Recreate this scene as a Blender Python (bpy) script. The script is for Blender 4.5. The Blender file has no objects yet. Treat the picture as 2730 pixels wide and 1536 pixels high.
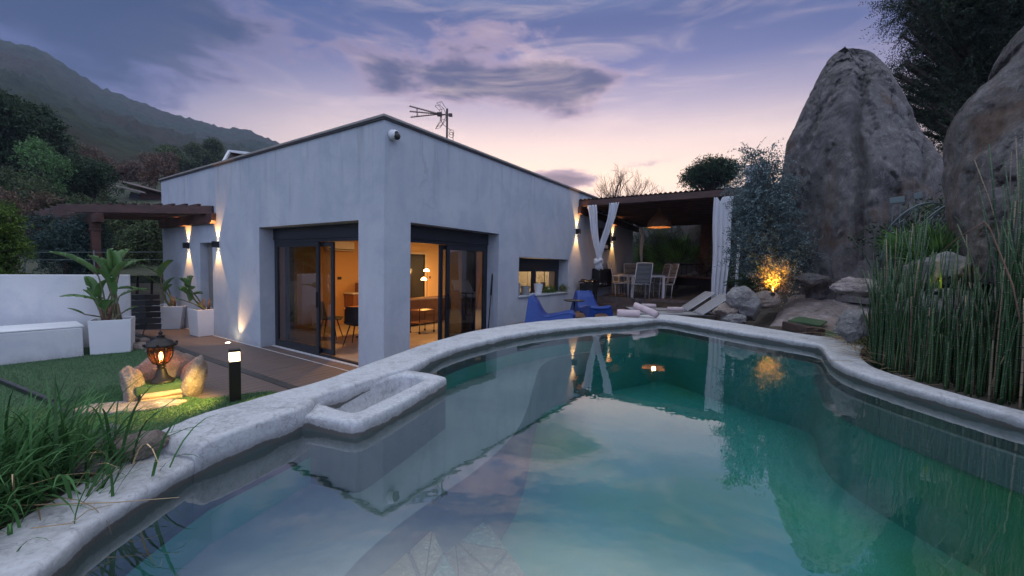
import bpy, bmesh, math, random
import numpy as np
from mathutils import Vector, Matrix, noise

# ------------------------------------------------------------------ camera
scene = bpy.context.scene
R_RIGHT = Vector((0.99979567, 0.00107991, 0.02018557))
R_DOWN = Vector((0.02021444, -0.05341176, -0.99836795))
R_FWD = Vector((0.0, 0.99857199, -0.05342267))
EYE = Vector((0, 0, 1.82))
cam_data = bpy.data.cameras.new('camera')
cam_data.sensor_width = 36
cam_data.lens = 36 * 1091.19 / 2730
cam_data.clip_start = 0.05
cam_data.clip_end = 4000
cam = bpy.data.objects.new('camera', cam_data)
scene.collection.objects.link(cam)
up = -R_DOWN
cam.matrix_world = Matrix(((R_RIGHT.x, up.x, -R_FWD.x, EYE.x), (R_RIGHT.y, up.y, -R_FWD.y, EYE.y),
                           (R_RIGHT.z, up.z, -R_FWD.z, EYE.z), (0, 0, 0, 1)))
scene.camera = cam

# ------------------------------------------------------------------ node helper
class N:
    def __init__(s, tree):
        s.t = tree; s.n = tree.nodes; s.l = tree.links
    def new(s, typ, **k):
        nd = s.n.new(typ)
        for a, b in k.items():
            setattr(nd, a, b)
        return nd
    def put(s, inp, v):
        if isinstance(v, bpy.types.NodeSocket):
            s.l.new(v, inp)
        elif v is not None:
            if hasattr(inp, 'default_value'):
                try:
                    inp.default_value = v
                except Exception:
                    inp.default_value = (*v, 1)
    def math(s, op, a, b=None, c=None, clamp=False):
        nd = s.new('ShaderNodeMath', operation=op, use_clamp=clamp)
        s.put(nd.inputs[0], a)
        if b is not None: s.put(nd.inputs[1], b)
        if c is not None: s.put(nd.inputs[2], c)
        return nd.outputs[0]
    def smooth(s, v, a, b, lo=0.0, hi=1.0):
        nd = s.new('ShaderNodeMapRange', interpolation_type='SMOOTHSTEP')
        s.put(nd.inputs[0], v)
        for i, x in enumerate((a, b, lo, hi)): nd.inputs[i + 1].default_value = x
        return nd.outputs[0]
    def mix(s, f, a, b, mode='MIX'):
        nd = s.new('ShaderNodeMix', data_type='RGBA', blend_type=mode)
        s.put(nd.inputs[0], f); s.put(nd.inputs[6], a); s.put(nd.inputs[7], b)
        return nd.outputs[2]
    def ramp(s, f, stops, interp='LINEAR'):
        nd = s.new('ShaderNodeValToRGB')
        nd.color_ramp.interpolation = interp
        while len(nd.color_ramp.elements) < len(stops): nd.color_ramp.elements.new(0.5)
        for e, (p, c) in zip(nd.color_ramp.elements, stops):
            e.position = p; e.color = (*c, 1) if len(c) == 3 else c
        s.put(nd.inputs[0], f)
        return nd.outputs[0]
    def noise(s, vec, scale, detail=5, rough=0.55, dist=0.0):
        nd = s.new('ShaderNodeTexNoise')
        s.put(nd.inputs['Vector'], vec)
        nd.inputs['Scale'].default_value = scale; nd.inputs['Detail'].default_value = detail
        nd.inputs['Roughness'].default_value = rough; nd.inputs['Distortion'].default_value = dist
        return nd.outputs['Fac']

# ------------------------------------------------------------------ dusk sky
world = bpy.data.worlds.new('World')
scene.world = world
world.use_nodes = True
w = N(world.node_tree)
w.n.clear()
tc = w.new('ShaderNodeTexCoord')
sep = w.new('ShaderNodeSeparateXYZ'); w.l.new(tc.outputs['Generated'], sep.inputs[0])
dx, dy, dz = sep.outputs
az = w.math('ARCTAN2', dx, dy)
el = w.math('ARCSINE', w.math('MAXIMUM', w.math('MINIMUM', dz, 1.0), -1.0))
elp = w.math('MAXIMUM', el, 0.0)
eln = w.math('DIVIDE', elp, 1.5708)
cosz = w.math('COSINE', w.math('SUBTRACT', az, 0.11))
glow = w.smooth(w.math('SUBTRACT', cosz, w.math('MULTIPLY', elp, 0.40)), 0.46, 0.90)
SUNC = [(0.0, (0.46, 0.37, 0.42)), (0.08, (0.80, 0.58, 0.47)), (0.13, (0.98, 0.71, 0.53)), (0.18, (0.80, 0.60, 0.53)),
        (0.225, (0.42, 0.34, 0.42)), (0.275, (0.15, 0.15, 0.30)), (0.33, (0.062, 0.080, 0.205)), (0.358, (0.09, 0.115, 0.24)), (0.395, (0.34, 0.38, 0.48)), (0.46, (0.62, 0.67, 0.76)), (1.0, (0.78, 0.84, 0.95))]
AWAY = [(0.0, (0.20, 0.18, 0.30)), (0.12, (0.15, 0.15, 0.30)), (0.19, (0.055, 0.085, 0.23)), (0.28, (0.006, 0.038, 0.145)),
        (0.345, (0.03, 0.065, 0.18)), (0.395, (0.28, 0.33, 0.44)), (0.46, (0.62, 0.67, 0.76)), (1.0, (0.78, 0.84, 0.95))]
BACK = [(0.0, (0.32, 0.38, 0.63)), (0.15, (0.39, 0.47, 0.78)), (0.35, (0.48, 0.56, 0.84)), (0.6, (0.62, 0.70, 0.86)), (1.0, (0.78, 0.84, 0.95))]
c_s, c_a, c_b = w.ramp(eln, SUNC), w.ramp(eln, AWAY), w.ramp(eln, BACK)
back = w.smooth(w.math('COSINE', az), 0.25, -0.75)
base = w.mix(back, w.mix(glow, c_a, c_s), c_b)
# clouds, laid on a flat layer overhead
den = w.math('ADD', w.math('MAXIMUM', dz, 0.0), 0.13)
cmb = w.new('ShaderNodeCombineXYZ')
w.put(cmb.inputs[0], w.math('DIVIDE', dx, den)); w.put(cmb.inputs[1], w.math('MULTIPLY', w.math('DIVIDE', dy, den), 1.5)); cmb.inputs[2].default_value = 3.7
cmb3 = w.new('ShaderNodeCombineXYZ'); w.put(cmb3.inputs[0], w.math('MULTIPLY', az, 1.55)); w.put(cmb3.inputs[1], w.math('MULTIPLY', el, 3.6)); cmb3.inputs[2].default_value = 1.9
n1 = w.math('ADD', w.math('MULTIPLY', w.noise(cmb3.outputs[0], 3.6, 13, 0.62, 0.3), 0.72), w.math('MULTIPLY', w.noise(cmb.outputs[0], 2.9, 10, 0.60, 0.25), 0.28))
n2 = w.noise(cmb.outputs[0], 0.55, 4, 0.5, 0.2)
def gauss(a0, e0, sa, se):
    a = w.math('DIVIDE', w.math('SUBTRACT', az, a0), sa); e = w.math('DIVIDE', w.math('SUBTRACT', el, e0), se)
    r = w.math('ADD', w.math('MULTIPLY', a, a), w.math('MULTIPLY', e, e))
    return w.math('EXPONENT', w.math('MULTIPLY', r, -1.0))
bias = None
for g, k in ((gauss(-0.07, 0.405, 0.24, 0.045), 0.30), (gauss(-0.10, 0.50, 0.13, 0.06), 0.22), (gauss(0.13, 0.42, 0.16, 0.035), 0.20), (gauss(0.13, 0.355, 0.10, 0.03), 0.10), (gauss(-0.80, 0.40, 0.30, 0.15), 0.34),
             (gauss(-0.30, 0.39, 0.10, 0.05), 0.10), (gauss(-0.42, 0.29, 0.16, 0.07), -0.12), (gauss(0.12, 0.20, 0.07, 0.03), 0.24), (gauss(0.27, 0.235, 0.08, 0.014), 0.16), (gauss(0.15, 0.135, 0.5, 0.04), 0.16)):
    t_ = w.math('MULTIPLY', g, k)
    bias = t_ if bias is None else w.math('ADD', bias, t_)
cs = w.math('ADD', w.math('ADD', w.math('MULTIPLY', n1, 0.75), w.math('MULTIPLY', n2, 0.25)), bias)
mask = w.smooth(cs, 0.59, 0.69)
core = w.smooth(cs, 0.63, 0.78)
pinkc = w.mix(glow, (0.06, 0.08, 0.20, 1), (0.36, 0.26, 0.34, 1))
darkc = w.mix(glow, (0.012, 0.030, 0.095, 1), (0.052, 0.055, 0.125, 1))
cloudc = w.mix(core, pinkc, darkc)
sky = w.mix(w.math('MULTIPLY', mask, 0.92), base, cloudc)
# thin lit streaks
cmb2 = w.new('ShaderNodeCombineXYZ')
w.put(cmb2.inputs[0], w.math('MULTIPLY', az, 2.0)); w.put(cmb2.inputs[1], w.math('MULTIPLY', el, 11.0)); 
n3 = w.noise(cmb2.outputs[0], 1.6, 5, 0.6, 0.9)
sky = w.mix(w.math('MULTIPLY', w.smooth(n3, 0.45, 0.75), w.math('MULTIPLY', glow, 0.28)), sky, (0.95, 0.70, 0.60, 1))
low = w.smooth(el, 0.0, -0.12)
sky = w.mix(low, sky, (0.05, 0.055, 0.07, 1))
nish = w.new('ShaderNodeTexSky', sky_type='NISHITA')
nish.sun_disc = False
nish.sun_elevation = math.radians(1.0)
nish.sun_rotation = math.radians(6.0)
bg = w.new('ShaderNodeBackground'); w.l.new(sky, bg.inputs[0]); bg.inputs[1].default_value = 0.88
bg2 = w.new('ShaderNodeBackground'); w.l.new(nish.outputs[0], bg2.inputs[0]); bg2.inputs[1].default_value = 0.02
ad = w.new('ShaderNodeAddShader'); w.l.new(bg.outputs[0], ad.inputs[0]); w.l.new(bg2.outputs[0], ad.inputs[1])
wo = w.new('ShaderNodeOutputWorld'); w.l.new(ad.outputs[0], wo.inputs[0])

# the last of the sunset: a faint soft sun low behind the house
sl = bpy.data.lights.new('sun', 'SUN'); sl.energy = 0.12; sl.angle = math.radians(12); sl.color = (1.0, 0.72, 0.6)
sun = bpy.data.objects.new('sun', sl); scene.collection.objects.link(sun)
sdir = Vector((math.sin(math.radians(6)), math.cos(math.radians(6)), math.tan(math.radians(3)))).normalized()
sun.rotation_euler = sdir.to_track_quat('Z', 'Y').to_euler()
sun.location = (0, 0, 30)

scene.view_settings.view_transform = 'Standard'
scene.view_settings.look = 'None'
scene.view_settings.exposure = 0.88
scene.view_settings.gamma = 1.0
scene.render.engine = 'CYCLES'
scene.cycles.max_bounces = 8
scene.cycles.transparent_max_bounces = 24
scene.cycles.diffuse_bounces = 3
scene.cycles.glossy_bounces = 4
scene.cycles.caustics_reflective = False
scene.cycles.caustics_refractive = False
scene.cycles.sample_clamp_indirect = 4.0
scene.cycles.use_denoising = True

# ------------------------------------------------------------------ survey helpers: sight lines of the photograph turned into places
PF, PCX, PCY = 1091.19, 1365.0, 768.0
def sight(x, y):
    d = R_RIGHT * ((x - PCX) / PF) + R_DOWN * ((y - PCY) / PF) + R_FWD
    return d / math.hypot(d.x, d.y)
def pt(x, y, h):                 # point seen at (x, y) that stands h metres away
    return EYE + sight(x, y) * h
def gr(x, y, z=0.0):             # point seen at (x, y) on the level z
    d = sight(x, y)
    return EYE + d * ((z - EYE.z) / d.z)
AZ = math.radians(33.884)
NR = Vector((math.sin(AZ), math.cos(AZ), 0)); NL = Vector((-math.cos(AZ), math.sin(AZ), 0))
CORNER = Vector((-1.985, 6.331, 0))
HROT = math.atan2(NR.y, NR.x)
def hl(x, y, z=0.0):             # house axes: x along the pool front, y along the deck front
    return CORNER + NR * x + NL * y + Vector((0, 0, z))

# ------------------------------------------------------------------ objects
COL = scene.collection
PM = {}
def thing(name, label, cat, loc=(0, 0, 0), rz=0.0, group=None):
    o = bpy.data.objects.new(name, None); COL.objects.link(o)
    o.empty_display_size = 0.2
    o.location = loc; o.rotation_euler = (0, 0, rz)
    o['label'] = label; o['category'] = cat
    if group: o['group'] = group
    PM[o.name] = Matrix.Translation(Vector(loc)) @ Matrix.Rotation(rz, 4, 'Z')
    return o
def tag(o, label, cat, group=None, kind=None):
    if label: o['label'] = label
    if cat: o['category'] = cat
    if group: o['group'] = group
    if kind: o['kind'] = kind
    return o
def copy_tree(o, parent=None):
    c = o.copy(); COL.objects.link(c)
    if parent: c.parent = parent
    for ch in list(o.children): copy_tree(ch, c)
    return c
def place(o, loc, rz, label=None, group=None):
    o.location = loc; o.rotation_euler = (0, 0, rz)
    if label: o['label'] = label
    if group: o['group'] = group
    PM[o.name] = Matrix.Translation(Vector(loc)) @ Matrix.Rotation(rz, 4, 'Z')
    return o

class MB:
    def __init__(s): s.v = []; s.f = []; s.mi = []; s.cur = 0
    def add(s, vs, fs):
        b = len(s.v); s.v += [tuple(v) for v in vs]
        for f in fs: s.f.append(tuple(i + b for i in f)); s.mi.append(s.cur)
        return s
    def box(s, c, size, rot=None, taper=1.0):
        x, y, z = (a / 2 for a in size); vs = []
        for sz in (-1, 1):
            k = taper if sz < 0 else 1.0
            for sx, sy in ((-1, -1), (1, -1), (1, 1), (-1, 1)): vs.append(Vector((sx * x * k, sy * y * k, sz * z)))
        if rot is not None: vs = [rot @ v for v in vs]
        c = Vector(c)
        return s.add([v + c for v in vs], [(3, 2, 1, 0), (4, 5, 6, 7), (0, 1, 5, 4), (1, 2, 6, 5), (2, 3, 7, 6), (3, 0, 4, 7)])
    def beam(s, a, b, w_, h_, upv=(0, 0, 1)):
        a, b = Vector(a), Vector(b); d = (b - a); L = d.length; d.normalize()
        u = Vector(upv); side = d.cross(u)
        if side.length < 1e-4: side = d.cross(Vector((1, 0, 0)))
        side.normalize(); u = side.cross(d)
        m = Matrix((d, side, u)).transposed()
        return s.box((a + b) / 2, (L, w_, h_), m)
    def tube(s, pts, r, n=8, cap=True, flat=1.0):
        pts = [Vector(p) for p in pts]
        rs = r if hasattr(r, '__len__') else [r] * len(pts)
        vs, fs = [], []
        prev = None
        for i, p in enumerate(pts):
            t = (pts[min(i + 1, len(pts) - 1)] - pts[max(i - 1, 0)])
            if t.length < 1e-9: t = Vector((0, 0, 1))
            t.normalize()
            if prev is None:
                ref = Vector((0, 0, 1)) if abs(t.z) < 0.9 else Vector((1, 0, 0))
                u = t.cross(ref).normalized()
            else:
                u = (prev - t * prev.dot(t))
                u = u.normalized() if u.length > 1e-6 else t.orthogonal().normalized()
            prev = u; q = t.cross(u)
            for k in range(n):
                a = 2 * math.pi * k / n
                vs.append(p + u * math.cos(a) * rs[i] + q * math.sin(a) * rs[i] * flat)
        for i in range(len(pts) - 1):
            for k in range(n):
                a, b = i * n + k, i * n + (k + 1) % n
                fs.append((a, b, b + n, a + n))
        if cap:
            fs.append(tuple(range(n - 1, -1, -1))); o = (len(pts) - 1) * n
            fs.append(tuple(range(o, o + n)))
        return s.add(vs, fs)
    def lathe(s, prof, c=(0, 0, 0), n=24, close=False):
        c = Vector(c); vs, fs = [], []
        for r, z in prof:
            for k in range(n):
                a = 2 * math.pi * k / n
                vs.append(c + Vector((r * math.cos(a), r * math.sin(a), z)))
        m = len(prof)
        for i in range(m - 1 + (1 if close else 0)):
            j = (i + 1) % m
            for k in range(n):
                k2 = (k + 1) % n
                fs.append((i * n + k, i * n + k2, j * n + k2, j * n + k))
        return s.add(vs, fs)
    def prism(s, poly, z0, z1):
        n = len(poly); z0s = z0 if hasattr(z0, '__len__') else [z0] * n; z1s = z1 if hasattr(z1, '__len__') else [z1] * n
        vs = [(p[0], p[1], z0s[i]) for i, p in enumerate(poly)] + [(p[0], p[1], z1s[i]) for i, p in enumerate(poly)]
        fs = [tuple(range(n - 1, -1, -1)), tuple(range(n, 2 * n))]
        for i in range(n):
            j = (i + 1) % n; fs.append((i, j, j + n, i + n))
        return s.add(vs, fs)
    def grid(s, rows):
        m, n = len(rows), len(rows[0])
        vs = [v for r in rows for v in r]
        return s.add(vs, [(i * n + j, i * n + j + 1, (i + 1) * n + j + 1, (i + 1) * n + j) for i in range(m - 1) for j in range(n - 1)])
    def build(s, name, mats, parent=None, smooth=False, bevel=0.0, local=False, label=None, solid=0.0, seg=2, weld=False, recalc=True, subsurf=0):
        me = bpy.data.meshes.new(name)
        vs = s.v
        if parent is not None and not local:
            r = parent
            while r.parent: r = r.parent
            inv = PM[r.name].inverted()
            vs = [inv @ Vector(v) for v in vs]
        me.from_pydata([tuple(v) for v in vs], [], s.f)
        if not isinstance(mats, (list, tuple)): mats = [mats]
        for m in mats: me.materials.append(m)
        if len(mats) > 1: me.polygons.foreach_set('material_index', s.mi)
        if weld or recalc:
            bm = bmesh.new(); bm.from_mesh(me)
            if weld: bmesh.ops.remove_doubles(bm, verts=bm.verts, dist=1e-4)
            if recalc: bmesh.ops.recalc_face_normals(bm, faces=bm.faces)
            bm.to_mesh(me); bm.free()
        if smooth: me.polygons.foreach_set('use_smooth', [True] * len(me.polygons))
        me.update()
        o = bpy.data.objects.new(name, me); COL.objects.link(o)
        if parent is not None: o.parent = parent
        if solid:
            md = o.modifiers.new('thick', 'SOLIDIFY'); md.thickness = solid; md.offset = 0
        if subsurf:
            md = o.modifiers.new('sub', 'SUBSURF'); md.levels = md.render_levels = subsurf
        if bevel:
            md = o.modifiers.new('edge', 'BEVEL'); md.width = bevel; md.segments = seg; md.limit_method = 'ANGLE'; md.angle_limit = 0.6
            for p in me.polygons: p.use_smooth = True
            md2 = o.modifiers.new('wn', 'WEIGHTED_NORMAL')
        if label: o['label'] = label
        return o
def struct(o):
    o['kind'] = 'structure'; return o
def catmull(P, sub, closed=False):
    out = []; n = len(P)
    for i in range(n if closed else n - 1):
        def g(k): return P[k % n] if closed else P[max(0, min(n - 1, k))]
        p0, p1, p2, p3 = g(i - 1), g(i), g(i + 1), g(i + 2)
        for q in range(sub):
            t = q / sub
            out.append(tuple(0.5 * ((2 * b) + (-a + c) * t + (2 * a - 5 * b + 4 * c - d) * t * t + (-a + 3 * b - 3 * c + d) * t ** 3)
                             for a, b, c, d in zip(p0, p1, p2, p3)))
    if not closed: out.append(tuple(P[-1]))
    return out

# ------------------------------------------------------------------ materials
def mat(name, c1, c2=None, scale=4.0, rough=0.7, bump=0.0, bscale=None, stretch=(1, 1, 1), detail=6, lo=0.35, hi=0.65,
        metallic=0.0, c3=None, s3=1.0, trans=0.0, emis=None, estr=0.0, coord='Object', spec=0.5, bdist=0.02, island=None):
    m = bpy.data.materials.new(name); m.use_nodes = True
    k = N(m.node_tree); b = k.n['Principled BSDF']
    tcn = k.new('ShaderNodeTexCoord'); mp = k.new('ShaderNodeMapping'); mp.inputs['Scale'].default_value = stretch
    k.l.new(tcn.outputs[coord], mp.inputs[0]); v = mp.outputs[0]
    col = None
    if c2 is not None:
        nz = k.noise(v, scale, detail)
        col = k.ramp(nz, [(lo, c1), (hi, c2)])
        if c3 is not None:
            nz3 = k.noise(v, s3, 4)
            col = k.mix(k.smooth(nz3, 0.45, 0.65), col, (*c3, 1))
    if island is not None:
        gi = k.new('ShaderNodeNewGeometry')
        f = k.smooth(gi.outputs['Random Per Island'], 0, 1, island[0], island[1])
        hs = k.new('ShaderNodeHueSaturation'); k.put(hs.inputs['Value'], f)
        if col is None: hs.inputs['Color'].default_value = (*c1, 1)
        else: k.l.new(col, hs.inputs['Color'])
        col = hs.outputs[0]
    if col is None: b.inputs['Base Color'].default_value = (*c1, 1)
    else: k.l.new(col, b.inputs['Base Color'])
    b.inputs['Roughness'].default_value = rough; b.inputs['Metallic'].default_value = metallic
    b.inputs['Specular IOR Level'].default_value = spec
    if emis: b.inputs['Emission Color'].default_value = (*emis, 1); b.inputs['Emission Strength'].default_value = estr
    if bump:
        bn = k.new('ShaderNodeBump'); bn.inputs['Strength'].default_value = bump; bn.inputs['Distance'].default_value = bdist
        k.l.new(k.noise(v, bscale or scale * 3, 8, 0.6), bn.inputs['Height']); k.l.new(bn.outputs[0], b.inputs['Normal'])
    if trans:
        tr = k.new('ShaderNodeBsdfTranslucent'); mx = k.new('ShaderNodeMixShader'); mx.inputs[0].default_value = trans
        if col is None: tr.inputs[0].default_value = (*c1, 1)
        else: k.l.new(col, tr.inputs[0])
        k.l.new(b.outputs[0], mx.inputs[1]); k.l.new(tr.outputs[0], mx.inputs[2]); k.l.new(mx.outputs[0], k.n['Material Output'].inputs[0])
    return m

def two_sided_fresnel(k, ior):
    fr = k.new('ShaderNodeFresnel'); ge = k.new('ShaderNodeNewGeometry')
    k.l.new(k.math('ADD', k.math('MULTIPLY', ge.outputs['Backfacing'], 1.0 / ior - ior), ior), fr.inputs[0])
    return fr
def glass_mat(name, tint=(0.9, 0.93, 0.95), ior=1.5):
    m = bpy.data.materials.new(name); m.use_nodes = True
    k = N(m.node_tree); k.n.remove(k.n['Principled BSDF'])
    t = k.new('ShaderNodeBsdfTransparent'); t.inputs[0].default_value = (*tint, 1)
    g = k.new('ShaderNodeBsdfGlossy'); g.inputs['Roughness'].default_value = 0.0; g.inputs[0].default_value = (1, 1, 1, 1)
    fr = two_sided_fresnel(k, ior)
    mx = k.new('ShaderNodeMixShader'); k.l.new(fr.outputs[0], mx.inputs[0]); k.l.new(t.outputs[0], mx.inputs[1]); k.l.new(g.outputs[0], mx.inputs[2])
    k.l.new(mx.outputs[0], k.n['Material Output'].inputs[0])
    return m

def stucco_mat(name, c, streak, top=None):
    m = bpy.data.materials.new(name); m.use_nodes = True
    k = N(m.node_tree); b = k.n['Principled BSDF']
    tcn = k.new('ShaderNodeTexCoord'); o = tcn.outputs['Object']
    sp = k.new('ShaderNodeSeparateXYZ'); k.l.new(o, sp.inputs[0]); z = sp.outputs[2]
    mp = k.new('ShaderNodeMapping'); mp.inputs['Scale'].default_value = (1.5, 1.5, 0.6); k.l.new(o, mp.inputs[0])
    mp2 = k.new('ShaderNodeMapping'); mp2.inputs['Scale'].default_value = (6.0, 6.0, 0.35); k.l.new(o, mp2.inputs[0])
    a = k.noise(mp.outputs[0], 1.3, 7, 0.6)
    b2 = k.noise(o, 1.1, 10, 0.68, 0.4)
    b3 = k.noise(o, 26, 4, 0.6)
    c1 = k.mix(k.math('MULTIPLY', k.smooth(a, 0.40, 0.66), 0.6), (*c, 1), (*streak, 1))
    c1 = k.mix(k.math('MULTIPLY', k.smooth(b2, 0.42, 0.64), 0.72), c1, (c[0] * 0.76, c[1] * 0.80, c[2] * 0.86, 1))
    c1 = k.mix(k.math('MULTIPLY', k.smooth(b2, 0.42, 0.30), 0.5), c1, (min(.9, c[0] * 1.14), min(.9, c[1] * 1.13), min(.9, c[2] * 1.11), 1))
    c1 = k.mix(k.math('MULTIPLY', b3, 0.14), c1, (0.25, 0.26, 0.28, 1))
    if top:
        dr = k.math('MULTIPLY', k.smooth(k.noise(mp2.outputs[0], 1.0, 6, 0.65), 0.50, 0.72), k.smooth(k.math('ADD', z, k.math('MULTIPLY', b2, 1.2)), top - 1.0, top + 0.5))
        c1 = k.mix(k.math('MULTIPLY', dr, 0.55), c1, (0.27, 0.28, 0.30, 1))
    sd = k.smooth(k.math('ADD', z, k.math('MULTIPLY', k.noise(o, 4, 6, 0.7), 0.5)), 0.46, 0.16)
    c1 = k.mix(k.math('MULTIPLY', sd, 0.45), c1, (0.22, 0.20, 0.18, 1))
    vo = k.new('ShaderNodeTexVoronoi', feature='DISTANCE_TO_EDGE'); vo.inputs['Scale'].default_value = 0.55
    mv = k.new('ShaderNodeMix', data_type='VECTOR'); mv.inputs[0].default_value = 0.35
    nn = k.new('ShaderNodeTexNoise'); nn.inputs['Scale'].default_value = 1.6; nn.inputs['Detail'].default_value = 6; k.l.new(o, nn.inputs['Vector'])
    k.l.new(o, mv.inputs[4]); k.l.new(nn.outputs['Color'], mv.inputs[5]); k.l.new(mv.outputs[1], vo.inputs['Vector'])
    crk = k.math('MULTIPLY', k.smooth(vo.outputs['Distance'], 0.006, 0.0), k.smooth(k.noise(o, .7, 3), 0.52, 0.6))
    c1 = k.mix(k.math('MULTIPLY', crk, 0.25), c1, (0.2, 0.2, 0.21, 1))
    k.l.new(c1, b.inputs['Base Color']); b.inputs['Roughness'].default_value = 0.9; b.inputs['Specular IOR Level'].default_value = 0.25
    bn = k.new('ShaderNodeBump'); bn.inputs['Strength'].default_value = 0.5; bn.inputs['Distance'].default_value = 0.014
    h = k.math('ADD', k.noise(o, 4, 8, 0.65), k.math('MULTIPLY', k.noise(o, 60, 5, 0.7), 0.30))
    k.l.new(h, bn.inputs['Height']); k.l.new(bn.outputs[0], b.inputs['Normal'])
    return m

def coping_mat(damp=True):
    m = bpy.data.materials.new('pool_stone' if damp else 'basin_stone'); m.use_nodes = True
    k = N(m.node_tree); b = k.n['Principled BSDF']
    tcn = k.new('ShaderNodeTexCoord'); o = tcn.outputs['Object']
    sp = k.new('ShaderNodeSeparateXYZ'); k.l.new(o, sp.inputs[0])
    n_a = k.noise(o, 2.2, 8, 0.62, 0.3); n_b = k.noise(o, 22, 12, 0.78, 1.0); n_c = k.noise(o, 60, 4, 0.6)
    c = k.ramp(n_a, [(0.35, (0.34, 0.345, 0.355)), (0.5, (0.50, 0.505, 0.515)), (0.66, (0.40, 0.40, 0.405))])
    c = k.mix(k.math('MULTIPLY', k.smooth(n_b, 0.46, 0.58), 0.7), c, (0.57, 0.575, 0.59, 1))
    c = k.mix(k.smooth(n_b, 0.46, 0.30), c, (0.19, 0.19, 0.195, 1))
    c = k.mix(k.math('MULTIPLY', k.smooth(n_c, 0.5, 0.7), 0.35), c, (0.30, 0.30, 0.30, 1))
    vo = k.new('ShaderNodeTexVoronoi', feature='DISTANCE_TO_EDGE'); vo.inputs['Scale'].default_value = 8.0
    mv = k.new('ShaderNodeMix', data_type='VECTOR'); mv.inputs[0].default_value = 0.30
    nn = k.new('ShaderNodeTexNoise'); nn.inputs['Scale'].default_value = 7; nn.inputs['Detail'].default_value = 8; k.l.new(o, nn.inputs['Vector'])
    k.l.new(o, mv.inputs[4]); k.l.new(nn.outputs['Color'], mv.inputs[5]); k.l.new(mv.outputs[1], vo.inputs['Vector'])
    crk = k.math('MULTIPLY', k.smooth(vo.outputs['Distance'], 0.035, 0.0), k.smooth(k.noise(o, 2.0, 4), 0.42, 0.58))
    c = k.mix(k.math('MULTIPLY', crk, 0.55), c, (0.20, 0.20, 0.205, 1))
    c = k.mix(k.math('MULTIPLY', k.smooth(k.noise(o, 1.3, 8, 0.7), 0.55, 0.66), 0.45), c, (0.24, 0.235, 0.22, 1))
    # damp line and grime above the water
    wv = k.math('ADD', sp.outputs[2], k.math('MULTIPLY', k.math('SUBTRACT', k.noise(o, 3.5, 6, 0.65), 0.5), 0.09))
    if damp:
        c = k.mix(k.math('MULTIPLY', k.smooth(wv, 1.005, 0.975), 0.45), c, (0.20, 0.19, 0.18, 1))
        c = k.mix(k.smooth(wv, 0.972, 0.962), c, (0.115, 0.105, 0.095, 1))
        c = k.mix(k.smooth(wv, 0.955, 0.925), c, (0.10, 0.135, 0.13, 1))
    k.l.new(c, b.inputs['Base Color']); b.inputs['Roughness'].default_value = 0.72
    h = k.math('ADD', k.math('MULTIPLY', n_b, 1.0), k.math('MULTIPLY', n_c, 0.5))
    bn = k.new('ShaderNodeBump'); bn.inputs['Strength'].default_value = 0.6; bn.inputs['Distance'].default_value = 0.006
    k.l.new(h, bn.inputs['Height']); k.l.new(bn.outputs[0], b.inputs['Normal'])
    return m

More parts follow.
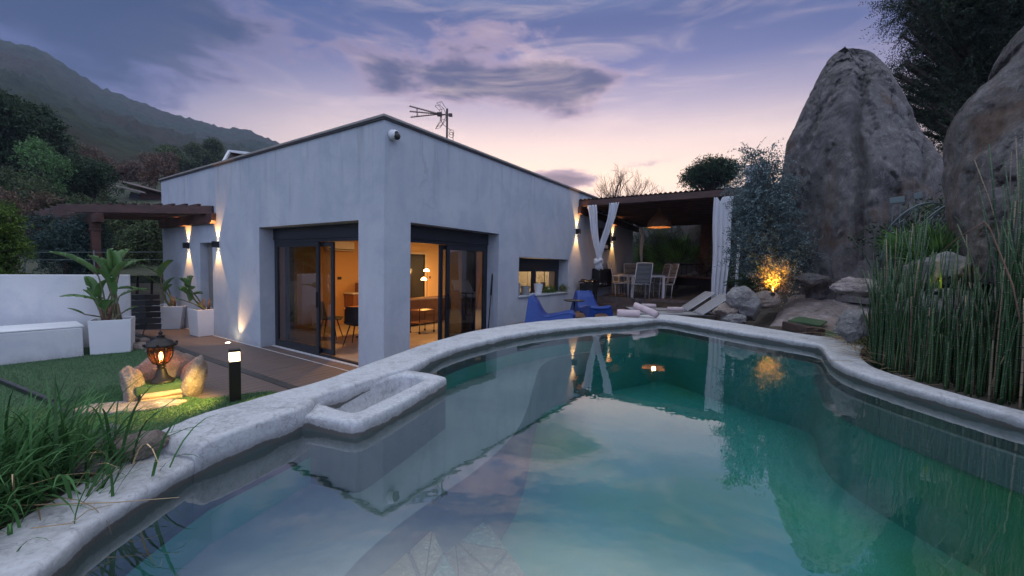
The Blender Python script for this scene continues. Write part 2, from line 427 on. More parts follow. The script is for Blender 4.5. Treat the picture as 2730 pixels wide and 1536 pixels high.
def granite_mat(name, ca, cb, cc, warm, zband=None, streak=1.0):
    m = bpy.data.materials.new(name); m.use_nodes = True
    k = N(m.node_tree); b = k.n['Principled BSDF']
    tcn = k.new('ShaderNodeTexCoord'); o = tcn.outputs['Object']
    mp = k.new('ShaderNodeMapping'); mp.inputs['Scale'].default_value = (1, 1, 1 / (1 + streak * 2)); k.l.new(o, mp.inputs[0])
    mp2 = k.new('ShaderNodeMapping'); mp2.inputs['Scale'].default_value = (2.6, 2.6, 0.28 if streak else 2.6); mp2.inputs['Rotation'].default_value = (0.12, 0.1, 0); k.l.new(o, mp2.inputs[0])
    n1 = k.noise(mp.outputs[0], 1.6, 12, 0.72, 0.8); n2 = k.noise(o, 9, 12, 0.80, 0.5); n3 = k.noise(o, 70, 6, 0.7); n4 = k.noise(mp2.outputs[0], 1.4, 10, 0.72, 0.5)
    c = k.ramp(n1, [(0.36, ca), (0.5, cb), (0.62, cc)])
    c = k.mix(k.math('MULTIPLY', k.smooth(n2, 0.51, 0.60), 0.8), c, (cb[0] * 1.7, cb[1] * 1.72, cb[2] * 1.78, 1))
    c = k.mix(k.math('MULTIPLY', k.smooth(n2, 0.47, 0.38), 0.85), c, (ca[0] * 0.40, ca[1] * 0.40, ca[2] * 0.40, 1))
    if streak:
        c = k.mix(k.math('MULTIPLY', k.smooth(n4, 0.52, 0.62), 0.72), c, (ca[0] * 0.38, ca[1] * 0.36, ca[2] * 0.36, 1))
        c = k.mix(k.math('MULTIPLY', k.smooth(n4, 0.44, 0.36), 0.55), c, (cb[0] * 1.5, cb[1] * 1.55, cb[2] * 1.6, 1))
    c = k.mix(k.math('MULTIPLY', k.smooth(k.noise(o, 0.8, 6, 0.65), 0.54, 0.64), 0.7), c, (*warm, 1))
    vo = k.new('ShaderNodeTexVoronoi', feature='DISTANCE_TO_EDGE'); vo.inputs['Scale'].default_value = 0.9 if streak else 1.6
    mv = k.new('ShaderNodeMix', data_type='VECTOR'); mv.inputs[0].default_value = 0.45
    nn = k.new('ShaderNodeTexNoise'); nn.inputs['Scale'].default_value = 1.3; nn.inputs['Detail'].default_value = 8; k.l.new(mp2.outputs[0], nn.inputs['Vector'])
    k.l.new(mp.outputs[0], mv.inputs[4]); k.l.new(nn.outputs['Color'], mv.inputs[5]); k.l.new(mv.outputs[1], vo.inputs['Vector'])
    crk = k.math('MULTIPLY', k.smooth(vo.outputs['Distance'], 0.016, 0.0), k.smooth(k.noise(o, 0.9, 4), 0.46, 0.56))
    n5 = k.noise(o, 15, 10, 0.78, 0.4)
    c = k.mix(k.math('MULTIPLY', k.smooth(n5, 0.52, 0.60), 0.75), c, (cb[0] * 1.9, cb[1] * 1.92, cb[2] * 1.98, 1))
    c = k.mix(k.math('MULTIPLY', k.smooth(n5, 0.47, 0.39), 0.8), c, (ca[0] * 0.35, ca[1] * 0.34, ca[2] * 0.34, 1))
    c = k.mix(k.math('MULTIPLY', crk, 0.8), c, (0.02, 0.018, 0.018, 1))
    c = k.mix(k.math('MULTIPLY', k.smooth(n3, 0.56, 0.66), 0.55), c, (cb[0] * 2.4, cb[1] * 2.4, cb[2] * 2.4, 1))
    c = k.mix(k.math('MULTIPLY', k.smooth(n3, 0.43, 0.36), 0.5), c, (ca[0] * 0.3, ca[1] * 0.3, ca[2] * 0.3, 1))
    lic = k.math('MULTIPLY', k.smooth(k.noise(o, 3.2, 9, 0.75, 0.8), 0.60, 0.66), 0.6)
    c = k.mix(lic, c, (0.30, 0.32, 0.27, 1))
    k.l.new(c, b.inputs['Base Color']); b.inputs['Roughness'].default_value = 0.88; b.inputs['Specular IOR Level'].default_value = 0.3
    h = k.math('ADD', k.math('ADD', k.math('SUBTRACT', k.noise(mp.outputs[0], 3.5, 15, 0.80), k.math('MULTIPLY', crk, 0.25)), k.math('MULTIPLY', n3, 0.15)), k.math('ADD', k.math('MULTIPLY', n4, 0.5), k.math('MULTIPLY', n5, 0.22)))
    bn = k.new('ShaderNodeBump'); bn.inputs['Strength'].default_value = 1.0; bn.inputs['Distance'].default_value = 0.22 if streak else 0.07
    k.l.new(h, bn.inputs['Height']); k.l.new(bn.outputs[0], b.inputs['Normal'])
    return m

M = {}
def thing(name, label, cat, loc=(0, 0, 0), rz=0.0, group=None):
    o = bpy.data.objects.new(name, None); COL.objects.link(o)
    o.empty_display_size = 0.2
    o.location = loc; o.rotation_euler = (0, 0, rz)
    o['label'] = label; o['category'] = cat
    if group: o['group'] = group
    PM[o.name] = Matrix.Translation(Vector(loc)) @ Matrix.Rotation(rz, 4, 'Z')
    return o
def tag(o, label, cat, group=None, kind=None):
    if label: o['label'] = label
    if cat: o['category'] = cat
    if group: o['group'] = group
    if kind: o['kind'] = kind
    return o
def copy_tree(o, parent=None):
    c = o.copy(); COL.objects.link(c)
    if parent: c.parent = parent
    for ch in list(o.children): copy_tree(ch, c)
    return c
def place(o, loc, rz, label=None, group=None):
    o.location = loc; o.rotation_euler = (0, 0, rz)
    if label: o['label'] = label
    if group: o['group'] = group
    PM[o.name] = Matrix.Translation(Vector(loc)) @ Matrix.Rotation(rz, 4, 'Z')
    return o

class MB:
    def __init__(s): s.v = []; s.f = []; s.mi = []; s.cur = 0
    def add(s, vs, fs):
        b = len(s.v); s.v += [tuple(v) for v in vs]
        for f in fs: s.f.append(tuple(i + b for i in f)); s.mi.append(s.cur)
        return s
    def box(s, c, size, rot=None, taper=1.0):
        x, y, z = (a / 2 for a in size); vs = []
        for sz in (-1, 1):
            k = taper if sz < 0 else 1.0
            for sx, sy in ((-1, -1), (1, -1), (1, 1), (-1, 1)): vs.append(Vector((sx * x * k, sy * y * k, sz * z)))
        if rot is not None: vs = [rot @ v for v in vs]
        c = Vector(c)
        return s.add([v + c for v in vs], [(3, 2, 1, 0), (4, 5, 6, 7), (0, 1, 5, 4), (1, 2, 6, 5), (2, 3, 7, 6), (3, 0, 4, 7)])
    def beam(s, a, b, w_, h_, upv=(0, 0, 1)):
        a, b = Vector(a), Vector(b); d = (b - a); L = d.length; d.normalize()
        u = Vector(upv); side = d.cross(u)
        if side.length < 1e-4: side = d.cross(Vector((1, 0, 0)))
        side.normalize(); u = side.cross(d)
        m = Matrix((d, side, u)).transposed()
        return s.box((a + b) / 2, (L, w_, h_), m)
    def tube(s, pts, r, n=8, cap=True, flat=1.0):
        pts = [Vector(p) for p in pts]
        rs = r if hasattr(r, '__len__') else [r] * len(pts)
        vs, fs = [], []
        prev = None
        for i, p in enumerate(pts):
            t = (pts[min(i + 1, len(pts) - 1)] - pts[max(i - 1, 0)])
            if t.length < 1e-9: t = Vector((0, 0, 1))
            t.normalize()
            if prev is None:
                ref = Vector((0, 0, 1)) if abs(t.z) < 0.9 else Vector((1, 0, 0))
                u = t.cross(ref).normalized()
            else:
                u = (prev - t * prev.dot(t))
                u = u.normalized() if u.length > 1e-6 else t.orthogonal().normalized()
            prev = u; q = t.cross(u)
            for k in range(n):
                a = 2 * math.pi * k / n
                vs.append(p + u * math.cos(a) * rs[i] + q * math.sin(a) * rs[i] * flat)
        for i in range(len(pts) - 1):
            for k in range(n):
                a, b = i * n + k, i * n + (k + 1) % n
                fs.append((a, b, b + n, a + n))
        if cap:
            fs.append(tuple(range(n - 1, -1, -1))); o = (len(pts) - 1) * n
            fs.append(tuple(range(o, o + n)))
        return s.add(vs, fs)
    def lathe(s, prof, c=(0, 0, 0), n=24, close=False):
        c = Vector(c); vs, fs = [], []
        for r, z in prof:
            for k in range(n):
                a = 2 * math.pi * k / n
                vs.append(c + Vector((r * math.cos(a), r * math.sin(a), z)))
        m = len(prof)
        for i in range(m - 1 + (1 if close else 0)):
            j = (i + 1) % m
            for k in range(n):
                k2 = (k + 1) % n
                fs.append((i * n + k, i * n + k2, j * n + k2, j * n + k))
        return s.add(vs, fs)
    def prism(s, poly, z0, z1):
        n = len(poly); z0s = z0 if hasattr(z0, '__len__') else [z0] * n; z1s = z1 if hasattr(z1, '__len__') else [z1] * n
        vs = [(p[0], p[1], z0s[i]) for i, p in enumerate(poly)] + [(p[0], p[1], z1s[i]) for i, p in enumerate(poly)]
        fs = [tuple(range(n - 1, -1, -1)), tuple(range(n, 2 * n))]
        for i in range(n):
            j = (i + 1) % n; fs.append((i, j, j + n, i + n))
        return s.add(vs, fs)
    def grid(s, rows):
        m, n = len(rows), len(rows[0])
        vs = [v for r in rows for v in r]
        return s.add(vs, [(i * n + j, i * n + j + 1, (i + 1) * n + j + 1, (i + 1) * n + j) for i in range(m - 1) for j in range(n - 1)])
    def build(s, name, mats, parent=None, smooth=False, bevel=0.0, local=False, label=None, solid=0.0, seg=2, weld=False, recalc=True, subsurf=0):
        me = bpy.data.meshes.new(name)
        vs = s.v
        if parent is not None and not local:
            r = parent
            while r.parent: r = r.parent
            inv = PM[r.name].inverted()
            vs = [inv @ Vector(v) for v in vs]
        me.from_pydata([tuple(v) for v in vs], [], s.f)
        if not isinstance(mats, (list, tuple)): mats = [mats]
        for m in mats: me.materials.append(m)
        if len(mats) > 1: me.polygons.foreach_set('material_index', s.mi)
        if weld or recalc:
            bm = bmesh.new(); bm.from_mesh(me)
            if weld: bmesh.ops.remove_doubles(bm, verts=bm.verts, dist=1e-4)
            if recalc: bmesh.ops.recalc_face_normals(bm, faces=bm.faces)
            bm.to_mesh(me); bm.free()
        if smooth: me.polygons.foreach_set('use_smooth', [True] * len(me.polygons))
        me.update()
        o = bpy.data.objects.new(name, me); COL.objects.link(o)
        if parent is not None: o.parent = parent
        if solid:
            md = o.modifiers.new('thick', 'SOLIDIFY'); md.thickness = solid; md.offset = 0
        if subsurf:
            md = o.modifiers.new('sub', 'SUBSURF'); md.levels = md.render_levels = subsurf
        if bevel:
            md = o.modifiers.new('edge', 'BEVEL'); md.width = bevel; md.segments = seg; md.limit_method = 'ANGLE'; md.angle_limit = 0.6
            for p in me.polygons: p.use_smooth = True
            md2 = o.modifiers.new('wn', 'WEIGHTED_NORMAL')
        if label: o['label'] = label
        return o
def struct(o):
    o['kind'] = 'structure'; return o
def catmull(P, sub, closed=False):
    out = []; n = len(P)
    for i in range(n if closed else n - 1):
        def g(k): return P[k % n] if closed else P[max(0, min(n - 1, k))]
        p0, p1, p2, p3 = g(i - 1), g(i), g(i + 1), g(i + 2)
        for q in range(sub):
            t = q / sub
            out.append(tuple(0.5 * ((2 * b) + (-a + c) * t + (2 * a - 5 * b + 4 * c - d) * t * t + (-a + 3 * b - 3 * c + d) * t ** 3)
                             for a, b, c, d in zip(p0, p1, p2, p3)))
    if not closed: out.append(tuple(P[-1]))
    return out

# ------------------------------------------------------------------ materials
def mat(name, c1, c2=None, scale=4.0, rough=0.7, bump=0.0, bscale=None, stretch=(1, 1, 1), detail=6, lo=0.35, hi=0.65,
        metallic=0.0, c3=None, s3=1.0, trans=0.0, emis=None, estr=0.0, coord='Object', spec=0.5, bdist=0.02, island=None):
    m = bpy.data.materials.new(name); m.use_nodes = True
    k = N(m.node_tree); b = k.n['Principled BSDF']
    tcn = k.new('ShaderNodeTexCoord'); mp = k.new('ShaderNodeMapping'); mp.inputs['Scale'].default_value = stretch
    k.l.new(tcn.outputs[coord], mp.inputs[0]); v = mp.outputs[0]
    col = None
    if c2 is not None:
        nz = k.noise(v, scale, detail)
        col = k.ramp(nz, [(lo, c1), (hi, c2)])
        if c3 is not None:
            nz3 = k.noise(v, s3, 4)
            col = k.mix(k.smooth(nz3, 0.45, 0.65), col, (*c3, 1))
    if island is not None:
        gi = k.new('ShaderNodeNewGeometry')
        f = k.smooth(gi.outputs['Random Per Island'], 0, 1, island[0], island[1])
        hs = k.new('ShaderNodeHueSaturation'); k.put(hs.inputs['Value'], f)
        if col is None: hs.inputs['Color'].default_value = (*c1, 1)
        else: k.l.new(col, hs.inputs['Color'])
        col = hs.outputs[0]
    if col is None: b.inputs['Base Color'].default_value = (*c1, 1)
    else: k.l.new(col, b.inputs['Base Color'])
    b.inputs['Roughness'].default_value = rough; b.inputs['Metallic'].default_value = metallic
    b.inputs['Specular IOR Level'].default_value = spec
    if emis: b.inputs['Emission Color'].default_value = (*emis, 1); b.inputs['Emission Strength'].default_value = estr
    if bump:
        bn = k.new('ShaderNodeBump'); bn.inputs['Strength'].default_value = bump; bn.inputs['Distance'].default_value = bdist
        k.l.new(k.noise(v, bscale or scale * 3, 8, 0.6), bn.inputs['Height']); k.l.new(bn.outputs[0], b.inputs['Normal'])
    if trans:
        tr = k.new('ShaderNodeBsdfTranslucent'); mx = k.new('ShaderNodeMixShader'); mx.inputs[0].default_value = trans
        if col is None: tr.inputs[0].default_value = (*c1, 1)
        else: k.l.new(col, tr.inputs[0])
        k.l.new(b.outputs[0], mx.inputs[1]); k.l.new(tr.outputs[0], mx.inputs[2]); k.l.new(mx.outputs[0], k.n['Material Output'].inputs[0])
    return m

def glass_mat(name, tint=(0.9, 0.93, 0.95), ior=1.5):
    m = bpy.data.materials.new(name); m.use_nodes = True
    k = N(m.node_tree); k.n.remove(k.n['Principled BSDF'])
    t = k.new('ShaderNodeBsdfTransparent'); t.inputs[0].default_value = (*tint, 1)
    g = k.new('ShaderNodeBsdfGlossy'); g.inputs['Roughness'].default_value = 0.0; g.inputs[0].default_value = (1, 1, 1, 1)
    fr = two_sided_fresnel(k, ior)
    mx = k.new('ShaderNodeMixShader'); k.l.new(fr.outputs[0], mx.inputs[0]); k.l.new(t.outputs[0], mx.inputs[1]); k.l.new(g.outputs[0], mx.inputs[2])
    k.l.new(mx.outputs[0], k.n['Material Output'].inputs[0])
    return m

def stucco_mat(name, c, streak, top=None):
    m = bpy.data.materials.new(name); m.use_nodes = True
    k = N(m.node_tree); b = k.n['Principled BSDF']
    tcn = k.new('ShaderNodeTexCoord'); o = tcn.outputs['Object']
    sp = k.new('ShaderNodeSeparateXYZ'); k.l.new(o, sp.inputs[0]); z = sp.outputs[2]
    mp = k.new('ShaderNodeMapping'); mp.inputs['Scale'].default_value = (1.5, 1.5, 0.6); k.l.new(o, mp.inputs[0])
    mp2 = k.new('ShaderNodeMapping'); mp2.inputs['Scale'].default_value = (6.0, 6.0, 0.35); k.l.new(o, mp2.inputs[0])
    a = k.noise(mp.outputs[0], 1.3, 7, 0.6)
    b2 = k.noise(o, 1.1, 10, 0.68, 0.4)
    b3 = k.noise(o, 26, 4, 0.6)
    c1 = k.mix(k.math('MULTIPLY', k.smooth(a, 0.40, 0.66), 0.6), (*c, 1), (*streak, 1))
    c1 = k.mix(k.math('MULTIPLY', k.smooth(b2, 0.42, 0.64), 0.72), c1, (c[0] * 0.76, c[1] * 0.80, c[2] * 0.86, 1))
    c1 = k.mix(k.math('MULTIPLY', k.smooth(b2, 0.42, 0.30), 0.5), c1, (min(.9, c[0] * 1.14), min(.9, c[1] * 1.13), min(.9, c[2] * 1.11), 1))
    c1 = k.mix(k.math('MULTIPLY', b3, 0.14), c1, (0.25, 0.26, 0.28, 1))
    if top:
        dr = k.math('MULTIPLY', k.smooth(k.noise(mp2.outputs[0], 1.0, 6, 0.65), 0.50, 0.72), k.smooth(k.math('ADD', z, k.math('MULTIPLY', b2, 1.2)), top - 1.0, top + 0.5))
        c1 = k.mix(k.math('MULTIPLY', dr, 0.55), c1, (0.27, 0.28, 0.30, 1))
    sd = k.smooth(k.math('ADD', z, k.math('MULTIPLY', k.noise(o, 4, 6, 0.7), 0.5)), 0.46, 0.16)
    c1 = k.mix(k.math('MULTIPLY', sd, 0.45), c1, (0.22, 0.20, 0.18, 1))
    vo = k.new('ShaderNodeTexVoronoi', feature='DISTANCE_TO_EDGE'); vo.inputs['Scale'].default_value = 0.55
    mv = k.new('ShaderNodeMix', data_type='VECTOR'); mv.inputs[0].default_value = 0.35
    nn = k.new('ShaderNodeTexNoise'); nn.inputs['Scale'].default_value = 1.6; nn.inputs['Detail'].default_value = 6; k.l.new(o, nn.inputs['Vector'])
    k.l.new(o, mv.inputs[4]); k.l.new(nn.outputs['Color'], mv.inputs[5]); k.l.new(mv.outputs[1], vo.inputs['Vector'])
    crk = k.math('MULTIPLY', k.smooth(vo.outputs['Distance'], 0.006, 0.0), k.smooth(k.noise(o, .7, 3), 0.52, 0.6))
    c1 = k.mix(k.math('MULTIPLY', crk, 0.25), c1, (0.2, 0.2, 0.21, 1))
    k.l.new(c1, b.inputs['Base Color']); b.inputs['Roughness'].default_value = 0.9; b.inputs['Specular IOR Level'].default_value = 0.25
    bn = k.new('ShaderNodeBump'); bn.inputs['Strength'].default_value = 0.5; bn.inputs['Distance'].default_value = 0.014
    h = k.math('ADD', k.noise(o, 4, 8, 0.65), k.math('MULTIPLY', k.noise(o, 60, 5, 0.7), 0.30))
    k.l.new(h, bn.inputs['Height']); k.l.new(bn.outputs[0], b.inputs['Normal'])
    return m

def coping_mat(damp=True):
    m = bpy.data.materials.new('pool_stone' if damp else 'basin_stone'); m.use_nodes = True
    k = N(m.node_tree); b = k.n['Principled BSDF']
    tcn = k.new('ShaderNodeTexCoord'); o = tcn.outputs['Object']
    sp = k.new('ShaderNodeSeparateXYZ'); k.l.new(o, sp.inputs[0])
    n_a = k.noise(o, 2.2, 8, 0.62, 0.3); n_b = k.noise(o, 22, 12, 0.78, 1.0); n_c = k.noise(o, 60, 4, 0.6)
    c = k.ramp(n_a, [(0.35, (0.34, 0.345, 0.355)), (0.5, (0.50, 0.505, 0.515)), (0.66, (0.40, 0.40, 0.405))])
    c = k.mix(k.math('MULTIPLY', k.smooth(n_b, 0.46, 0.58), 0.7), c, (0.57, 0.575, 0.59, 1))
    c = k.mix(k.smooth(n_b, 0.46, 0.30), c, (0.19, 0.19, 0.195, 1))
    c = k.mix(k.math('MULTIPLY', k.smooth(n_c, 0.5, 0.7), 0.35), c, (0.30, 0.30, 0.30, 1))
    vo = k.new('ShaderNodeTexVoronoi', feature='DISTANCE_TO_EDGE'); vo.inputs['Scale'].default_value = 8.0
    mv = k.new('ShaderNodeMix', data_type='VECTOR'); mv.inputs[0].default_value = 0.30
    nn = k.new('ShaderNodeTexNoise'); nn.inputs['Scale'].default_value = 7; nn.inputs['Detail'].default_value = 8; k.l.new(o, nn.inputs['Vector'])
    k.l.new(o, mv.inputs[4]); k.l.new(nn.outputs['Color'], mv.inputs[5]); k.l.new(mv.outputs[1], vo.inputs['Vector'])
    crk = k.math('MULTIPLY', k.smooth(vo.outputs['Distance'], 0.035, 0.0), k.smooth(k.noise(o, 2.0, 4), 0.42, 0.58))
    c = k.mix(k.math('MULTIPLY', crk, 0.55), c, (0.20, 0.20, 0.205, 1))
    c = k.mix(k.math('MULTIPLY', k.smooth(k.noise(o, 1.3, 8, 0.7), 0.55, 0.66), 0.45), c, (0.24, 0.235, 0.22, 1))
    # damp line and grime above the water
    wv = k.math('ADD', sp.outputs[2], k.math('MULTIPLY', k.math('SUBTRACT', k.noise(o, 3.5, 6, 0.65), 0.5), 0.09))
    if damp:
        c = k.mix(k.math('MULTIPLY', k.smooth(wv, 1.005, 0.975), 0.45), c, (0.20, 0.19, 0.18, 1))
        c = k.mix(k.smooth(wv, 0.972, 0.962), c, (0.115, 0.105, 0.095, 1))
        c = k.mix(k.smooth(wv, 0.955, 0.925), c, (0.10, 0.135, 0.13, 1))
    k.l.new(c, b.inputs['Base Color']); b.inputs['Roughness'].default_value = 0.72
    h = k.math('ADD', k.math('MULTIPLY', n_b, 1.0), k.math('MULTIPLY', n_c, 0.5))
    bn = k.new('ShaderNodeBump'); bn.inputs['Strength'].default_value = 0.6; bn.inputs['Distance'].default_value = 0.006
    k.l.new(h, bn.inputs['Height']); k.l.new(bn.outputs[0], b.inputs['Normal'])
    return m

def granite_mat(name, ca, cb, cc, warm, zband=None, streak=1.0):
    m = bpy.data.materials.new(name); m.use_nodes = True
    k = N(m.node_tree); b = k.n['Principled BSDF']
    tcn = k.new('ShaderNodeTexCoord'); o = tcn.outputs['Object']
    mp = k.new('ShaderNodeMapping'); mp.inputs['Scale'].default_value = (1, 1, 1 / (1 + streak * 2)); k.l.new(o, mp.inputs[0])
    n1 = k.noise(mp.outputs[0], 1.2, 9, 0.65, 0.6); n2 = k.noise(o, 7, 9, 0.72, 0.3); n3 = k.noise(o, 45, 5, 0.6)
    c = k.ramp(n1, [(0.32, ca), (0.5, cb), (0.66, cc)])
    c = k.mix(k.math('MULTIPLY', k.smooth(n2, 0.5, 0.68), 0.7), c, (cb[0] * 1.7, cb[1] * 1.7, cb[2] * 1.75, 1))
    c = k.mix(k.math('MULTIPLY', k.smooth(n2, 0.46, 0.3), 0.8), c, (ca[0] * 0.45, ca[1] * 0.45, ca[2] * 0.45, 1))
    c = k.mix(k.math('MULTIPLY', k.smooth(n3, 0.55, 0.7), 0.5), c, (cb[0] * 2.2, cb[1] * 2.2, cb[2] * 2.2, 1))
    c = k.mix(k.math('MULTIPLY', k.smooth(k.noise(o, 0.8, 5, 0.6), 0.56, 0.66), 0.75), c, (*warm, 1))
    k.l.new(c, b.inputs['Base Color']); b.inputs['Roughness'].default_value = 0.85; b.inputs['Specular IOR Level'].default_value = 0.3
    h = k.math('ADD', k.noise(mp.outputs[0], 4, 12, 0.72), k.math('MULTIPLY', n3, 0.12))
    bn = k.new('ShaderNodeBump'); bn.inputs['Strength'].default_value = 1.0; bn.inputs['Distance'].default_value = 0.09
    k.l.new(h, bn.inputs['Height']); k.l.new(bn.outputs[0], b.inputs['Normal'])
    return m

M = {}
M['stucco'] = stucco_mat('painted_render', (0.52, 0.55, 0.59), (0.44, 0.48, 0.53), 4.0)
M['garden_wall'] = stucco_mat('garden_wall_render', (0.74, 0.74, 0.75), (0.68, 0.69, 0.71))
M['coping'] = coping_mat(); M['basin'] = coping_mat(False)
M['white'] = mat('white_fibreglass', (0.78, 0.78, 0.79), (0.70, 0.71, 0.73), scale=2, rough=0.5, bump=0.05)
M['frame'] = mat('anthracite_frame', (0.018, 0.022, 0.028), rough=0.35)
M['shutter'] = mat('anthracite_shutter', (0.022, 0.026, 0.034), rough=0.45)
M['glass'] = glass_mat('window_glass', tint=(0.62, 0.64, 0.66), ior=1.8)
M['lampglass'] = glass_mat('amber_glass', tint=(1.0, 0.55, 0.30), ior=1.3)
M['black'] = mat('black_metal', (0.012, 0.012, 0.013), rough=0.4)
M['dkbronze'] = mat('lantern_iron', (0.02, 0.016, 0.015), rough=0.45, metallic=0.4)
M['deck'] = mat('deck_timber', (0.175, 0.135, 0.125), (0.075, 0.058, 0.056), scale=2.2, stretch=(0.8, 8, 4), rough=0.55, bump=0.5, bscale=9, detail=9, c3=(0.15, 0.10, 0.075), s3=0.8, bdist=0.008)
M['deckborder'] = mat('deck_border', (0.05, 0.05, 0.052), (0.032, 0.031, 0.033), scale=6, rough=0.55, bump=0.2)
M['pergola'] = mat('pergola_timber', (0.090, 0.038, 0.026), (0.045, 0.018, 0.013), scale=3, stretch=(1, 1, 3), rough=0.55, bump=0.3)
M['turf'] = mat('turf_base', (0.045, 0.10, 0.045), (0.07, 0.13, 0.06), scale=6, rough=0.95, bump=0.8, bscale=140)
M['turfblade'] = mat('turf_blade', (0.065, 0.165, 0.070), (0.11, 0.215, 0.095), scale=1.1, rough=0.8, trans=0.25, spec=0.2, island=(0.6, 1.35))
M['soil'] = mat('soil', (0.045, 0.036, 0.028), (0.09, 0.075, 0.06), scale=5, rough=0.95, bump=1, bscale=30)
M['ground'] = mat('rough_ground', (0.05, 0.052, 0.035), (0.10, 0.09, 0.065), scale=0.3, rough=0.95, bump=0.6, bscale=3)
M['granite'] = granite_mat('granite_monolith', (0.085, 0.079, 0.078), (0.165, 0.153, 0.147), (0.09, 0.08, 0.075), (0.14, 0.09, 0.06))
M['granite2'] = granite_mat('granite_pale', (0.17, 0.16, 0.16), (0.27, 0.26, 0.25), (0.15, 0.135, 0.13), (0.24, 0.19, 0.15), streak=0.0)
M['granite3'] = granite_mat('granite_slope', (0.26, 0.215, 0.20), (0.38, 0.32, 0.30), (0.22, 0.18, 0.17), (0.33, 0.26, 0.215), streak=0.0)
M['rockwarm'] = granite_mat('warm_rock', (0.20, 0.15, 0.12), (0.32, 0.26, 0.22), (0.18, 0.13, 0.10), (0.33, 0.22, 0.15), streak=0.0)
M['wood'] = mat('sleeper_wood', (0.07, 0.04, 0.03), (0.03, 0.018, 0.014), scale=4, stretch=(2, 2, 6), rough=0.8, bump=0.6)
M['wall_in'] = mat('interior_paint', (0.60, 0.37, 0.17), rough=0.85)
M['floor_in'] = mat('interior_floor', (0.42, 0.36, 0.30), (0.34, 0.29, 0.24), scale=2, rough=0.35)
M['darkdoor'] = mat('dark_glass_door', (0.01, 0.008, 0.008), rough=0.15)
M['leather'] = mat('brown_leather', (0.16, 0.06, 0.03), (0.11, 0.04, 0.022), scale=8, rough=0.5, bump=0.3)
M['tabletop'] = mat('oak_top', (0.30, 0.14, 0.06), (0.22, 0.10, 0.045), scale=3, stretch=(1, 6, 1), rough=0.3)
M['chairdark'] = mat('charcoal_shell', (0.022, 0.022, 0.026), rough=0.55, bump=0.2, bscale=60)
M['blue'] = mat('blue_plastic', (0.010, 0.048, 0.24), (0.013, 0.060, 0.29), scale=3, rough=0.42)
M['alu'] = mat('white_aluminium', (0.62, 0.62, 0.63), rough=0.4)
M['sling'] = mat('grey_sling', (0.20, 0.205, 0.20), (0.17, 0.175, 0.17), scale=30, rough=0.8, bump=0.3, bscale=200)
M['lounger'] = mat('taupe_sling', (0.34, 0.345, 0.36), (0.30, 0.305, 0.32), scale=20, rough=0.7, bump=0.2, bscale=200)
M['lounger_frame'] = mat('taupe_frame', (0.10, 0.10, 0.10), rough=0.5)
M['towel'] = mat('blush_towel', (0.62, 0.50, 0.50), (0.55, 0.44, 0.45), scale=12, rough=0.98, bump=1.0, bscale=120, bdist=0.01, spec=0.1)
M['curtain'] = mat('white_voile', (0.86, 0.87, 0.90), (0.82, 0.83, 0.86), scale=3, rough=0.9, trans=0.3, spec=0.1)
M['rattan'] = mat('rattan', (0.24, 0.13, 0.06), (0.14, 0.075, 0.035), scale=30, stretch=(1, 1, 3), rough=0.7, bump=0.8, bscale=60, trans=0.15)
M['leaf_banana'] = mat('strelitzia_leaf', (0.07, 0.165, 0.045), (0.11, 0.22, 0.06), scale=3, rough=0.4, trans=0.3, spec=0.5)
M['stem_banana'] = mat('strelitzia_stalk', (0.12, 0.16, 0.06), (0.20, 0.15, 0.09), scale=4, rough=0.5)
M['stem_brown'] = mat('dry_sheath', (0.20, 0.11, 0.07), (0.12, 0.07, 0.05), scale=8, rough=0.8)
M['bark'] = mat('bark', (0.075, 0.055, 0.045), (0.035, 0.026, 0.022), scale=6, stretch=(1, 1, .3), rough=0.9, bump=1)
M['bark_pale'] = mat('pale_bark', (0.20, 0.15, 0.12), (0.13, 0.095, 0.08), scale=6, rough=0.9)
def leafm(n, a, b, sc=0.8, tr=0.25, isl=(0.55, 1.4)):
    M[n] = mat(n, a, b, scale=sc, rough=0.65, trans=tr, spec=0.3, island=isl, detail=3)
leafm('cedar_leaf', (0.027, 0.045, 0.033), (0.050, 0.073, 0.043), 0.5)
leafm('silver_leaf', (0.115, 0.169, 0.169), (0.176, 0.236, 0.236), 1.2)
leafm('pine_leaf', (0.024, 0.051, 0.027), (0.047, 0.081, 0.038), 0.3)
leafm('bright_leaf', (0.081, 0.176, 0.068), (0.135, 0.257, 0.095), 0.3)
leafm('thuja_leaf', (0.055, 0.115, 0.018), (0.115, 0.19, 0.030), 1.0)
leafm('spruce_leaf', (0.034, 0.068, 0.061), (0.061, 0.108, 0.095), 1.0)
leafm('brown_leaf', (0.115, 0.074, 0.054), (0.176, 0.115, 0.081), 0.4)
leafm('olive_leaf', (0.061, 0.088, 0.041), (0.108, 0.142, 0.061), 0.3)
leafm('palm_leaf', (0.075, 0.165, 0.050), (0.13, 0.25, 0.065), 1.5)
leafm('grass_blade', (0.032, 0.095, 0.030), (0.074, 0.182, 0.054), 3.0, 0.25, (0.6, 1.6))
leafm('straw', (0.567, 0.419, 0.230), (0.405, 0.284, 0.162), 3.0, 0.1)
leafm('hill_leaf', (0.020, 0.036, 0.022), (0.042, 0.060, 0.034), 0.01, 0.0, (0.6, 1.4))
# ================================================================== SETTING
rng = np.random.default_rng(7)
random.seed(7)
def inside(px, py, poly):
    c = False; n = len(poly)
    for i in range(n):
        x1, y1 = poly[i][:2]; x2, y2 = poly[(i + 1) % n][:2]
        if (y1 > py) != (y2 > py) and px < (x2 - x1) * (py - y1) / (y2 - y1) + x1: c = not c
    return c

g = MB()
S_ = 3000
g.add([(-S_, -S_, -0.07), (S_, -S_, -0.07), (S_, S_, -0.07), (-S_, S_, -0.07)], [(0, 1, 2, 3)])
struct(g.build('ground', M['ground'], recalc=False))

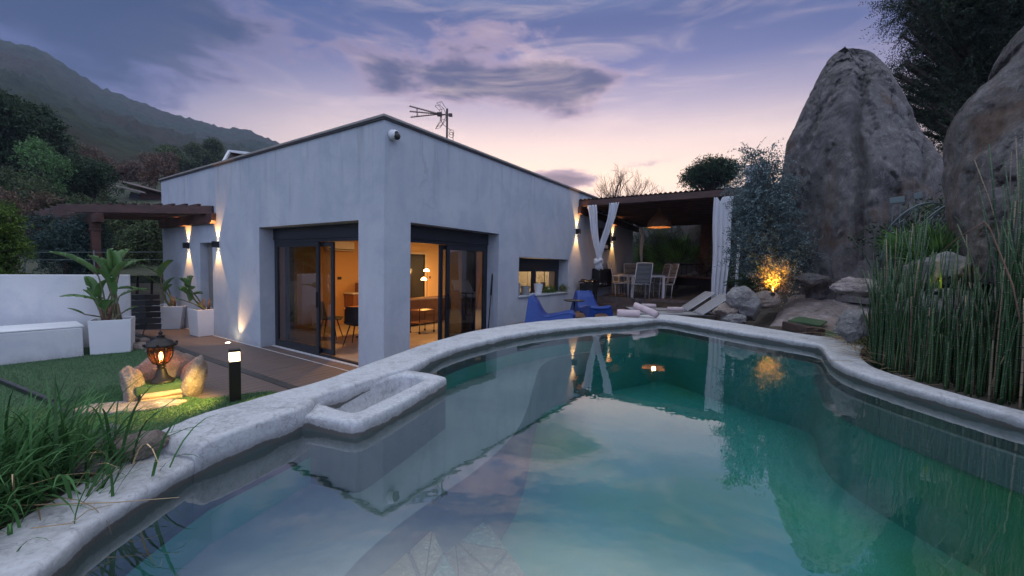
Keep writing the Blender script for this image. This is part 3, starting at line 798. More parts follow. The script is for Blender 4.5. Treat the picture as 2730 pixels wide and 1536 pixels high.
# ---- pool coping: stations of (inner x, y, outer x, y, top z)
ST = [(-1.20, -0.6, -1.56, -0.6, 1.015), (-1.20, 0.3, -1.54, 0.3, 1.015), (-1.215, 0.99, -1.515, 1.10, 1.015), (-1.265, 1.2, -1.52, 1.30, 1.015),
      (-1.27, 1.40, -1.55, 1.50, 1.015), (-1.262, 1.585, -1.545, 1.67, 1.012), (-1.258, 1.60, -1.54, 1.69, 1.03), (-1.245, 1.632, -1.53, 1.72, 1.070), (-1.22, 1.70, -1.525, 1.80, 1.078),
      (-1.165, 1.84, -1.50, 1.965, 1.078), (-1.07, 2.11, -1.402, 2.20, 1.07), (-1.095, 2.30, -1.36, 2.32, 1.065), (-1.03, 2.45, -1.29, 2.48, 1.06), (-0.95, 2.66, -1.22, 2.70, 1.052), (-0.86, 2.90, -1.17, 2.94, 1.045), (-0.77, 3.06, -1.13, 3.12, 1.04),
      (-0.66, 3.62, -1.02, 3.62, 1.025), (-0.49, 4.02, -0.86, 4.15, 1.02), (-0.24, 4.42, -0.58, 4.78, 1.02), (0.06, 4.84, -0.24, 5.30, 1.02),
      (0.42, 5.20, 0.18, 5.80, 1.02), (0.95, 5.62, 0.80, 6.31, 1.02), (1.60, 6.02, 1.62, 6.80, 1.02), (2.10, 6.34, 2.35, 7.14, 1.02), (2.42, 6.56, 2.74, 7.24, 1.02),
      (2.62, 6.30, 3.08, 6.90, 1.02), (3.00, 5.40, 3.50, 6.15, 1.02), (3.25, 4.90, 3.74, 5.40, 1.02), (3.40, 4.60, 4.00, 4.98, 1.02), (3.38, 4.42, 4.02, 4.62, 1.02), (3.20, 4.12, 3.72, 4.30, 1.02),
      (2.98, 3.76, 3.36, 3.88, 1.02), (2.85, 3.42, 3.12, 3.44, 1.02), (2.83, 3.05, 3.05, 3.00, 1.02), (2.87, 2.60, 3.05, 2.60, 1.02), (2.94, 2.2, 3.13, 2.25, 1.02),
      (3.02, 1.6, 3.24, 1.6, 1.02), (3.10, 0.6, 3.40, 0.6, 1.02), (3.10, -0.3, 3.45, -0.6, 1.02), (2.9, -0.6, 3.2, -0.95, 1.02), (0.5, -0.62, 0.5, -0.98, 1.02), (-0.9, -0.62, -1.3, -0.98, 1.02)]
fine = catmull(ST, 6, closed=True)
rows = []
for k, (ix, iy, ox, oy, tz) in enumerate(fine):
    I_, O_ = Vector((ix, iy, 0)), Vector((ox, oy, 0)); d = (O_ - I_); wd = d.length; d.normalize()
    def P_(t, z, amp=0.0035):
        p = I_ + d * t; p.z = z
        q = p * 5.0
        nz = noise.fractal(q, 0.7, 2.0, 4) * amp + noise.noise(p * 1.3) * amp * 0.6
        off = noise.noise(p * 2.7 + Vector((5, 2, 1))) * amp * 1.2
        return (p.x + d.x * off, p.y + d.y * off, p.z + nz)
    r = 0.035
    row = [P_(0.012, 0.015, 0), P_(0.012, 0.80, .004), P_(0.006, 0.90, .005), P_(0.004, 0.945, .005), P_(-0.006, 0.975, .006), P_(-0.004, tz - 0.020), P_(0.001, tz - 0.008), P_(0.014, tz - 0.001)]
    row += [P_(wd * t, tz) for t in (0.18, 0.32, 0.46, 0.6, 0.74, 0.86)]
    row += [P_(wd - 0.02, tz - 0.002), P_(wd - 0.005, tz - 0.010), P_(wd, tz - 0.025), P_(wd, 0.6), P_(wd, -0.06, 0)]
    rows.append(row)
rows.append(rows[0])
rim = MB(); rim.grid(rows)
struct(rim.build('pool_coping', M['coping'], smooth=True, weld=True))
inner_poly = [(a[0], a[1]) for a in fine]
outer_poly = [(a[2], a[3]) for a in fine]

# ---- trough built out over the water
tr_out = [(-1.15, 2.13), (-1.05, 2.10), (-0.95, 2.072), (-0.86, 2.036), (-0.80, 2.018), (-0.765, 2.022), (-0.735, 2.06), (-0.70, 2.14), (-0.62, 2.36), (-0.54, 2.60), (-0.475, 2.80), (-0.455, 2.86), (-0.47, 2.89), (-0.52, 2.93), (-0.62, 2.99), (-0.76, 3.05), (-0.88, 3.06), (-1.00, 2.75)]
tr_in = [(-1.085, 2.33), (-1.03, 2.27), (-0.96, 2.215), (-0.90, 2.185), (-0.855, 2.172), (-0.825, 2.18), (-0.805, 2.21), (-0.785, 2.27), (-0.735, 2.41), (-0.675, 2.58), (-0.615, 2.76), (-0.602, 2.81), (-0.615, 2.85), (-0.65, 2.885), (-0.70, 2.91), (-0.77, 2.92), (-0.83, 2.90), (-0.96, 2.63)]
def lift(pl, z, f=1.0, amp=0.003):
    return [(x, y, z + noise.fractal(Vector((x * 6, y * 6, z)), 0.7, 2, 3) * amp) for x, y in pl]
cI = Vector((-0.83, 2.55))
def shr(pl, s_): return [(cI.x + (x - cI.x) * s_, cI.y + (y - cI.y) * s_) for x, y in pl]
def lp(a, b, t): return [(p[0] * (1 - t) + q[0] * t, p[1] * (1 - t) + q[1] * t) for p, q in zip(a, b)]
to, ti = catmull(tr_out, 3, True), catmull(tr_in, 3, True)
trows = [lift(to, 0.10, amp=0), lift(to, 0.90), lift(lp(to, ti, -0.03), 0.962), lift(lp(to, ti, -0.01), 1.003), lift(lp(to, ti, 0.03), 1.016), lift(lp(to, ti, 0.12), 1.021), lift(lp(to, ti, 0.5), 1.022), lift(lp(to, ti, 0.85), 1.02), lift(lp(to, ti, 0.96), 1.014), lift(ti, 0.998), lift(shr(ti, 0.985), 0.95), lift(shr(ti, 0.95), 0.865), lift(shr(ti, 0.88), 0.845), lift(shr(ti, 0.02), 0.84)]
trt = thing('stone_trough', 'cement trough built out over the pool water from the left coping', 'trough', (-0.83, 2.55, 0.0))
trm = MB(); trm.grid([list(r) + [r[0]] for r in trows[:10]]); trm.build('trough_rim', M['coping'], trt, smooth=True, weld=True)
trm = MB(); trm.grid([list(r) + [r[0]] for r in trows[9:]]); trm.build('basin', M['basin'], trt, smooth=True, weld=True, recalc=False)

# ---- pool shell
M['pool_plaster'] = mat('pool_plaster', (0.13, 0.17, 0.17), (0.20, 0.24, 0.235), scale=1.6, rough=0.8, bump=0.3, detail=9)
M['pool_deep'] = mat('pool_deep_plaster', (0.11, 0.36, 0.32), (0.06, 0.29, 0.28), scale=0.9, rough=0.8, bump=0.2, c3=(0.10, 0.30, 0.12), s3=0.35)
fl = MB(); fl.add([(x, y, 0.02) for x, y in inner_poly], [tuple(range(len(inner_poly)))])
struct(fl.build('pool_floor', M['pool_deep'], recalc=False))
pw = MB()
pr = [[(x, y, z) for x, y in inner_poly + [inner_poly[0]]] for z in (0.01, 0.70)]
# deep side wall: the coping foot is plaster; a green band clads the deep end below it
cen = Vector((0.9, 3.0))
ring = [(x + (cen.x - x) * 0.02, y + (cen.y - y) * 0.02) for x, y in inner_poly]
pw.grid([[(x, y, z) for x, y in ring + [ring[0]]] for z in (0.02, 0.80)])
struct(pw.build('pool_wall', M['pool_deep']))
# shallow shelf on the house side
sh_edge = [(-0.75, 0.4), (-0.68, 1.0), (-0.60, 1.48), (-0.51, 1.72), (-0.39, 1.94), (-0.16, 2.32), (0.04, 2.80), (0.15, 3.32), (0.24, 4.01), (0.36, 4.74), (0.62, 5.25), (1.10, 5.60)]
sh_edge = catmull(sh_edge, 5)
left_in = [p for p in inner_poly[:120] if True]
li = []
for a in fine:
    if len(li) and a[0] > 1.2: break
    if len(li) and a[1] < li[-1][1] + 0.004: continue
    li.append((a[0] - 0.02, a[1]))
li = [p for p in li if p[1] > 0.2 and p[0] < 1.25]
poly = sh_edge + li[::-1]
shf = MB(); shf.prism(poly, 0.03, 0.655)
struct(shf.build('pool_shelf', M['pool_plaster'], bevel=0.03))
# pale ledge following the right wall just under the water
re_ = []
for (ix, iy, ox, oy, tz) in fine:
    if ix > 2.7 and iy > 0.6 or (iy > 5.7): re_.append((ix, iy, ox, oy))
lm = MB()
r0, r1, r2 = [], [], []
for ix, iy, ox, oy in re_:
    d = Vector((ix - ox, iy - oy)).normalized()
    r0.append((ix, iy, 0.80)); r1.append((ix + d.x * 0.05, iy + d.y * 0.05, 0.80)); r2.append((ix + d.x * 0.05, iy + d.y * 0.05, 0.60))
lm.grid([r0, r1, r2])
struct(lm.build('pool_ledge', M['pool_plaster']))

# stone clad steps in the near corner of the water
M['paver'] = granite_mat('step_paver', (0.26, 0.21, 0.15), (0.38, 0.31, 0.22), (0.24, 0.19, 0.14), (0.44, 0.31, 0.17), streak=0)
M['paver2'] = granite_mat('step_paver_green', (0.20, 0.26, 0.21), (0.30, 0.38, 0.31), (0.2, 0.24, 0.2), (0.33, 0.35, 0.25), streak=0)
M['grout'] = mat('step_mortar', (0.17, 0.18, 0.18), (0.13, 0.14, 0.14), scale=8, rough=0.9)
def paver_step(apex, lft, rgt, z, seed, name):
    # a step with one corner pointing to the far side, its top laid with irregular stones
    a, l, r = Vector(apex), Vector(lft), Vector(rgt)
    L2 = a + (l - a) * 3.2; R2 = a + (r - a) * 3.2
    m = MB(); m.prism([a, L2, L2 + (R2 - L2) * 0.5 + Vector((0.1, -0.6)), R2][::1], 0.03, z)
    st = struct(m.build(name, M['grout'], bevel=0.012))
    rr = random.Random(seed); stones = []
    u, v = (L2 - a), (R2 - a)
    nu = 5
    pts = {}
    for i in range(nu + 1):
        for j in range(nu + 1):
            ju, jv = (0 if i in (0,) else rr.uniform(-.22, .22)), (0 if j in (0,) else rr.uniform(-.22, .22))
            pts[i, j] = a + u * ((i + ju) / nu) + v * ((j + jv) / nu)
    for i in range(nu):
        for j in range(nu):
            q = [pts[i, j], pts[i + 1, j], pts[i + 1, j + 1], pts[i, j + 1]]
            c = sum(q, Vector((0, 0))) / 4
            if c.y < -0.2 or c.x < -1.1: continue
            groups = [q] if rr.random() < 0.5 else ([[q[0], q[1], q[2]], [q[0], q[2], q[3]]] if rr.random() < .5 else [[q[0], q[1], q[3]], [q[1], q[2], q[3]]])
            for gq in groups:
                c = sum(gq, Vector((0, 0))) / len(gq)
                gq = [p + (c - p).normalized() * 0.012 for p in gq]
                s_ = MB(); tz = z + 0.014 + rr.uniform(0, .006)
                s_.prism([(p.x, p.y) for p in gq], z - 0.004, tz)
                s_.build('paving_stone', M['paver'] if rr.random() < 0.65 else M['paver2'], parent=None, bevel=0.004, seg=1).parent = st
    return st
PM['pool_step'] = Matrix(); 
paver_step((-0.37, 1.96), (-0.53, 1.66), (-0.21, 1.67), 0.50, 3, 'pool_step')
paver_step((-0.17, 2.43), (-0.32, 2.08), (0.10, 1.93), 0.30, 5, 'pool_step')

# ---- water
wm = bpy.data.materials.new('pool_water'); wm.use_nodes = True
k = N(wm.node_tree); k.n.remove(k.n['Principled BSDF'])
t = k.new('ShaderNodeBsdfTransparent'); t.inputs[0].default_value = (0.95, 0.985, 0.975, 1)
gl = k.new('ShaderNodeBsdfGlossy'); gl.inputs['Roughness'].default_value = 0.0; gl.inputs[0].default_value = (1, 1, 1, 1)
fr = two_sided_fresnel(k, 3.2)
tcn = k.new('ShaderNodeTexCoord')
bn = k.new('ShaderNodeBump'); bn.inputs['Strength'].default_value = 0.35; bn.inputs['Distance'].default_value = 0.0028
k.l.new(k.noise(tcn.outputs['Object'], 5, 3, 0.5), bn.inputs['Height'])
k.l.new(bn.outputs[0], gl.inputs['Normal'])
mx = k.new('ShaderNodeMixShader'); k.l.new(fr.outputs[0], mx.inputs[0]); k.l.new(t.outputs[0], mx.inputs[1]); k.l.new(gl.outputs[0], mx.inputs[2])
k.l.new(mx.outputs[0], k.n['Material Output'].inputs[0])
va = k.new('ShaderNodeVolumeAbsorption'); va.inputs[0].default_value = (0.25, 0.80, 0.76, 1); va.inputs[1].default_value = 0.38
k.l.new(va.outputs[0], k.n['Material Output'].inputs['Volume'])
wp = []; done_tr = False
c_tr = Vector((-0.83, 2.56))
for (ix, iy, ox, oy, tz) in fine:
    if ix < -0.7 and 2.09 < iy < 3.07:
        if not done_tr:
            done_tr = True
            for (x, y) in tr_out[1:-2]:
                v = Vector((x, y)); d = (c_tr - v).normalized(); wp.append((x + d.x * 0.035, y + d.y * 0.035))
        continue
    d = Vector((ox - ix, oy - iy)).normalized(); wp.append((ix + d.x * 0.05, iy + d.y * 0.05))
wmb = MB(); wmb.prism(wp, -0.02, 0.94)
struct(wmb.build('pool_water', wm))

# ---- terraces
def slab(name, poly, z0, z1, m, bevel=0.0):
    s_ = MB(); s_.prism([(p[0], p[1]) for p in poly], z0, z1)
    return struct(s_.build(name, m, bevel=bevel))
T0 = hl(3.42, -0.004); T1 = hl(8.46, -0.004)
E0 = hl(8.42, 0)                                   # dining deck front, square to the house wall
ds = Vector((math.cos(AZ), -math.sin(AZ), 0))
slab('lower_terrace', [T0, T1, E0 + ds * 3.3, (5.6, 10.6), (5.3, 8.4), (3.9, 6.3), (3.3, 6.7), (2.9, 7.3), (2.3, 7.3), (0.85, 6.5), (0.1, 6.0), (-0.3, 5.4)][:12], -0.05, 0.50, M['deck'])
W0, W1 = hl(8.45, -0.004), hl(12.4, -0.004)
dpoly = [hl(8.45, -0.004), hl(8.45, -0.004) + ds * 4.4, hl(16.5, -0.004) + ds * 5.5, hl(16.5, -0.004)]
slab('dining_deck', dpoly, 0.55, 0.905, M['deck'], bevel=0.01)
slab('deck_step', [hl(8.05, -0.004) + ds * .35, hl(8.05, -0.004) + ds * 3.6, hl(8.46, 0) + ds * 3.6, hl(8.46, 0) + ds * 0.35], 0.49, 0.70, M['deck'], bevel=0.01)

# ---- timber deck by the house: every board a piece
deck = struct(bpy.data.objects.new('timber_deck', None)); COL.objects.link(deck)
deck.location = CORNER; deck.rotation_euler = (0, 0, HROT); PM[deck.name] = Matrix.Translation(CORNER) @ Matrix.Rotation(HROT, 4, 'Z')
def board_mesh(L, w_):
    m = MB(); m.box((0, 0, -0.0125), (L, w_, 0.025)); 
    return m
def lay(x0, x1, ys, w_):
    o = board_mesh(x1 - x0 - 0.006, w_ - 0.007).build('deck_board', M['deck'], deck, local=True, bevel=0.003, seg=1)
    first = True
    for y in ys:
        b = o if first else o.copy()
        if not first: COL.objects.link(b); b.parent = deck
        first = False
        b.location = ((x0 + x1) / 2, y, random.uniform(-0.0012, 0.0012))
lay(-0.985, -0.02, np.arange(-1.2, 9.6, 0.145), 0.145)
lay(-2.35, -1.125, np.arange(-1.2, 4.2, 0.145), 0.145)
bb = MB(); bb.box((-1.055, 4.2, -0.010), (0.125, 11, 0.025)); bb.build('border_board', M['deckborder'], deck, local=True, bevel=0.003)
bb = MB(); bb.box((-0.013, 4.9, -0.0125), (0.026, 9.4, 0.024)); bb.build('edge_strip', M['alu'], deck, local=True)
for L_ in (-0.2, 1.2, 2.2): pass
sub = MB(); sub.box((-1.2, 4.2, -0.055), (2.5, 11.2, 0.03)); sub.build('joists', M['black'], deck, local=True)
lay(0.02, 3.3, [], 0.145) if False else None
sd = MB(); sd.prism([hl(-0.0, -0.03), hl(3.40, -0.03), hl(3.40, -3.4), hl(0, -2.6)], -0.03, -0.005)
struct(sd.build('pool_side_deck', M['deck']))

# ---- artificial lawn: base and blades
lawn_poly = [(-9.6, 9.2), (-8.25, 8.75), (-7.55, 8.35), (-6.55, 7.75), (-5.75, 7.15), (-5.15, 6.45), (-4.72, 5.75), (-4.30, 5.30), (-3.95, 5.22), (-3.65, 5.42), (-3.35, 5.58), (-3.0, 5.5), (-2.4, 5.0), (-1.4, 3.9), (-1.15, 3.2), (-1.2, 2.6), (-1.45, 1.9), (-1.9, 0.8), (-4, -1.0), (-14, -1), (-14, 9.2)]
lw = MB()
def lawn_z(x, y): return 0.022 + 0.018 * noise.noise(Vector((x * 0.8, y * 0.8, 0)))
lw.add([(x, y, 0.022) for x, y in lawn_poly], [tuple(range(len(lawn_poly)))])
struct(lw.build('lawn', M['turf'], recalc=False))
def blades(name, pts_, hgt, wid, m, lean=0.35, label=None):
    n = len(pts_); a = rng.uniform(0, 2 * math.pi, n); h = hgt * rng.uniform(0.6, 1.2, n)
    lx = rng.normal(0, lean, n) * h; ly = rng.normal(0, lean, n) * h
    base_ = np.asarray(pts_); wv = np.stack([np.cos(a) * wid, np.sin(a) * wid, np.zeros(n)], 1)
    tip = base_ + np.stack([lx, ly, h], 1)
    V = np.stack([base_ - wv, base_ + wv, tip], 1).reshape(-1, 3)
    me = bpy.data.meshes.new(name); me.vertices.add(3 * n); me.vertices.foreach_set('co', V.ravel().astype(np.float32))
    me.loops.add(3 * n); me.loops.foreach_set('vertex_index', np.arange(3 * n, dtype=np.int32))
    me.polygons.add(n); me.polygons.foreach_set('loop_start', np.arange(0, 3 * n, 3, dtype=np.int32)); me.polygons.foreach_set('loop_total', np.full(n, 3, dtype=np.int32))
    me.materials.append(m); me.update(calc_edges=True)
    o = bpy.data.objects.new(name, me); COL.objects.link(o)
    return o
pts_ = []
def scatter(poly, dens, box_):
    n = int((box_[1] - box_[0]) * (box_[3] - box_[2]) * dens)
    xs = rng.uniform(box_[0], box_[1], n); ys = rng.uniform(box_[2], box_[3], n)
    return [(x, y) for x, y in zip(xs, ys) if inside(x, y, poly)]
P1 = scatter(lawn_poly, 5200, (-5.6, -1.0, 2.6, 5.7)) + scatter(lawn_poly, 1800, (-9.8, -4.6, 4.2, 9.3))
o = blades('turf_blades', [(x, y, 0.02) for x, y in P1], 0.030, 0.0035, M['turfblade'])
tag(o, 'short green artificial turf covering the lawn', 'turf', kind='stuff')
eb = MB(); eb.beam((-8.2, 6.2, 0.04), (-5.6, 4.92, 0.04), 0.05, 0.08); eb.beam((-5.6, 4.92, 0.03), (-4.6, 4.30, 0.03), 0.05, 0.06)
tag(eb.build('lawn_edging', M['black'], bevel=0.01), 'black edging strip across the lawn behind the long grass', 'edging')

# ---- garden bank, right of and behind the pool
CP = [(3.1, -1, .98), (3.3, .6, .98), (3.2, 1.8, .98), (3.05, 2.6, .985), (3.1, 3.3, .985), (3.6, 4.2, .985), (4.0, 4.8, .98), (3.8, 5.4, .93), (3.45, 6.3, .80), (3.2, 7.2, .5), (4.3, 6.2, 1.0), (5, 3, 1.05), (6, 5, 1.30), (7, 3, 1.45), (4.6, 5.2, 1.1),
      (5.0, 7.4, 1.1), (6.2, 7.4, 1.45), (7.5, 8, 1.75), (6.4, 9.2, 1.35), (5.6, 8.6, .95), (5.4, 9.8, .7), (7.3, 12, 1.2), (6.6, 10.8, 1.0), (10, 10, 2.0), (12, 14, 2.6), (14, 6, 2.8), (10, 3, 2.0), (4.6, 10, .4), (3, 9, .4), (1, 8, .3), (0, 10, .2), (4.2, 8.0, .42), (8.5, 15.5, 1.3),
      (9, 18, 1.9), (6.5, 21, 1.8), (12, 24, 3.4), (5, 17, .8), (4, 14, .8), (2, 16, .6), (5.5, 25, 2.6), (-1, 20, .3), (20, 20, 5.0), (20, 5, 3.5), (8, 30, 3.6), (22, 30, 6), (-2, 30, .6), (14, -1, 2.5), (8, -1, 1.7), (16, 36, 6), (2, 36, 3.0)]
CPa = np.array(CP)
def bank_z(x, y):
    d2 = (CPa[:, 0] - x) ** 2 + (CPa[:, 1] - y) ** 2 + 0.03
    w_ = 1 / d2 ** 1.5
    return float((w_ * CPa[:, 2]).sum() / w_.sum())
terrace_poly = [tuple(hl(2.5, 0))[:2], tuple(hl(8.9, 0))[:2], (5.2, 10.6), (4.95, 8.5), (3.75, 6.95), (2.9, 7.0), (0.0, 5.7)]
bk = MB(); idx = {}
nx, ny = 100, 150
xs = np.linspace(-2.5, 24, nx); ys = np.linspace(-1.5, 38, ny)
housepoly = [tuple(hl(-0.3, -0.0))[:2], tuple(hl(12.5, 0))[:2], tuple(hl(12.5, 9.8))[:2], tuple(hl(-.3, 9.8))[:2]]
inn2 = inner_poly
for i in range(nx - 1):
    for j in range(ny - 1):
        x, y = (xs[i] + xs[i + 1]) / 2, (ys[j] + ys[j + 1]) / 2
        if x < 2.95 and y < 7.6: continue
        if inside(x, y, inn2) or inside(x, y, housepoly): continue
        if min(abs(p[0] - x) + abs(p[1] - y) for p in inn2[::3]) < 0.16 : continue
        q = []
        for a, b in ((i, j), (i + 1, j), (i + 1, j + 1), (i, j + 1)):
            if (a, b) not in idx:
                z = bank_z(xs[a], ys[b]) + 0.05 * noise.fractal(Vector((xs[a], ys[b], 0)), .8, 2, 4)
                if inside(xs[a], ys[b], outer_poly): z = 0.90
                if inside(xs[a], ys[b], terrace_poly): z = min(z, 0.30)
                idx[a, b] = len(bk.v); bk.v.append((xs[a], ys[b], z))
            q.append(idx[a, b])
        bk.f.append(tuple(q)); bk.mi.append(0)
struct(bk.build('garden_bank', M['soil'], smooth=True))

# near planting bed beside the low coping
def bed_z(x, y):
    t = (-1.52 - x) / 2.2
    return max(0.0, 0.99 * (1 - min(1, max(0, t)) ** 1.6) * (1 - min(1, max(0, (y - 1.75) / 0.45)))) + 0.03 * noise.fractal(Vector((x * 3, y * 3, 0)), .8, 2, 3)
bd = MB(); R_ = []
for i in range(34):
    y = -0.6 + i * 0.09
    R_.append([(-1.50 - j * 0.09, y, bed_z(-1.50 - j * 0.09, y)) for j in range(28)])
bd.grid(R_)
struct(bd.build('planting_bed', M['soil'], smooth=True))

# ---- far mountain and the wooded slope below it
RIDGE = [(-85, .36), (-62, .34), (-54, .335), (-50.8, .322), (-48.5, .324), (-45.2, .289), (-43.1, .280), (-40.3, .268), (-37.5, .264), (-34.8, .258), (-32.7, .263), (-29.9, .247), (-27.7, .218), (-22, .16), (-12, .09), (5, .06), (25, .05), (60, .06)]
RA = np.array(RIDGE)
def hill_z(a_deg, r):
    t = min(1.0, max(0.0, (r - 45) / 560.0))
    prof = 0.08 * min(1, t * 12) ** 1.0 + 0.92 * t ** 1.35
    top = np.interp(a_deg, RA[:, 0], RA[:, 1]) * 605
    n_ = noise.fractal(Vector((math.sin(math.radians(a_deg)) * r / 120, math.cos(math.radians(a_deg)) * r / 120, 0)), 0.9, 2, 5)
    z = prof * top + n_ * 16 * t * (1 - t) * 2.2
    if r > 605: z = top - (r - 605) * 0.3
    return 1.2 + z
hm = MB(); HR = []
rad = [30, 40, 46, 52, 60, 70, 82, 95, 110] + list(np.linspace(125, 605, 120)) + [640, 700]
angs = np.linspace(-85, 62, 420)
for r in rad:
    row = []
    for a in angs:
        z = hill_z(a, r) if r > 45 else -1
        z += max(0, min(1, (r - 90) / 100)) * abs(noise.fractal(Vector((math.sin(math.radians(a)) * r / 6.0, math.cos(math.radians(a)) * r / 6.0, 3)), .5, 2, 3)) * 5.0
        row.append((math.sin(math.radians(a)) * r, math.cos(math.radians(a)) * r, z))
    HR.append(row)
hm.grid(HR)
M['hill'] = mat('wooded_hill', (0.016, 0.028, 0.020), (0.045, 0.060, 0.036), scale=0.11, rough=0.95, detail=9, c3=(0.05, 0.042, 0.030), s3=0.012, bump=1.0, bscale=0.25, bdist=3.0, spec=0.1)
struct(hm.build('mountain', M['hill'], smooth=True))
# ================================================================== HOUSE
house = thing('house', 'low pale rendered house with flat roof and two large sliding doors at its near corner', 'house', CORNER, HROT)
RZ = 4.03
def wall_holes(u0, u1, z0, z1, holes, thick, fn):
    us = sorted({u0, u1, *[h[0] for h in holes], *[h[1] for h in holes]}); zs = sorted({z0, z1, *[h[2] for h in holes], *[h[3] for h in holes]})
    m = MB(); ok = {}
    for i in range(len(us) - 1):
        for j in range(len(zs) - 1):
            cu, cz = (us[i] + us[i + 1]) / 2, (zs[j] + zs[j + 1]) / 2
            ok[i, j] = not any(h[0] < cu < h[1] and h[2] < cz < h[3] for h in holes)
    for (i, j), s_ in ok.items():
        if not s_: continue
        a, b, c, d = us[i], us[i + 1], zs[j], zs[j + 1]
        for w_ in (0, thick): m.add([fn(a, w_, c), fn(b, w_, c), fn(b, w_, d), fn(a, w_, d)], [(0, 1, 2, 3) if w_ == 0 else (3, 2, 1, 0)])
        for (di, dj, e) in ((-1, 0, ((a, c), (a, d))), (1, 0, ((b, c), (b, d))), (0, -1, ((a, c), (b, c))), (0, 1, ((a, d), (b, d)))):
            if not ok.get((i + di, j + dj), False):
                (p, q), (r_, s2) = e
                m.add([fn(p, 0, q), fn(r_, 0, s2), fn(r_, thick, s2), fn(p, thick, q)], [(0, 1, 2, 3)])
    return m
TH = 0.36
fL = lambda u, w_, z: (w_, u, z)
fR = lambda u, w_, z: (u, w_, z)
wl = wall_holes(0.0, 9.62, -0.05, RZ, [(0.634, 3.96, -0.05, 2.515), (6.27, 7.01, -0.05, 2.24)], TH, fL)
wl.build('wall', M['stucco'], house, local=True, weld=True)
wr = wall_holes(TH, 12.12, -0.05, RZ, [(0.534, 3.02, -0.05, 2.505), (3.83, 6.39, 1.10, 2.035)], TH, fR)
# close the corner pier front
wr.build('wall', M['stucco'], house, local=True, weld=True)
ow = MB(); ow.box((12.12 - TH / 2, (TH + 9.62) / 2, RZ / 2), (TH, 9.62 - TH - 0.004, RZ)); ow.box((TH + 5.7, 9.62 - TH / 2, RZ / 2), (12.12 - 2 * TH - 0.01, TH, RZ - .002))
ow.build('rear_wall', M['stucco'], house, local=True)
M['trim'] = mat('roof_trim', (0.34, 0.31, 0.28), (0.27, 0.25, 0.23), scale=5, rough=0.5)
M['trim_dark'] = mat('roof_drip', (0.05, 0.05, 0.055), rough=0.5)
rf = MB(); rf.box((6.06, 4.81, RZ + 0.022), (12.12 + 0.09, 9.62 + 0.09, 0.038)); rf.build('roof', M['trim'], house, local=True, bevel=0.004)
r2 = MB(); r2.box((6.06, 4.81, RZ - 0.012), (12.12 + 0.06, 9.62 + 0.06, 0.028)); r2.build('roof_drip', M['trim_dark'], house, local=True)
rl = MB(); rl.box((0.4, 6.9, RZ + 0.085), (0.5, 4.6, 0.05)); rl.build('roof_flashing', M['alu'], house, local=True, bevel=.004)
# interior shell: x 0.36..9.3, y 0.36..5.6
fi = MB(); fi.box((4.9, 3.0, 0.0), (9.0, 5.25, 0.05)); fi.build('floor', M['floor_in'], house, local=True)
ci = MB(); ci.box((5.9, 4.8, 2.70), (11.3, 8.85, 0.08)); ci.build('ceiling', mat('ceiling_paint', (0.70, 0.60, 0.48), rough=0.9), house, local=True)
pi_ = wall_holes(TH + 0.002, 9.3, 0.02, 2.66, [(5.42, 6.32, 0.02, 2.17)], 0.12, lambda u, w_, z: (u, 5.62 + w_, z)); pi_.build('partition', M['wall_in'], house, local=True)
pj = MB(); pj.box((9.36, 3.0, 1.34), (0.12, 5.27, 2.63)); pj.build('partition', mat('kitchen_paint', (0.62, 0.50, 0.36), rough=.85), house, local=True)
lin = MB(); lin.box((TH + 0.010, 4.8, 1.33), (0.018, 1.6, 2.62)); lin.build('lining', M['wall_in'], house, local=True); lin = MB(); lin.box((3.42, TH + 0.010, 1.33), (0.78, 0.018, 2.62)); lin.build('lining', M['wall_in'], house, local=True)
idr = MB(); idr.box((5.87, 5.66, 1.09), (0.88, 0.05, 2.14)); d_ = idr.build('hall_door', M['darkdoor'], house, local=True)
idf = MB(); 
for x in (5.415, 6.325): idf.box((x, 5.605, 1.10), (0.07, 0.03, 2.2))
idf.box((5.87, 5.605, 2.205), (0.84, 0.03, 0.07)); idf.build('door_frame', mat('door_casing', (0.55, 0.42, 0.28), rough=.6), d_, local=True)

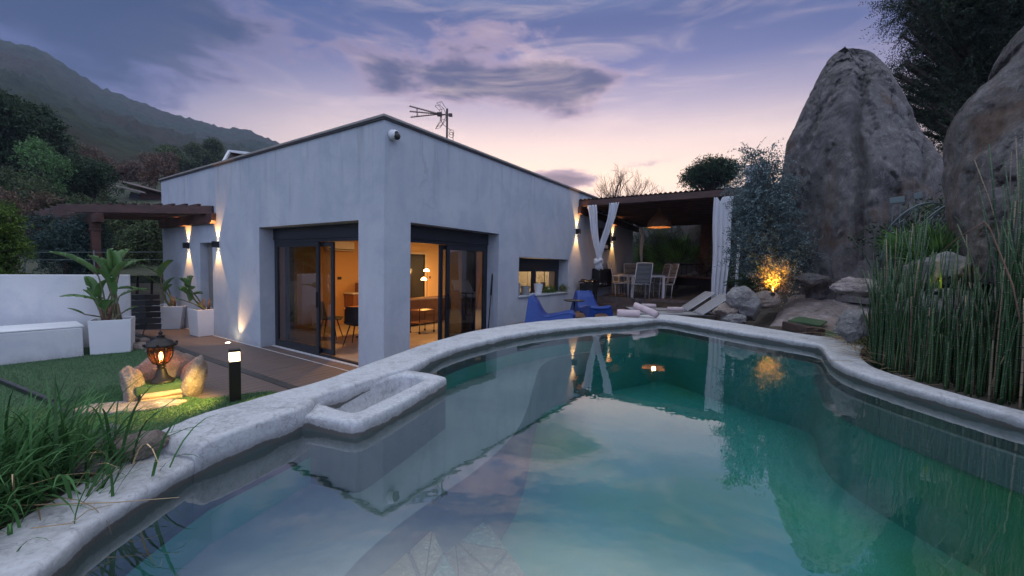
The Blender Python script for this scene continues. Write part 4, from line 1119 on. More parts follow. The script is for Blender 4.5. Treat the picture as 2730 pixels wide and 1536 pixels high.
FO = 0.30   # how far back the frames stand in the reveals
def slider(name, fn, a, b, split0, split1, top, open_low):
    """shutter box, outer frame, one glazed leaf with the other slid away behind it"""
    d = MB()
    bx = lambda m, u0, u1, w0, w1, z0, z1: m.box([(p + q) / 2 for p, q in zip(fn(u0, w0, z0), fn(u1, w1, z1))], [abs(p - q) for p, q in zip(fn(u0, w0, z0), fn(u1, w1, z1))])
    zb = top - 0.24
    bx(d, a, b, FO - 0.02, FO + 0.055, zb, top)
    sh = d.build('shutter_box', M['shutter'], house, local=True, bevel=0.004)
    s2 = MB(); bx(s2, a + .01, b - .01, FO - 0.028, FO - 0.021, zb + .02, zb + 0.035); bx(s2, a + .01, b - .01, FO - 0.03, FO - 0.021, top - .045, top - .03); s2.build('shutter_rail', M['frame'], sh, local=True)
    d = MB()
    for u0, u1 in ((a, a + 0.06), (b - 0.06, b)): bx(d, u0, u1, FO, FO + 0.055, 0.0, zb)
    bx(d, a + .061, b - .061, FO, FO + 0.055, zb - 0.06, zb); bx(d, a + .061, b - .061, FO, FO + 0.055, 0.0, 0.045)
    fr_ = d.build('frame', M['frame'], house, local=True, bevel=0.003)
    lo_, hi_ = (split1, b - 0.06) if open_low else (a + 0.06, split0)
    leaf = MB(); t0, t1 = FO + 0.005, FO + 0.05; z0, z1 = 0.048, zb - 0.063
    st = 0.085
    for u0, u1 in ((lo_, lo_ + st), (hi_ - st, hi_)): bx(leaf, u0, u1, t0 - .02, t1 - .02, z0, z1)
    bx(leaf, lo_ + st, hi_ - st, t0 - .019, t1 - .021, z0, z0 + 0.10); bx(leaf, lo_ + st, hi_ - st, t0 - .019, t1 - .021, z1 - 0.085, z1)
    lf = leaf.build('sliding_door', M['frame'], house, local=True, bevel=0.003)
    gl_ = MB(); bx(gl_, lo_ + st - .01, hi_ - st + .01, t0 + 0.004, t0 + 0.010, z0 + 0.09, z1 - 0.08); gl_.build('glass', M['glass'], lf, local=True)
    hd = MB(); hx = (lo_ + st / 2) if open_low else (hi_ - st / 2); bx(hd, hx - .012, hx + .012, t0 - 0.045, t0 - 0.021, 0.95, 1.25); hd.build('handle', M['black'], lf, local=True)
    # stacked leaf behind, pushed most of the way open
    e0, e1 = (split0, hi_ - 0.25) if open_low else (lo_ + 0.25, split1)
    l2 = MB(); t0, t1 = t1 + 0.01, t1 + 0.05
    for u0, u1 in ((e0, e0 + st), (e1 - st, e1)): bx(l2, u0, u1, t0, t1, z0, z1)
    bx(l2, e0 + st, e1 - st, t0 + .001, t1 - .001, z0, z0 + 0.10); bx(l2, e0 + st, e1 - st, t0 + .001, t1 - .001, z1 - 0.085, z1)
    lf2 = l2.build('sliding_door', M['frame'], house, local=True, bevel=0.003)
    g2 = MB(); bx(g2, e0 + st - .01, e1 - st + .01, t0 + 0.018, t0 + 0.024, z0 + 0.09, z1 - 0.08); g2.build('glass', M['glass'], lf2, local=True)
slider('left', fL, 0.637, 3.957, 1.90, 2.27, 2.512, True)
slider('right', fR, 0.537, 3.017, 1.60, 1.72, 2.502, True)
# pale threshold strip
ts = MB(); ts.box((FO - 0.05, 2.3, 0.006), (0.06, 3.30, 0.02)); ts.build('threshold', M['alu'], house, local=True)
ts = MB(); ts.box((0.15, 2.3, -0.006), (0.30, 3.31, 0.02)); ts.build('threshold_deck', M['deck'], house, local=True)
ts = MB(); ts.box((1.78, 0.15, -0.006), (2.47, 0.30, 0.02)); ts.build('threshold_deck', M['deck'], house, local=True)
# kitchen window
w_ = MB(); w_.box((5.11, 0.32, 1.885), (2.55, 0.07, 0.29)); sb = w_.build('shutter_box', M['shutter'], house, local=True, bevel=0.003)
w_ = MB()
for x, wd in ((3.865, 0.06), (5.03, 0.16), (6.32, 0.13)): w_.box((x, 0.32, 1.43), (wd, 0.06, 0.61))
for z in (1.145, 1.715): w_.box((5.11, 0.322, z), (2.54, 0.05, 0.05))
kw = w_.build('window', M['frame'], house, local=True, bevel=.003)
w_ = MB(); w_.box((4.43, 0.33, 1.43), (1.06, 0.008, 0.53)); w_.build('glass', M['glass'], kw, local=True)
w_ = MB(); w_.box((5.68, 0.33, 1.43), (1.14, 0.008, 0.53)); w_.build('glass', M['glass'], kw, local=True)
w_ = MB(); w_.box((5.11, 0.125, 1.105), (2.60, 0.33, 0.035)); w_.build('window_sill', M['stucco'], house, local=True, bevel=.004)
# recessed side door
w_ = MB(); w_.box((0.20, 6.64, 1.12), (0.05, 0.735, 2.235)); sdoor = w_.build('side_door', mat('side_door_paint', (0.24, 0.22, 0.20), rough=0.6), house, local=True)
w_ = MB(); w_.box((0.165, 6.36, 1.05), (0.03, 0.03, 0.20)); w_.build('handle', M['black'], sdoor, local=True)

WARM = (1.0, 0.46, 0.11)
def add_light(name, typ, loc, energy, color, parent=None, target=None, **k):
    l = bpy.data.lights.new(name, typ); l.energy = energy; l.color = color
    for a, b in k.items(): setattr(l, a, b)
    o = bpy.data.objects.new(name, l); COL.objects.link(o)
    if parent is not None:
        r = parent
        while r.parent: r = r.parent
        Mi = PM[r.name].inverted(); o.parent = parent
    else: Mi = Matrix()
    p = Mi @ Vector(loc); o.location = p
    if target is not None:
        q = Mi @ Vector(target); o.rotation_euler = (p - q).to_track_quat('Z', 'Y').to_euler()
    return o
def emit(name, c, s_):
    m = bpy.data.materials.new(name); m.use_nodes = True
    b = m.node_tree.nodes['Principled BSDF']; b.inputs['Base Color'].default_value = (*c, 1)
    b.inputs['Emission Color'].default_value = (*c, 1); b.inputs['Emission Strength'].default_value = s_
    return m
M['bulb'] = emit('warm_bulb', (1.0, 0.62, 0.28), 14)
M['glowled'] = emit('led_strip', (1.0, 0.70, 0.38), 6)
M['hotled'] = emit('led_hot', (1.0, 0.80, 0.50), 30)
# ceiling lamps inside
for n_, (x, y, e_) in enumerate([(2.2, 3.2, 34), (5.6, 3.4, 23), (7.6, 2.6, 55)]):
    c = hl(x, y, 2.62)
    t_ = thing('ceiling_lamp', ['round ceiling lamp above the indoor dining table', 'round ceiling lamp above the brown sofa', 'round ceiling lamp in the kitchen behind the small window'][n_], 'ceiling lamp', c)
    b = MB(); b.lathe([(0.0, 0.035), (0.17, 0.035), (0.17, 0.0), (0.0, 0.0)], c, 20); b.build('lamp_shade', M['white'], t_)
    add_light('lamp_light', 'AREA', c + Vector((0, 0, -0.03)), e_, WARM if n_ < 2 else (1.0, 0.76, 0.46), t_, c - Vector((0, 0, 1)), shape='DISK', size=0.30)

# security cameras
def dome_cam(p, nrm, label):
    t_ = thing('security_camera', label, 'camera', p)
    nrm = nrm.normalized(); q = nrm.to_track_quat('Z', 'Y').to_matrix()
    b = MB(); b.lathe([(0, 0), (0.078, 0.0), (0.082, 0.02), (0.074, 0.08), (0.063, 0.108), (0.052, 0.112)], (0, 0, 0), 24); b.v = [tuple(p + q @ Vector(v)) for v in b.v]; b.build('housing', M['white'], t_, smooth=True)
    b = MB(); b.lathe([(0.053, 0.110), (0.050, 0.132), (0.036, 0.152), (0.0, 0.16)], (0, 0, 0), 20); tl = Matrix.Rotation(0.25, 3, 'X'); b.v = [tuple(p + q @ (tl @ Vector(v))) for v in b.v]; b.build('lens_dome', M['black'], t_, smooth=True)
dome_cam(hl(0.135, 0.0, 3.80), (-NL * 1.0 + NR * 0.12), 'white dome camera under the roof at the near corner of the house')
dome_cam(hl(0.25, 9.66, 3.55), (NL * 1.0 - NR * 0.5), 'small white camera at the far left end of the house wall')

# antenna
ap = hl(1.85, 0.45, RZ + 0.05)
mast_top = pt(1203, 291, (ap - EYE).to_2d().length).z
ant = thing('tv_antenna', 'television antenna with three toothed booms on a mast above the roof', 'antenna', ap)
M['rust'] = mat('weathered_metal', (0.10, 0.075, 0.065), (0.05, 0.045, 0.045), scale=20, rough=0.6, metallic=0.4)
hA = (ap - EYE).to_2d().length
b = MB(); b.tube([ap, (ap.x, ap.y, mast_top)], 0.019, 8); b.build('mast', M['rust'], ant)
J = pt(1201, 307, hA); B0 = pt(1172, 305, hA - .02)
b = MB(); b.tube([J, B0], 0.012, 6); b.box(B0, (0.09, 0.05, 0.07)); b.box(J, (0.07, 0.06, 0.05)); b.build('boom_clamp', M['rust'], ant)
for (x, y) in ((1093, 284), (1094, 298), (1097, 313)):
    e_ = pt(x, y, hA - .25); s0 = B0 + (e_ - B0) * 0.03
    b = MB(); b.tube([s0, e_], 0.008, 6)
    dr = (e_ - s0).normalized(); side = dr.cross(Vector((0, 0, 1))).normalized(); upd = side.cross(dr)
    for q in range(16):
        c = s0.lerp(e_, (q + 1) / 16)
        b.tube([c - side * 0.05 , c, c + side * 0.05 + upd * 0.012], 0.0045, 4); b.tube([c, c + upd * 0.022], 0.006, 4)
    b.build('boom', M['rust'], ant)
b = MB(); b.tube([pt(1110, 288, hA - .2), pt(1112, 311, hA - .2)], 0.005, 4); b.tube([pt(1113, 288, hA - .2), pt(1114, 311, hA - .2)], 0.005, 4); b.build('brace', M['rust'], ant)
for sgn in (-1, 1):
    b = MB()
    fr0 = [pt(1189, 303, hA), pt(1183, 290, hA), pt(1172, 280, hA), pt(1177, 271, hA), pt(1190, 290, hA), pt(1189, 303, hA)] if sgn < 0 else [pt(1189, 306, hA), pt(1186, 318, hA), pt(1176, 335, hA), pt(1173, 341, hA), pt(1189, 320, hA), pt(1190, 306, hA)]
    off = NL * 0.12
    for o_ in (off * 0, off):
        b.tube([p_ + o_ for p_ in fr0], 0.005, 4)
    for q in range(4): b.tube([fr0[q], fr0[q] + off], 0.004, 4)
    b.build('reflector', M['rust'], ant)
b = MB(); cb = [pt(1174, 309, hA), pt(1175, 320, hA), pt(1183, 333, hA), pt(1199, 345, hA), pt(1203, 350, hA)]; b.tube([Vector(q) for q in catmull([tuple(c) for c in cb], 4)], 0.006, 5)
for q in range(2): b.tube([pt(1203, 352, hA) + Vector((0.05 * math.cos(a), 0.02, 0.05 * math.sin(a) - q * .05)) for a in np.linspace(0, 6.28, 12)], 0.005, 4)
b.tube([pt(1207, 352, hA), pt(1208, 378, hA)], 0.006, 4); b.build('cable', M['black'], ant)
# ridge of a second roof showing above the left parapet
nb = thing('roof_light', 'glazed roof lantern showing above the left parapet', 'rooflight', hl(3.4, 6.2, RZ))
tp = pt(612, 403, 13.6); bl = pt(596, 432, 13.4); br = pt(672, 410, 13.2)
b = MB(); b.beam(tp, bl, .06, .06); b.beam(tp, br, .06, .06); b.beam(tp + NR * 1.2, bl + NR * 1.2, .06, .06); b.beam(tp, tp + NR * 1.2, .06, .06); b.build('frame', M['alu'], nb)
b = MB(); b.add([tp, bl, bl + NR * 1.2, tp + NR * 1.2, br, br + NR * 1.2], [(0, 1, 2, 3), (0, 3, 5, 4)]); b.build('roof_pane', mat('roof_tile_dark', (0.06, 0.04, 0.035), rough=.7), nb, solid=0.02)

# wall sconces
def sconce(fn, u, z, label, e_=1.0):
    p = Vector(fn(u, 0, z)); pw_ = hl(*p)
    nr_ = -NR if fn is fL else -NL
    t_ = thing('wall_lamp', label, 'wall lamp', pw_, 0, 'up and down wall lamps')
    c = pw_ + nr_ * 0.06; tang = NL if fn is fL else NR
    b = MB(); m = Matrix((tang, nr_, Vector((0, 0, 1)))).transposed()
    for s_ in (-1, 1):
        b.box(c + tang * 0.052 * s_, (0.006, 0.11, 0.14), m); b.box(c + nr_ * 0.052 * s_, (0.098, 0.006, 0.14), m)
    b.box(c, (0.098, 0.098, 0.02), m); b.build('lamp_body', M['black'], t_)
    b = MB(); b.box(c + Vector((0, 0, 0.02)), (0.06, 0.06, 0.01), m); b.box(c - Vector((0, 0, 0.02)), (0.06, 0.06, 0.01), m); b.build('led', M['hotled'], t_)
    for s_ in (-1, 1):
        add_light('lamp_light', 'SPOT', c + Vector((0, 0, 0.075 * s_)) - nr_ * .0, 48 * e_, (1.0, 0.50, 0.15), t_, c + Vector((0, 0, 1.0 * s_)) - nr_ * 0.05, spot_size=math.radians(62), spot_blend=0.35, shadow_soft_size=0.01)
sconce(fL, 8.775 * .88, 0.362 * 1 + 1.82 + 0.0, 'black wall lamp left of the recessed side door under the left pergola')
sconce(fL, 6.751 * .88, 0.368 + 1.82, 'black wall lamp right of the recessed side door under the left pergola')
sconce(fR, 7.814 * .88, 1.047 + 1.82, 'black wall lamp beside the knotted white curtain', 0.8)
sconce(fR, 11.181 * .88, 1.033 + 1.82, 'black wall lamp above the far left dining chair', 0.8)

# recessed deck uplight
dl = hl(-0.20, 5.0, 0.0)
t_ = thing('deck_light', 'small round uplight let into the deck boards at the foot of the wall', 'deck light', dl)
b = MB(); b.lathe([(0.0, 0.006), (0.045, 0.006), (0.05, 0.0)], dl, 16); b.build('lens', M['hotled'], t_)
b = MB(); b.lathe([(0.046, 0.0), (0.046, 0.009), (0.062, 0.009), (0.064, 0.0)], dl, 20); b.build('bezel', M['alu'], t_)
add_light('lamp_light', 'SPOT', dl + Vector((0, 0, 0.03)), 30, (1.0, 0.55, 0.24), t_, hl(0.02, 4.72, 0.62), spot_size=math.radians(52), spot_blend=0.8, shadow_soft_size=0.02)

# ------------------------------------------------------------------ left pergola
ph = thing('timber_pergola', 'dark red timber pergola with curved rafter tails at the left end of the house', 'pergola', hl(-1.5, 7.8, 0))
b = MB(); b.beam(hl(-0.06, 6.08, 2.80), hl(-0.06, 9.5, 2.80), 0.11, 0.24)
b.add([hl(-0.01, 6.08, 2.68), hl(-0.11, 6.08, 2.68), hl(-0.11, 6.0, 2.74), hl(-0.01, 6.0, 2.74), hl(-0.01, 6.0, 2.92), hl(-0.11, 6.0, 2.92), hl(-0.11, 6.08, 2.92), hl(-0.01, 6.08, 2.92)], [(0, 1, 2, 3), (3, 2, 5, 4), (1, 2, 5, 6), (0, 3, 4, 7)])
b.build('ledger', M['pergola'], ph, bevel=0.01)
tips = [gr(161, 558, 2.97), gr(139, 568, 2.95), gr(93, 585, 2.93)]
d0 = (tips[0] - hl(-0.06, 6.12, 2.97)); d0.z = 0
post_xy = gr(245, 600, 2.6)
dirn = d0.normalized(); wdir = NL.copy()
for q in range(5):
    a0 = hl(-0.02, 6.14 + q * 0.78, 3.0); L_ = d0.length + (0 if q < 1 else 0.0)
    e0 = a0 + dirn * L_
    b = MB(); b.beam(a0, e0 - dirn * 0.38, 0.075, 0.19)
    # curved tail
    n_s = 8; side = dirn.cross(Vector((0, 0, 1))).normalized() * 0.0375
    prof_t = [(t / n_s) for t in range(n_s + 1)]
    topr, botr = [], []
    for t in prof_t:
        c = e0 - dirn * 0.382 + dirn * (0.50 * t)
        topr.append(c + Vector((0, 0, 0.095))); botr.append(c + Vector((0, 0, -0.095 + 0.17 * t ** 1.6 + 0.02 * math.sin(t * 6.28))))
    vs = []; 
    for T_, B_ in zip(topr, botr): vs += [T_ - side, T_ + side, B_ + side, B_ - side]
    fs = []
    for i in range(n_s):
        o_ = i * 4
        for a_, b_ in ((0, 1), (1, 2), (2, 3), (3, 0)): fs.append((o_ + a_, o_ + b_, o_ + 4 + b_, o_ + 4 + a_))
    fs.append((0, 1, 2, 3)); o_ = n_s * 4; fs.append((o_, o_ + 1, o_ + 2, o_ + 3))
    b.add(vs, fs); b.build('rafter', M['pergola'], ph, bevel=0.006)
pc = hl(0, 6.14, 0) + dirn * ((post_xy - hl(0, 6.14, 0)).dot(dirn)); pc.z = 0
b = MB(); b.beam(pc + Vector((0, 0, 2.77)) - wdir * 0.35, pc + Vector((0, 0, 2.77)) + wdir * 3.6, 0.14, 0.22); b.build('beam', M['pergola'], ph, bevel=0.012)
for kk in (0.12, 3.2):
    b = MB(); q = pc + wdir * kk; b.box((q.x, q.y, 1.33), (0.17, 0.17, 2.66), Matrix.Rotation(HROT, 3, 'Z')); 
    b.box((q.x, q.y, 2.5), (0.22, 0.22, 0.06), Matrix.Rotation(HROT, 3, 'Z')); b.build('post', M['pergola'], ph, bevel=0.008)
for q in range(9):
    b = MB(); c = hl(-0.1, 6.2, 3.12) + dirn * (0.2 + q * 0.32); b.beam(c, c + wdir * 3.3, 0.05, 0.035); b.build('slat', M['pergola'], ph)

# ------------------------------------------------------------------ right pergola over the dining deck
pg = thing('dining_pergola', 'dark red timber pergola with corrugated roof over the dining deck', 'pergola', hl(10, -2.2, 0.9))
PX0, PX1, PYW, ZB = 7.04, 12.6, 5.1, 3.69
b = MB(); b.beam(hl(PX0, 0.02, ZB), hl(PX0, -PYW, ZB), 0.09, 0.17); b.build('beam', M['pergola'], pg, bevel=0.008)
b = MB(); b.beam(hl(PX1, 0.0, ZB - .1), hl(PX1, -PYW, ZB - .1), 0.09, 0.17); b.build('beam', M['pergola'], pg, bevel=0.008)
b = MB(); b.beam(hl(PX0 - .12, -0.05, ZB - 0.20), hl(PX1, -0.05, ZB - 0.30), 0.09, 0.20); b.build('ledger', M['pergola'], pg, bevel=0.008)
b = MB(); b.beam(hl(PX0 - .12, -PYW + .25, ZB - 0.20), hl(PX1, -PYW + .25, ZB - 0.30), 0.09, 0.20); b.build('beam', M['pergola'], pg, bevel=0.008)
for q in range(15):
    x = PX0 + 0.36 + q * 0.38
    b = MB(); b.beam(hl(x, -0.0, ZB - 0.015 - q * .005), hl(x, -PYW, ZB - 0.015 - q * .005), 0.05, 0.10); b.build('rafter', M['pergola'], pg, bevel=0.004)
rows_ = []
for i in range(2):
    x = PX0 - 0.06 + i * (PX1 - PX0 + 0.3)
    rows_.append([hl(x, 0.1 - t * 0.025, ZB + 0.115 - i * 0.08 + 0.018 * math.sin(t * 1.25)) for t in range(0, 215)])
b = MB(); b.grid(rows_); b.build('corrugated_roof', mat('dark_sheet', (0.035, 0.02, 0.018), rough=.6), pg, smooth=True, solid=0.006)
for (x, y) in ((PX0 + 0.0, -PYW + .25), (PX1, -PYW + .25)):
    b = MB(); c = hl(x, y, 2.2); b.box(c, (0.15, 0.15, 2.6), Matrix.Rotation(HROT, 3, 'Z')); b.build('post', M['pergola'], pg, bevel=0.008)
pm_ = hl(PX1, -2.6, 2.2); b = MB(); b.box(pm_, (0.34, 0.34, 2.6), Matrix.Rotation(HROT, 3, 'Z')); b.build('post', mat('cedar_post', (0.16, 0.06, 0.03), (0.10, 0.035, 0.02), scale=6, rough=.7), pg, bevel=0.01)
ORD = ['first', 'second', 'third', 'fourth', 'fifth', 'sixth', 'seventh', 'eighth', 'ninth']
# ================================================================== FURNITURE
def blue_chair():
    r = thing('lounge_chair', 'x', 'chair')
    hw = lambda z: 0.37 - 0.16 * max(0, z) / 0.71
    prof = [(-0.45, .335), (-.43, .375), (-0.38, .388), (-0.28, .375), (-0.12, .335), (0.04, .295), (.12, .300), (.18, .345), (.26, .48), (.34, .64), (.375, .70), (.40, .715), (.43, .70)]
    prof = catmull(prof, 3)
    rows = []
    for y, z in prof:
        w2 = hw(z); dip = 0.022 * (1 if z > .6 else 0)
        row = []
        for t in np.linspace(-1, 1, 11):
            zz = z + (0.028 * t * t if z < .6 else -0.03 * (t * t) ** 3 + 0.02 * (abs(t) > .5) * (1 - abs(t)) * 2)
            row.append((w2 * t, y - 0.03 * (1 - t * t) * (z < .6), zz))
        rows.append(row)
    b = MB(); b.grid(rows); b.build('seat_and_back', M['blue'], r, local=True, smooth=True, solid=0.022, weld=True)
    def arch(y0, y1, top, n=12):
        return [((y0 + y1) / 2 - (y1 - y0) / 2 * math.cos(math.pi * t / n), top * math.sin(math.pi * t / n) ** 0.6) for t in range(n + 1)]
    for s_ in (-1, 1):
        out = [(-0.47, 0.0)] + [(-0.455, .30)] + [(y, z + .012) for y, z in prof[::2]] + [(.455, .62), (.50, 0.0), (.42, 0.0)]
        out += [(y, z) for y, z in arch(-0.36, .42, .25)[::-1]][1:-1] + [(-0.36, 0.0)]
        b = MB(); b.add([(s_ * hw(z), y, z) for y, z in out], [tuple(range(len(out)))])
        b.build('side_panel', M['blue'], r, local=True, solid=0.024, smooth=False)
    for yb, z1, nm, yt in ((0.47, .69, 'rear_panel', .44), (-0.46, .345, 'front_panel', -0.452)):
        out = [(-1, 0), (-1, 1)] + [(t, 1) for t in np.linspace(-.8, .8, 7)] + [(1, 1), (1, 0), (.78, 0)] + [(.78 * math.cos(math.pi * t / 12), (.62 if yb > 0 else .72) * math.sin(math.pi * t / 12) ** 0.6) for t in range(1, 12)] + [(-.78, 0)]
        b = MB(); b.add([(hw(z1 * v) * u, yb + (yt - yb) * v + (0.03 * (1 - v) if yb > 0 else 0), z1 * v) for u, v in out], [tuple(range(len(out)))])
        b.build(nm, M['blue'], r, local=True, solid=0.024)
    return r
bc = blue_chair()
TZ = 0.50
place(bc, (0.82, 8.35, TZ), math.radians(78), 'blue plastic garden chair seen side on, nearest the sliding door', 'blue garden chairs')
bc2 = copy_tree(bc)
place(bc2, (1.98, 10.15, TZ), math.radians(20), 'blue plastic garden chair facing the pool beside the black bin', 'blue garden chairs')
tp_ = pt(1531, 800, 9.2); tz_ = tp_.z
t_ = thing('side_table', 'small round black table between the two blue chairs', 'table', (tp_.x, tp_.y, TZ))
b = MB(); b.lathe([(0, tz_), (0.235, tz_), (0.242, tz_ - .008), (0.22, tz_ - 0.025), (0, tz_ - .03)], (tp_.x, tp_.y, 0), 32); b.build('tabletop', M['black'], t_, smooth=False)
b = MB(); b.tube([(tp_.x, tp_.y, TZ + .02), (tp_.x, tp_.y, tz_ - .03)], 0.022, 10); b.build('column', M['black'], t_, smooth=True)
b = MB(); b.lathe([(0, TZ + .03), (0.05, TZ + .03), (0.17, TZ + .012), (0.17, TZ), (0, TZ)], (tp_.x, tp_.y, 0), 24); b.build('base', M['black'], t_)

# black bin by the wall
bp = hl(7.05, -0.36, TZ); 
t_ = thing('waste_bin', 'tall black bin lined with a bag against the house wall', 'bin', bp)
b = MB(); b.box(bp + Vector((0, 0, .43)), (.40, .42, .86), Matrix.Rotation(HROT, 3, 'Z'), taper=.85); b.build('bin_body', M['black'], t_, bevel=.02)
b = MB(); 
lidr = []
for i in range(7):
    lidr.append([bp + NR * (-.22 + .44 * i / 6) + NL * (-.23 + .46 * j / 6) + Vector((0, 0, .90 + .045 * math.sin(i * 1.3) * math.cos(j * 1.7) + .05 * (1 - ((i - 3) / 3) ** 2))) for j in range(7)])
b.grid(lidr); b.build('bag', mat('bin_bag', (0.01, 0.01, 0.012), rough=.25), t_, smooth=True, solid=.03)
b = MB(); hp_ = bp - NL * .20 + NR * .05 + Vector((0, 0, .86)); b.lathe([(0.02, -.01), (.03, 0), (.02, .01)], hp_ + Vector((.12, -.05, 0)), 12, close=True); b.build('handle_ring', M['alu'], t_, smooth=True)
# black wall box
wp_ = hl(8.55, -0.12, 0)
t_ = thing('wall_heater', 'black boxy appliance hung on the wall under the pergola', 'heater', hl(8.55, -0.0, 1.5))
b = MB(); b.box(hl(8.62, -0.15, 1.50), (1.05, .29, .60), Matrix.Rotation(HROT, 3, 'Z')); b.build('casing', M['black'], t_, bevel=.03)
b = MB()
for q in (-.12, .10): b.lathe([(0, 0), (.018, 0), (.018, .01), (0, .012)], (0, 0, 0), 10); v = b.v[-40:]; 
b = MB()
for q in (8.42, 8.62): b.box(hl(q, -0.30, 1.30), (.03, .012, .03), Matrix.Rotation(HROT, 3, 'Z'))
b.build('knob', M['alu'], t_, local=False)
b = MB(); b.box(hl(8.75, -0.302, 1.71), (.22, .006, .03), Matrix.Rotation(HROT, 3, 'Z')); b.build('badge', M['shutter'], t_)
# lit wall shelf
t_ = thing('wall_shelf', 'framed wall shelf with a row of glasses between the two wall lamps', 'shelf', hl(8.95, 0, 2.4))
M['shelfback'] = mat('shelf_back', (0.30, 0.20, 0.10), (0.22, 0.14, 0.07), scale=6, rough=.6)
rz3 = Matrix.Rotation(HROT, 3, 'Z')
b = MB(); 
for x in (8.50, 9.22): b.box(hl(x, -0.08, 2.76), (.035, .15, .66), rz3)
for z in (2.445, 2.66, 2.87, 3.075): b.box(hl(8.86, -0.08, z), (.685, .15, .03), rz3)
b.build('frame', M['black'], t_)
b = MB(); b.box(hl(8.86, -0.012, 2.76), (.70, .015, .62), rz3); b.build('back_panel', M['shelfback'], t_)
for q in range(5):
    b = MB(); c = hl(8.60 + q * .125, -0.09, 2.46); b.lathe([(0, 0), (.035, 0), (.045, .06), (.04, .13), (.036, .13), (.04, .06), (.03, .01)], c, 12)
    tag(b.build('drinking_glass', M['alu'], smooth=True), ORD[q] + ' glass from the left on the bottom board of the wall shelf', 'glass', 'glasses on the wall shelf')

# ---- dining set
DZ = 0.905
tbl = thing('dining_table', 'white metal garden table under the pergola', 'table', (4.25, 13.6, DZ))
b = MB(); b.box((4.25, 13.6, DZ + .735), (1.02, 1.70, .02)); b.build('tabletop', mat('grey_glass_top', (0.16, 0.165, 0.17), rough=.15), tbl, bevel=.004)
b = MB()
for x in (3.765, 4.735): b.box((x, 13.6, DZ + .69), (.045, 1.66, .065))
for y in (12.79, 14.41): b.box((4.25, y, DZ + .69), (.92, .045, .065))
b.build('apron', M['alu'], tbl, bevel=.004)
for x in (3.765, 4.735):
    for y in (12.80, 14.40):
        b = MB(); b.box((x, y, DZ + .33), (.07, .07, .655)); b.build('leg', M['alu'], tbl, bevel=.005)
def garden_chair():
    r = thing('garden_chair', 'x', 'chair')
    wv = .25
    for s_ in (-1, 1):
        b = MB(); b.tube([(s_ * wv, -.05, 0), (s_ * wv, -.02, .42), (s_ * wv, .02, .47), (s_ * (wv - .01), .16, 1.08)], .014, 8); b.build('back_leg', M['alu'], r, local=True, smooth=True)
        b = MB(); b.tube([(s_ * (wv + .02), -.44, 0), (s_ * (wv + .02), -.42, .62), (s_ * (wv + .02), -.40, .65)], .014, 8); b.build('front_leg', M['alu'], r, local=True, smooth=True)
        b = MB(); b.box((s_ * (wv + .02), -.18, .662), (.045, .52, .022)); b.build('armrest', M['alu'], r, local=True, bevel=.006)
        b = MB(); b.tube([(s_ * wv, -.43, .44), (s_ * wv, .0, .42)], .013, 8); b.build('seat_rail', M['alu'], r, local=True, smooth=True)
    b = MB(); b.tube([(-wv + .01, .16, 1.08), (0, .165, 1.09), (wv - .01, .16, 1.08)], .015, 8); b.tube([(-wv, .02, .45), (wv, .02, .45)], .012, 6); b.tube([(-wv, -.43, .44), (wv, -.43, .44)], .012, 6)
    b.build('crossbar', M['alu'], r, local=True, smooth=True)
    rows = [[(x * .235, -.43 + .44 * t, .445 - .015 * math.sin(t * 3.14) + .0 * x) for x in np.linspace(-1, 1, 5)] for t in np.linspace(0, 1, 8)]
    b = MB(); b.grid(rows); b.build('seat', M['sling'], r, local=True, smooth=True, solid=.012)
    for q in range(4):
        rows = []
        for t in np.linspace(0, 1, 7):
            tt = (q + .04 + t * .92) / 4; z = .49 + tt * .565; y = .025 + tt * .127
            puff = .022 * math.sin(math.pi * t) ** .6
            rows.append([(x * .232, y - puff * (1 - x ** 4), z) for x in np.linspace(-1, 1, 9)])
        b = MB(); b.grid(rows); b.build('back_pad', M['sling'], r, local=True, smooth=True, solid=.015)
    return r
gc = garden_chair()
GLAB = [((3.95, 12.42), math.radians(193 - 10), 'grey padded garden chair with its back to the pool, nearest the loungers'),
        ((3.40, 13.60), math.radians(90 - 14), 'grey padded garden chair on the wall side of the white table'),
        ((5.10, 13.20), math.radians(-90), 'nearer grey padded garden chair on the right side of the white table'),
        ((5.14, 13.95), math.radians(-86), 'farther grey padded garden chair on the right side of the white table'),
        ((4.35, 14.95), math.radians(0), 'grey padded garden chair at the far end of the white table'),
        ((3.42, 14.25), math.radians(84), 'farther garden chair between the wall lamp and the white table')]
for q, ((x, y), a, lb) in enumerate(GLAB):
    o = gc if q == 0 else copy_tree(gc)
    place(o, (x, y, DZ), a + (0), lb, 'garden chairs round the dining table')

# ---- pendant lamp
pp = pt(1757, 606, 13.0)
t_ = thing('pendant_lamp', 'large bell shaped rattan lamp hanging over the dining table', 'pendant lamp', (pp.x, pp.y, pp.z))
b = MB(); prof = [(.045, .60), (.06, .56), (.075, .46), (.12, .36), (.22, .27), (.30, .17), (.335, .08), (.335, 0.0)]
b.lathe(catmull(prof, 3), (pp.x, pp.y, pp.z), 40); b.build('lamp_shade', M['rattan'], t_, smooth=True, solid=.008)
for zq, rq in ((0.0, .338), (.08, .338), (.17, .304), (.27, .224), (.36, .124), (.46, .079)):
    b = MB(); b.tube([(pp.x + rq * math.cos(a), pp.y + rq * math.sin(a), pp.z + zq) for a in np.linspace(0, 6.2832, 33)], .007, 5); b.build('hoop', M['rattan'], t_, smooth=True)
b = MB(); b.tube([(pp.x, pp.y, pp.z + .58), (pp.x, pp.y, 3.70)], .006, 6); b.build('cord', M['black'], t_)
b = MB(); b.lathe([(0, .05), (.03, .07), (.04, .11), (.025, .16), (0, .17)], (pp.x - .03, pp.y, pp.z), 12); b.build('bulb', M['bulb'], t_, smooth=True)
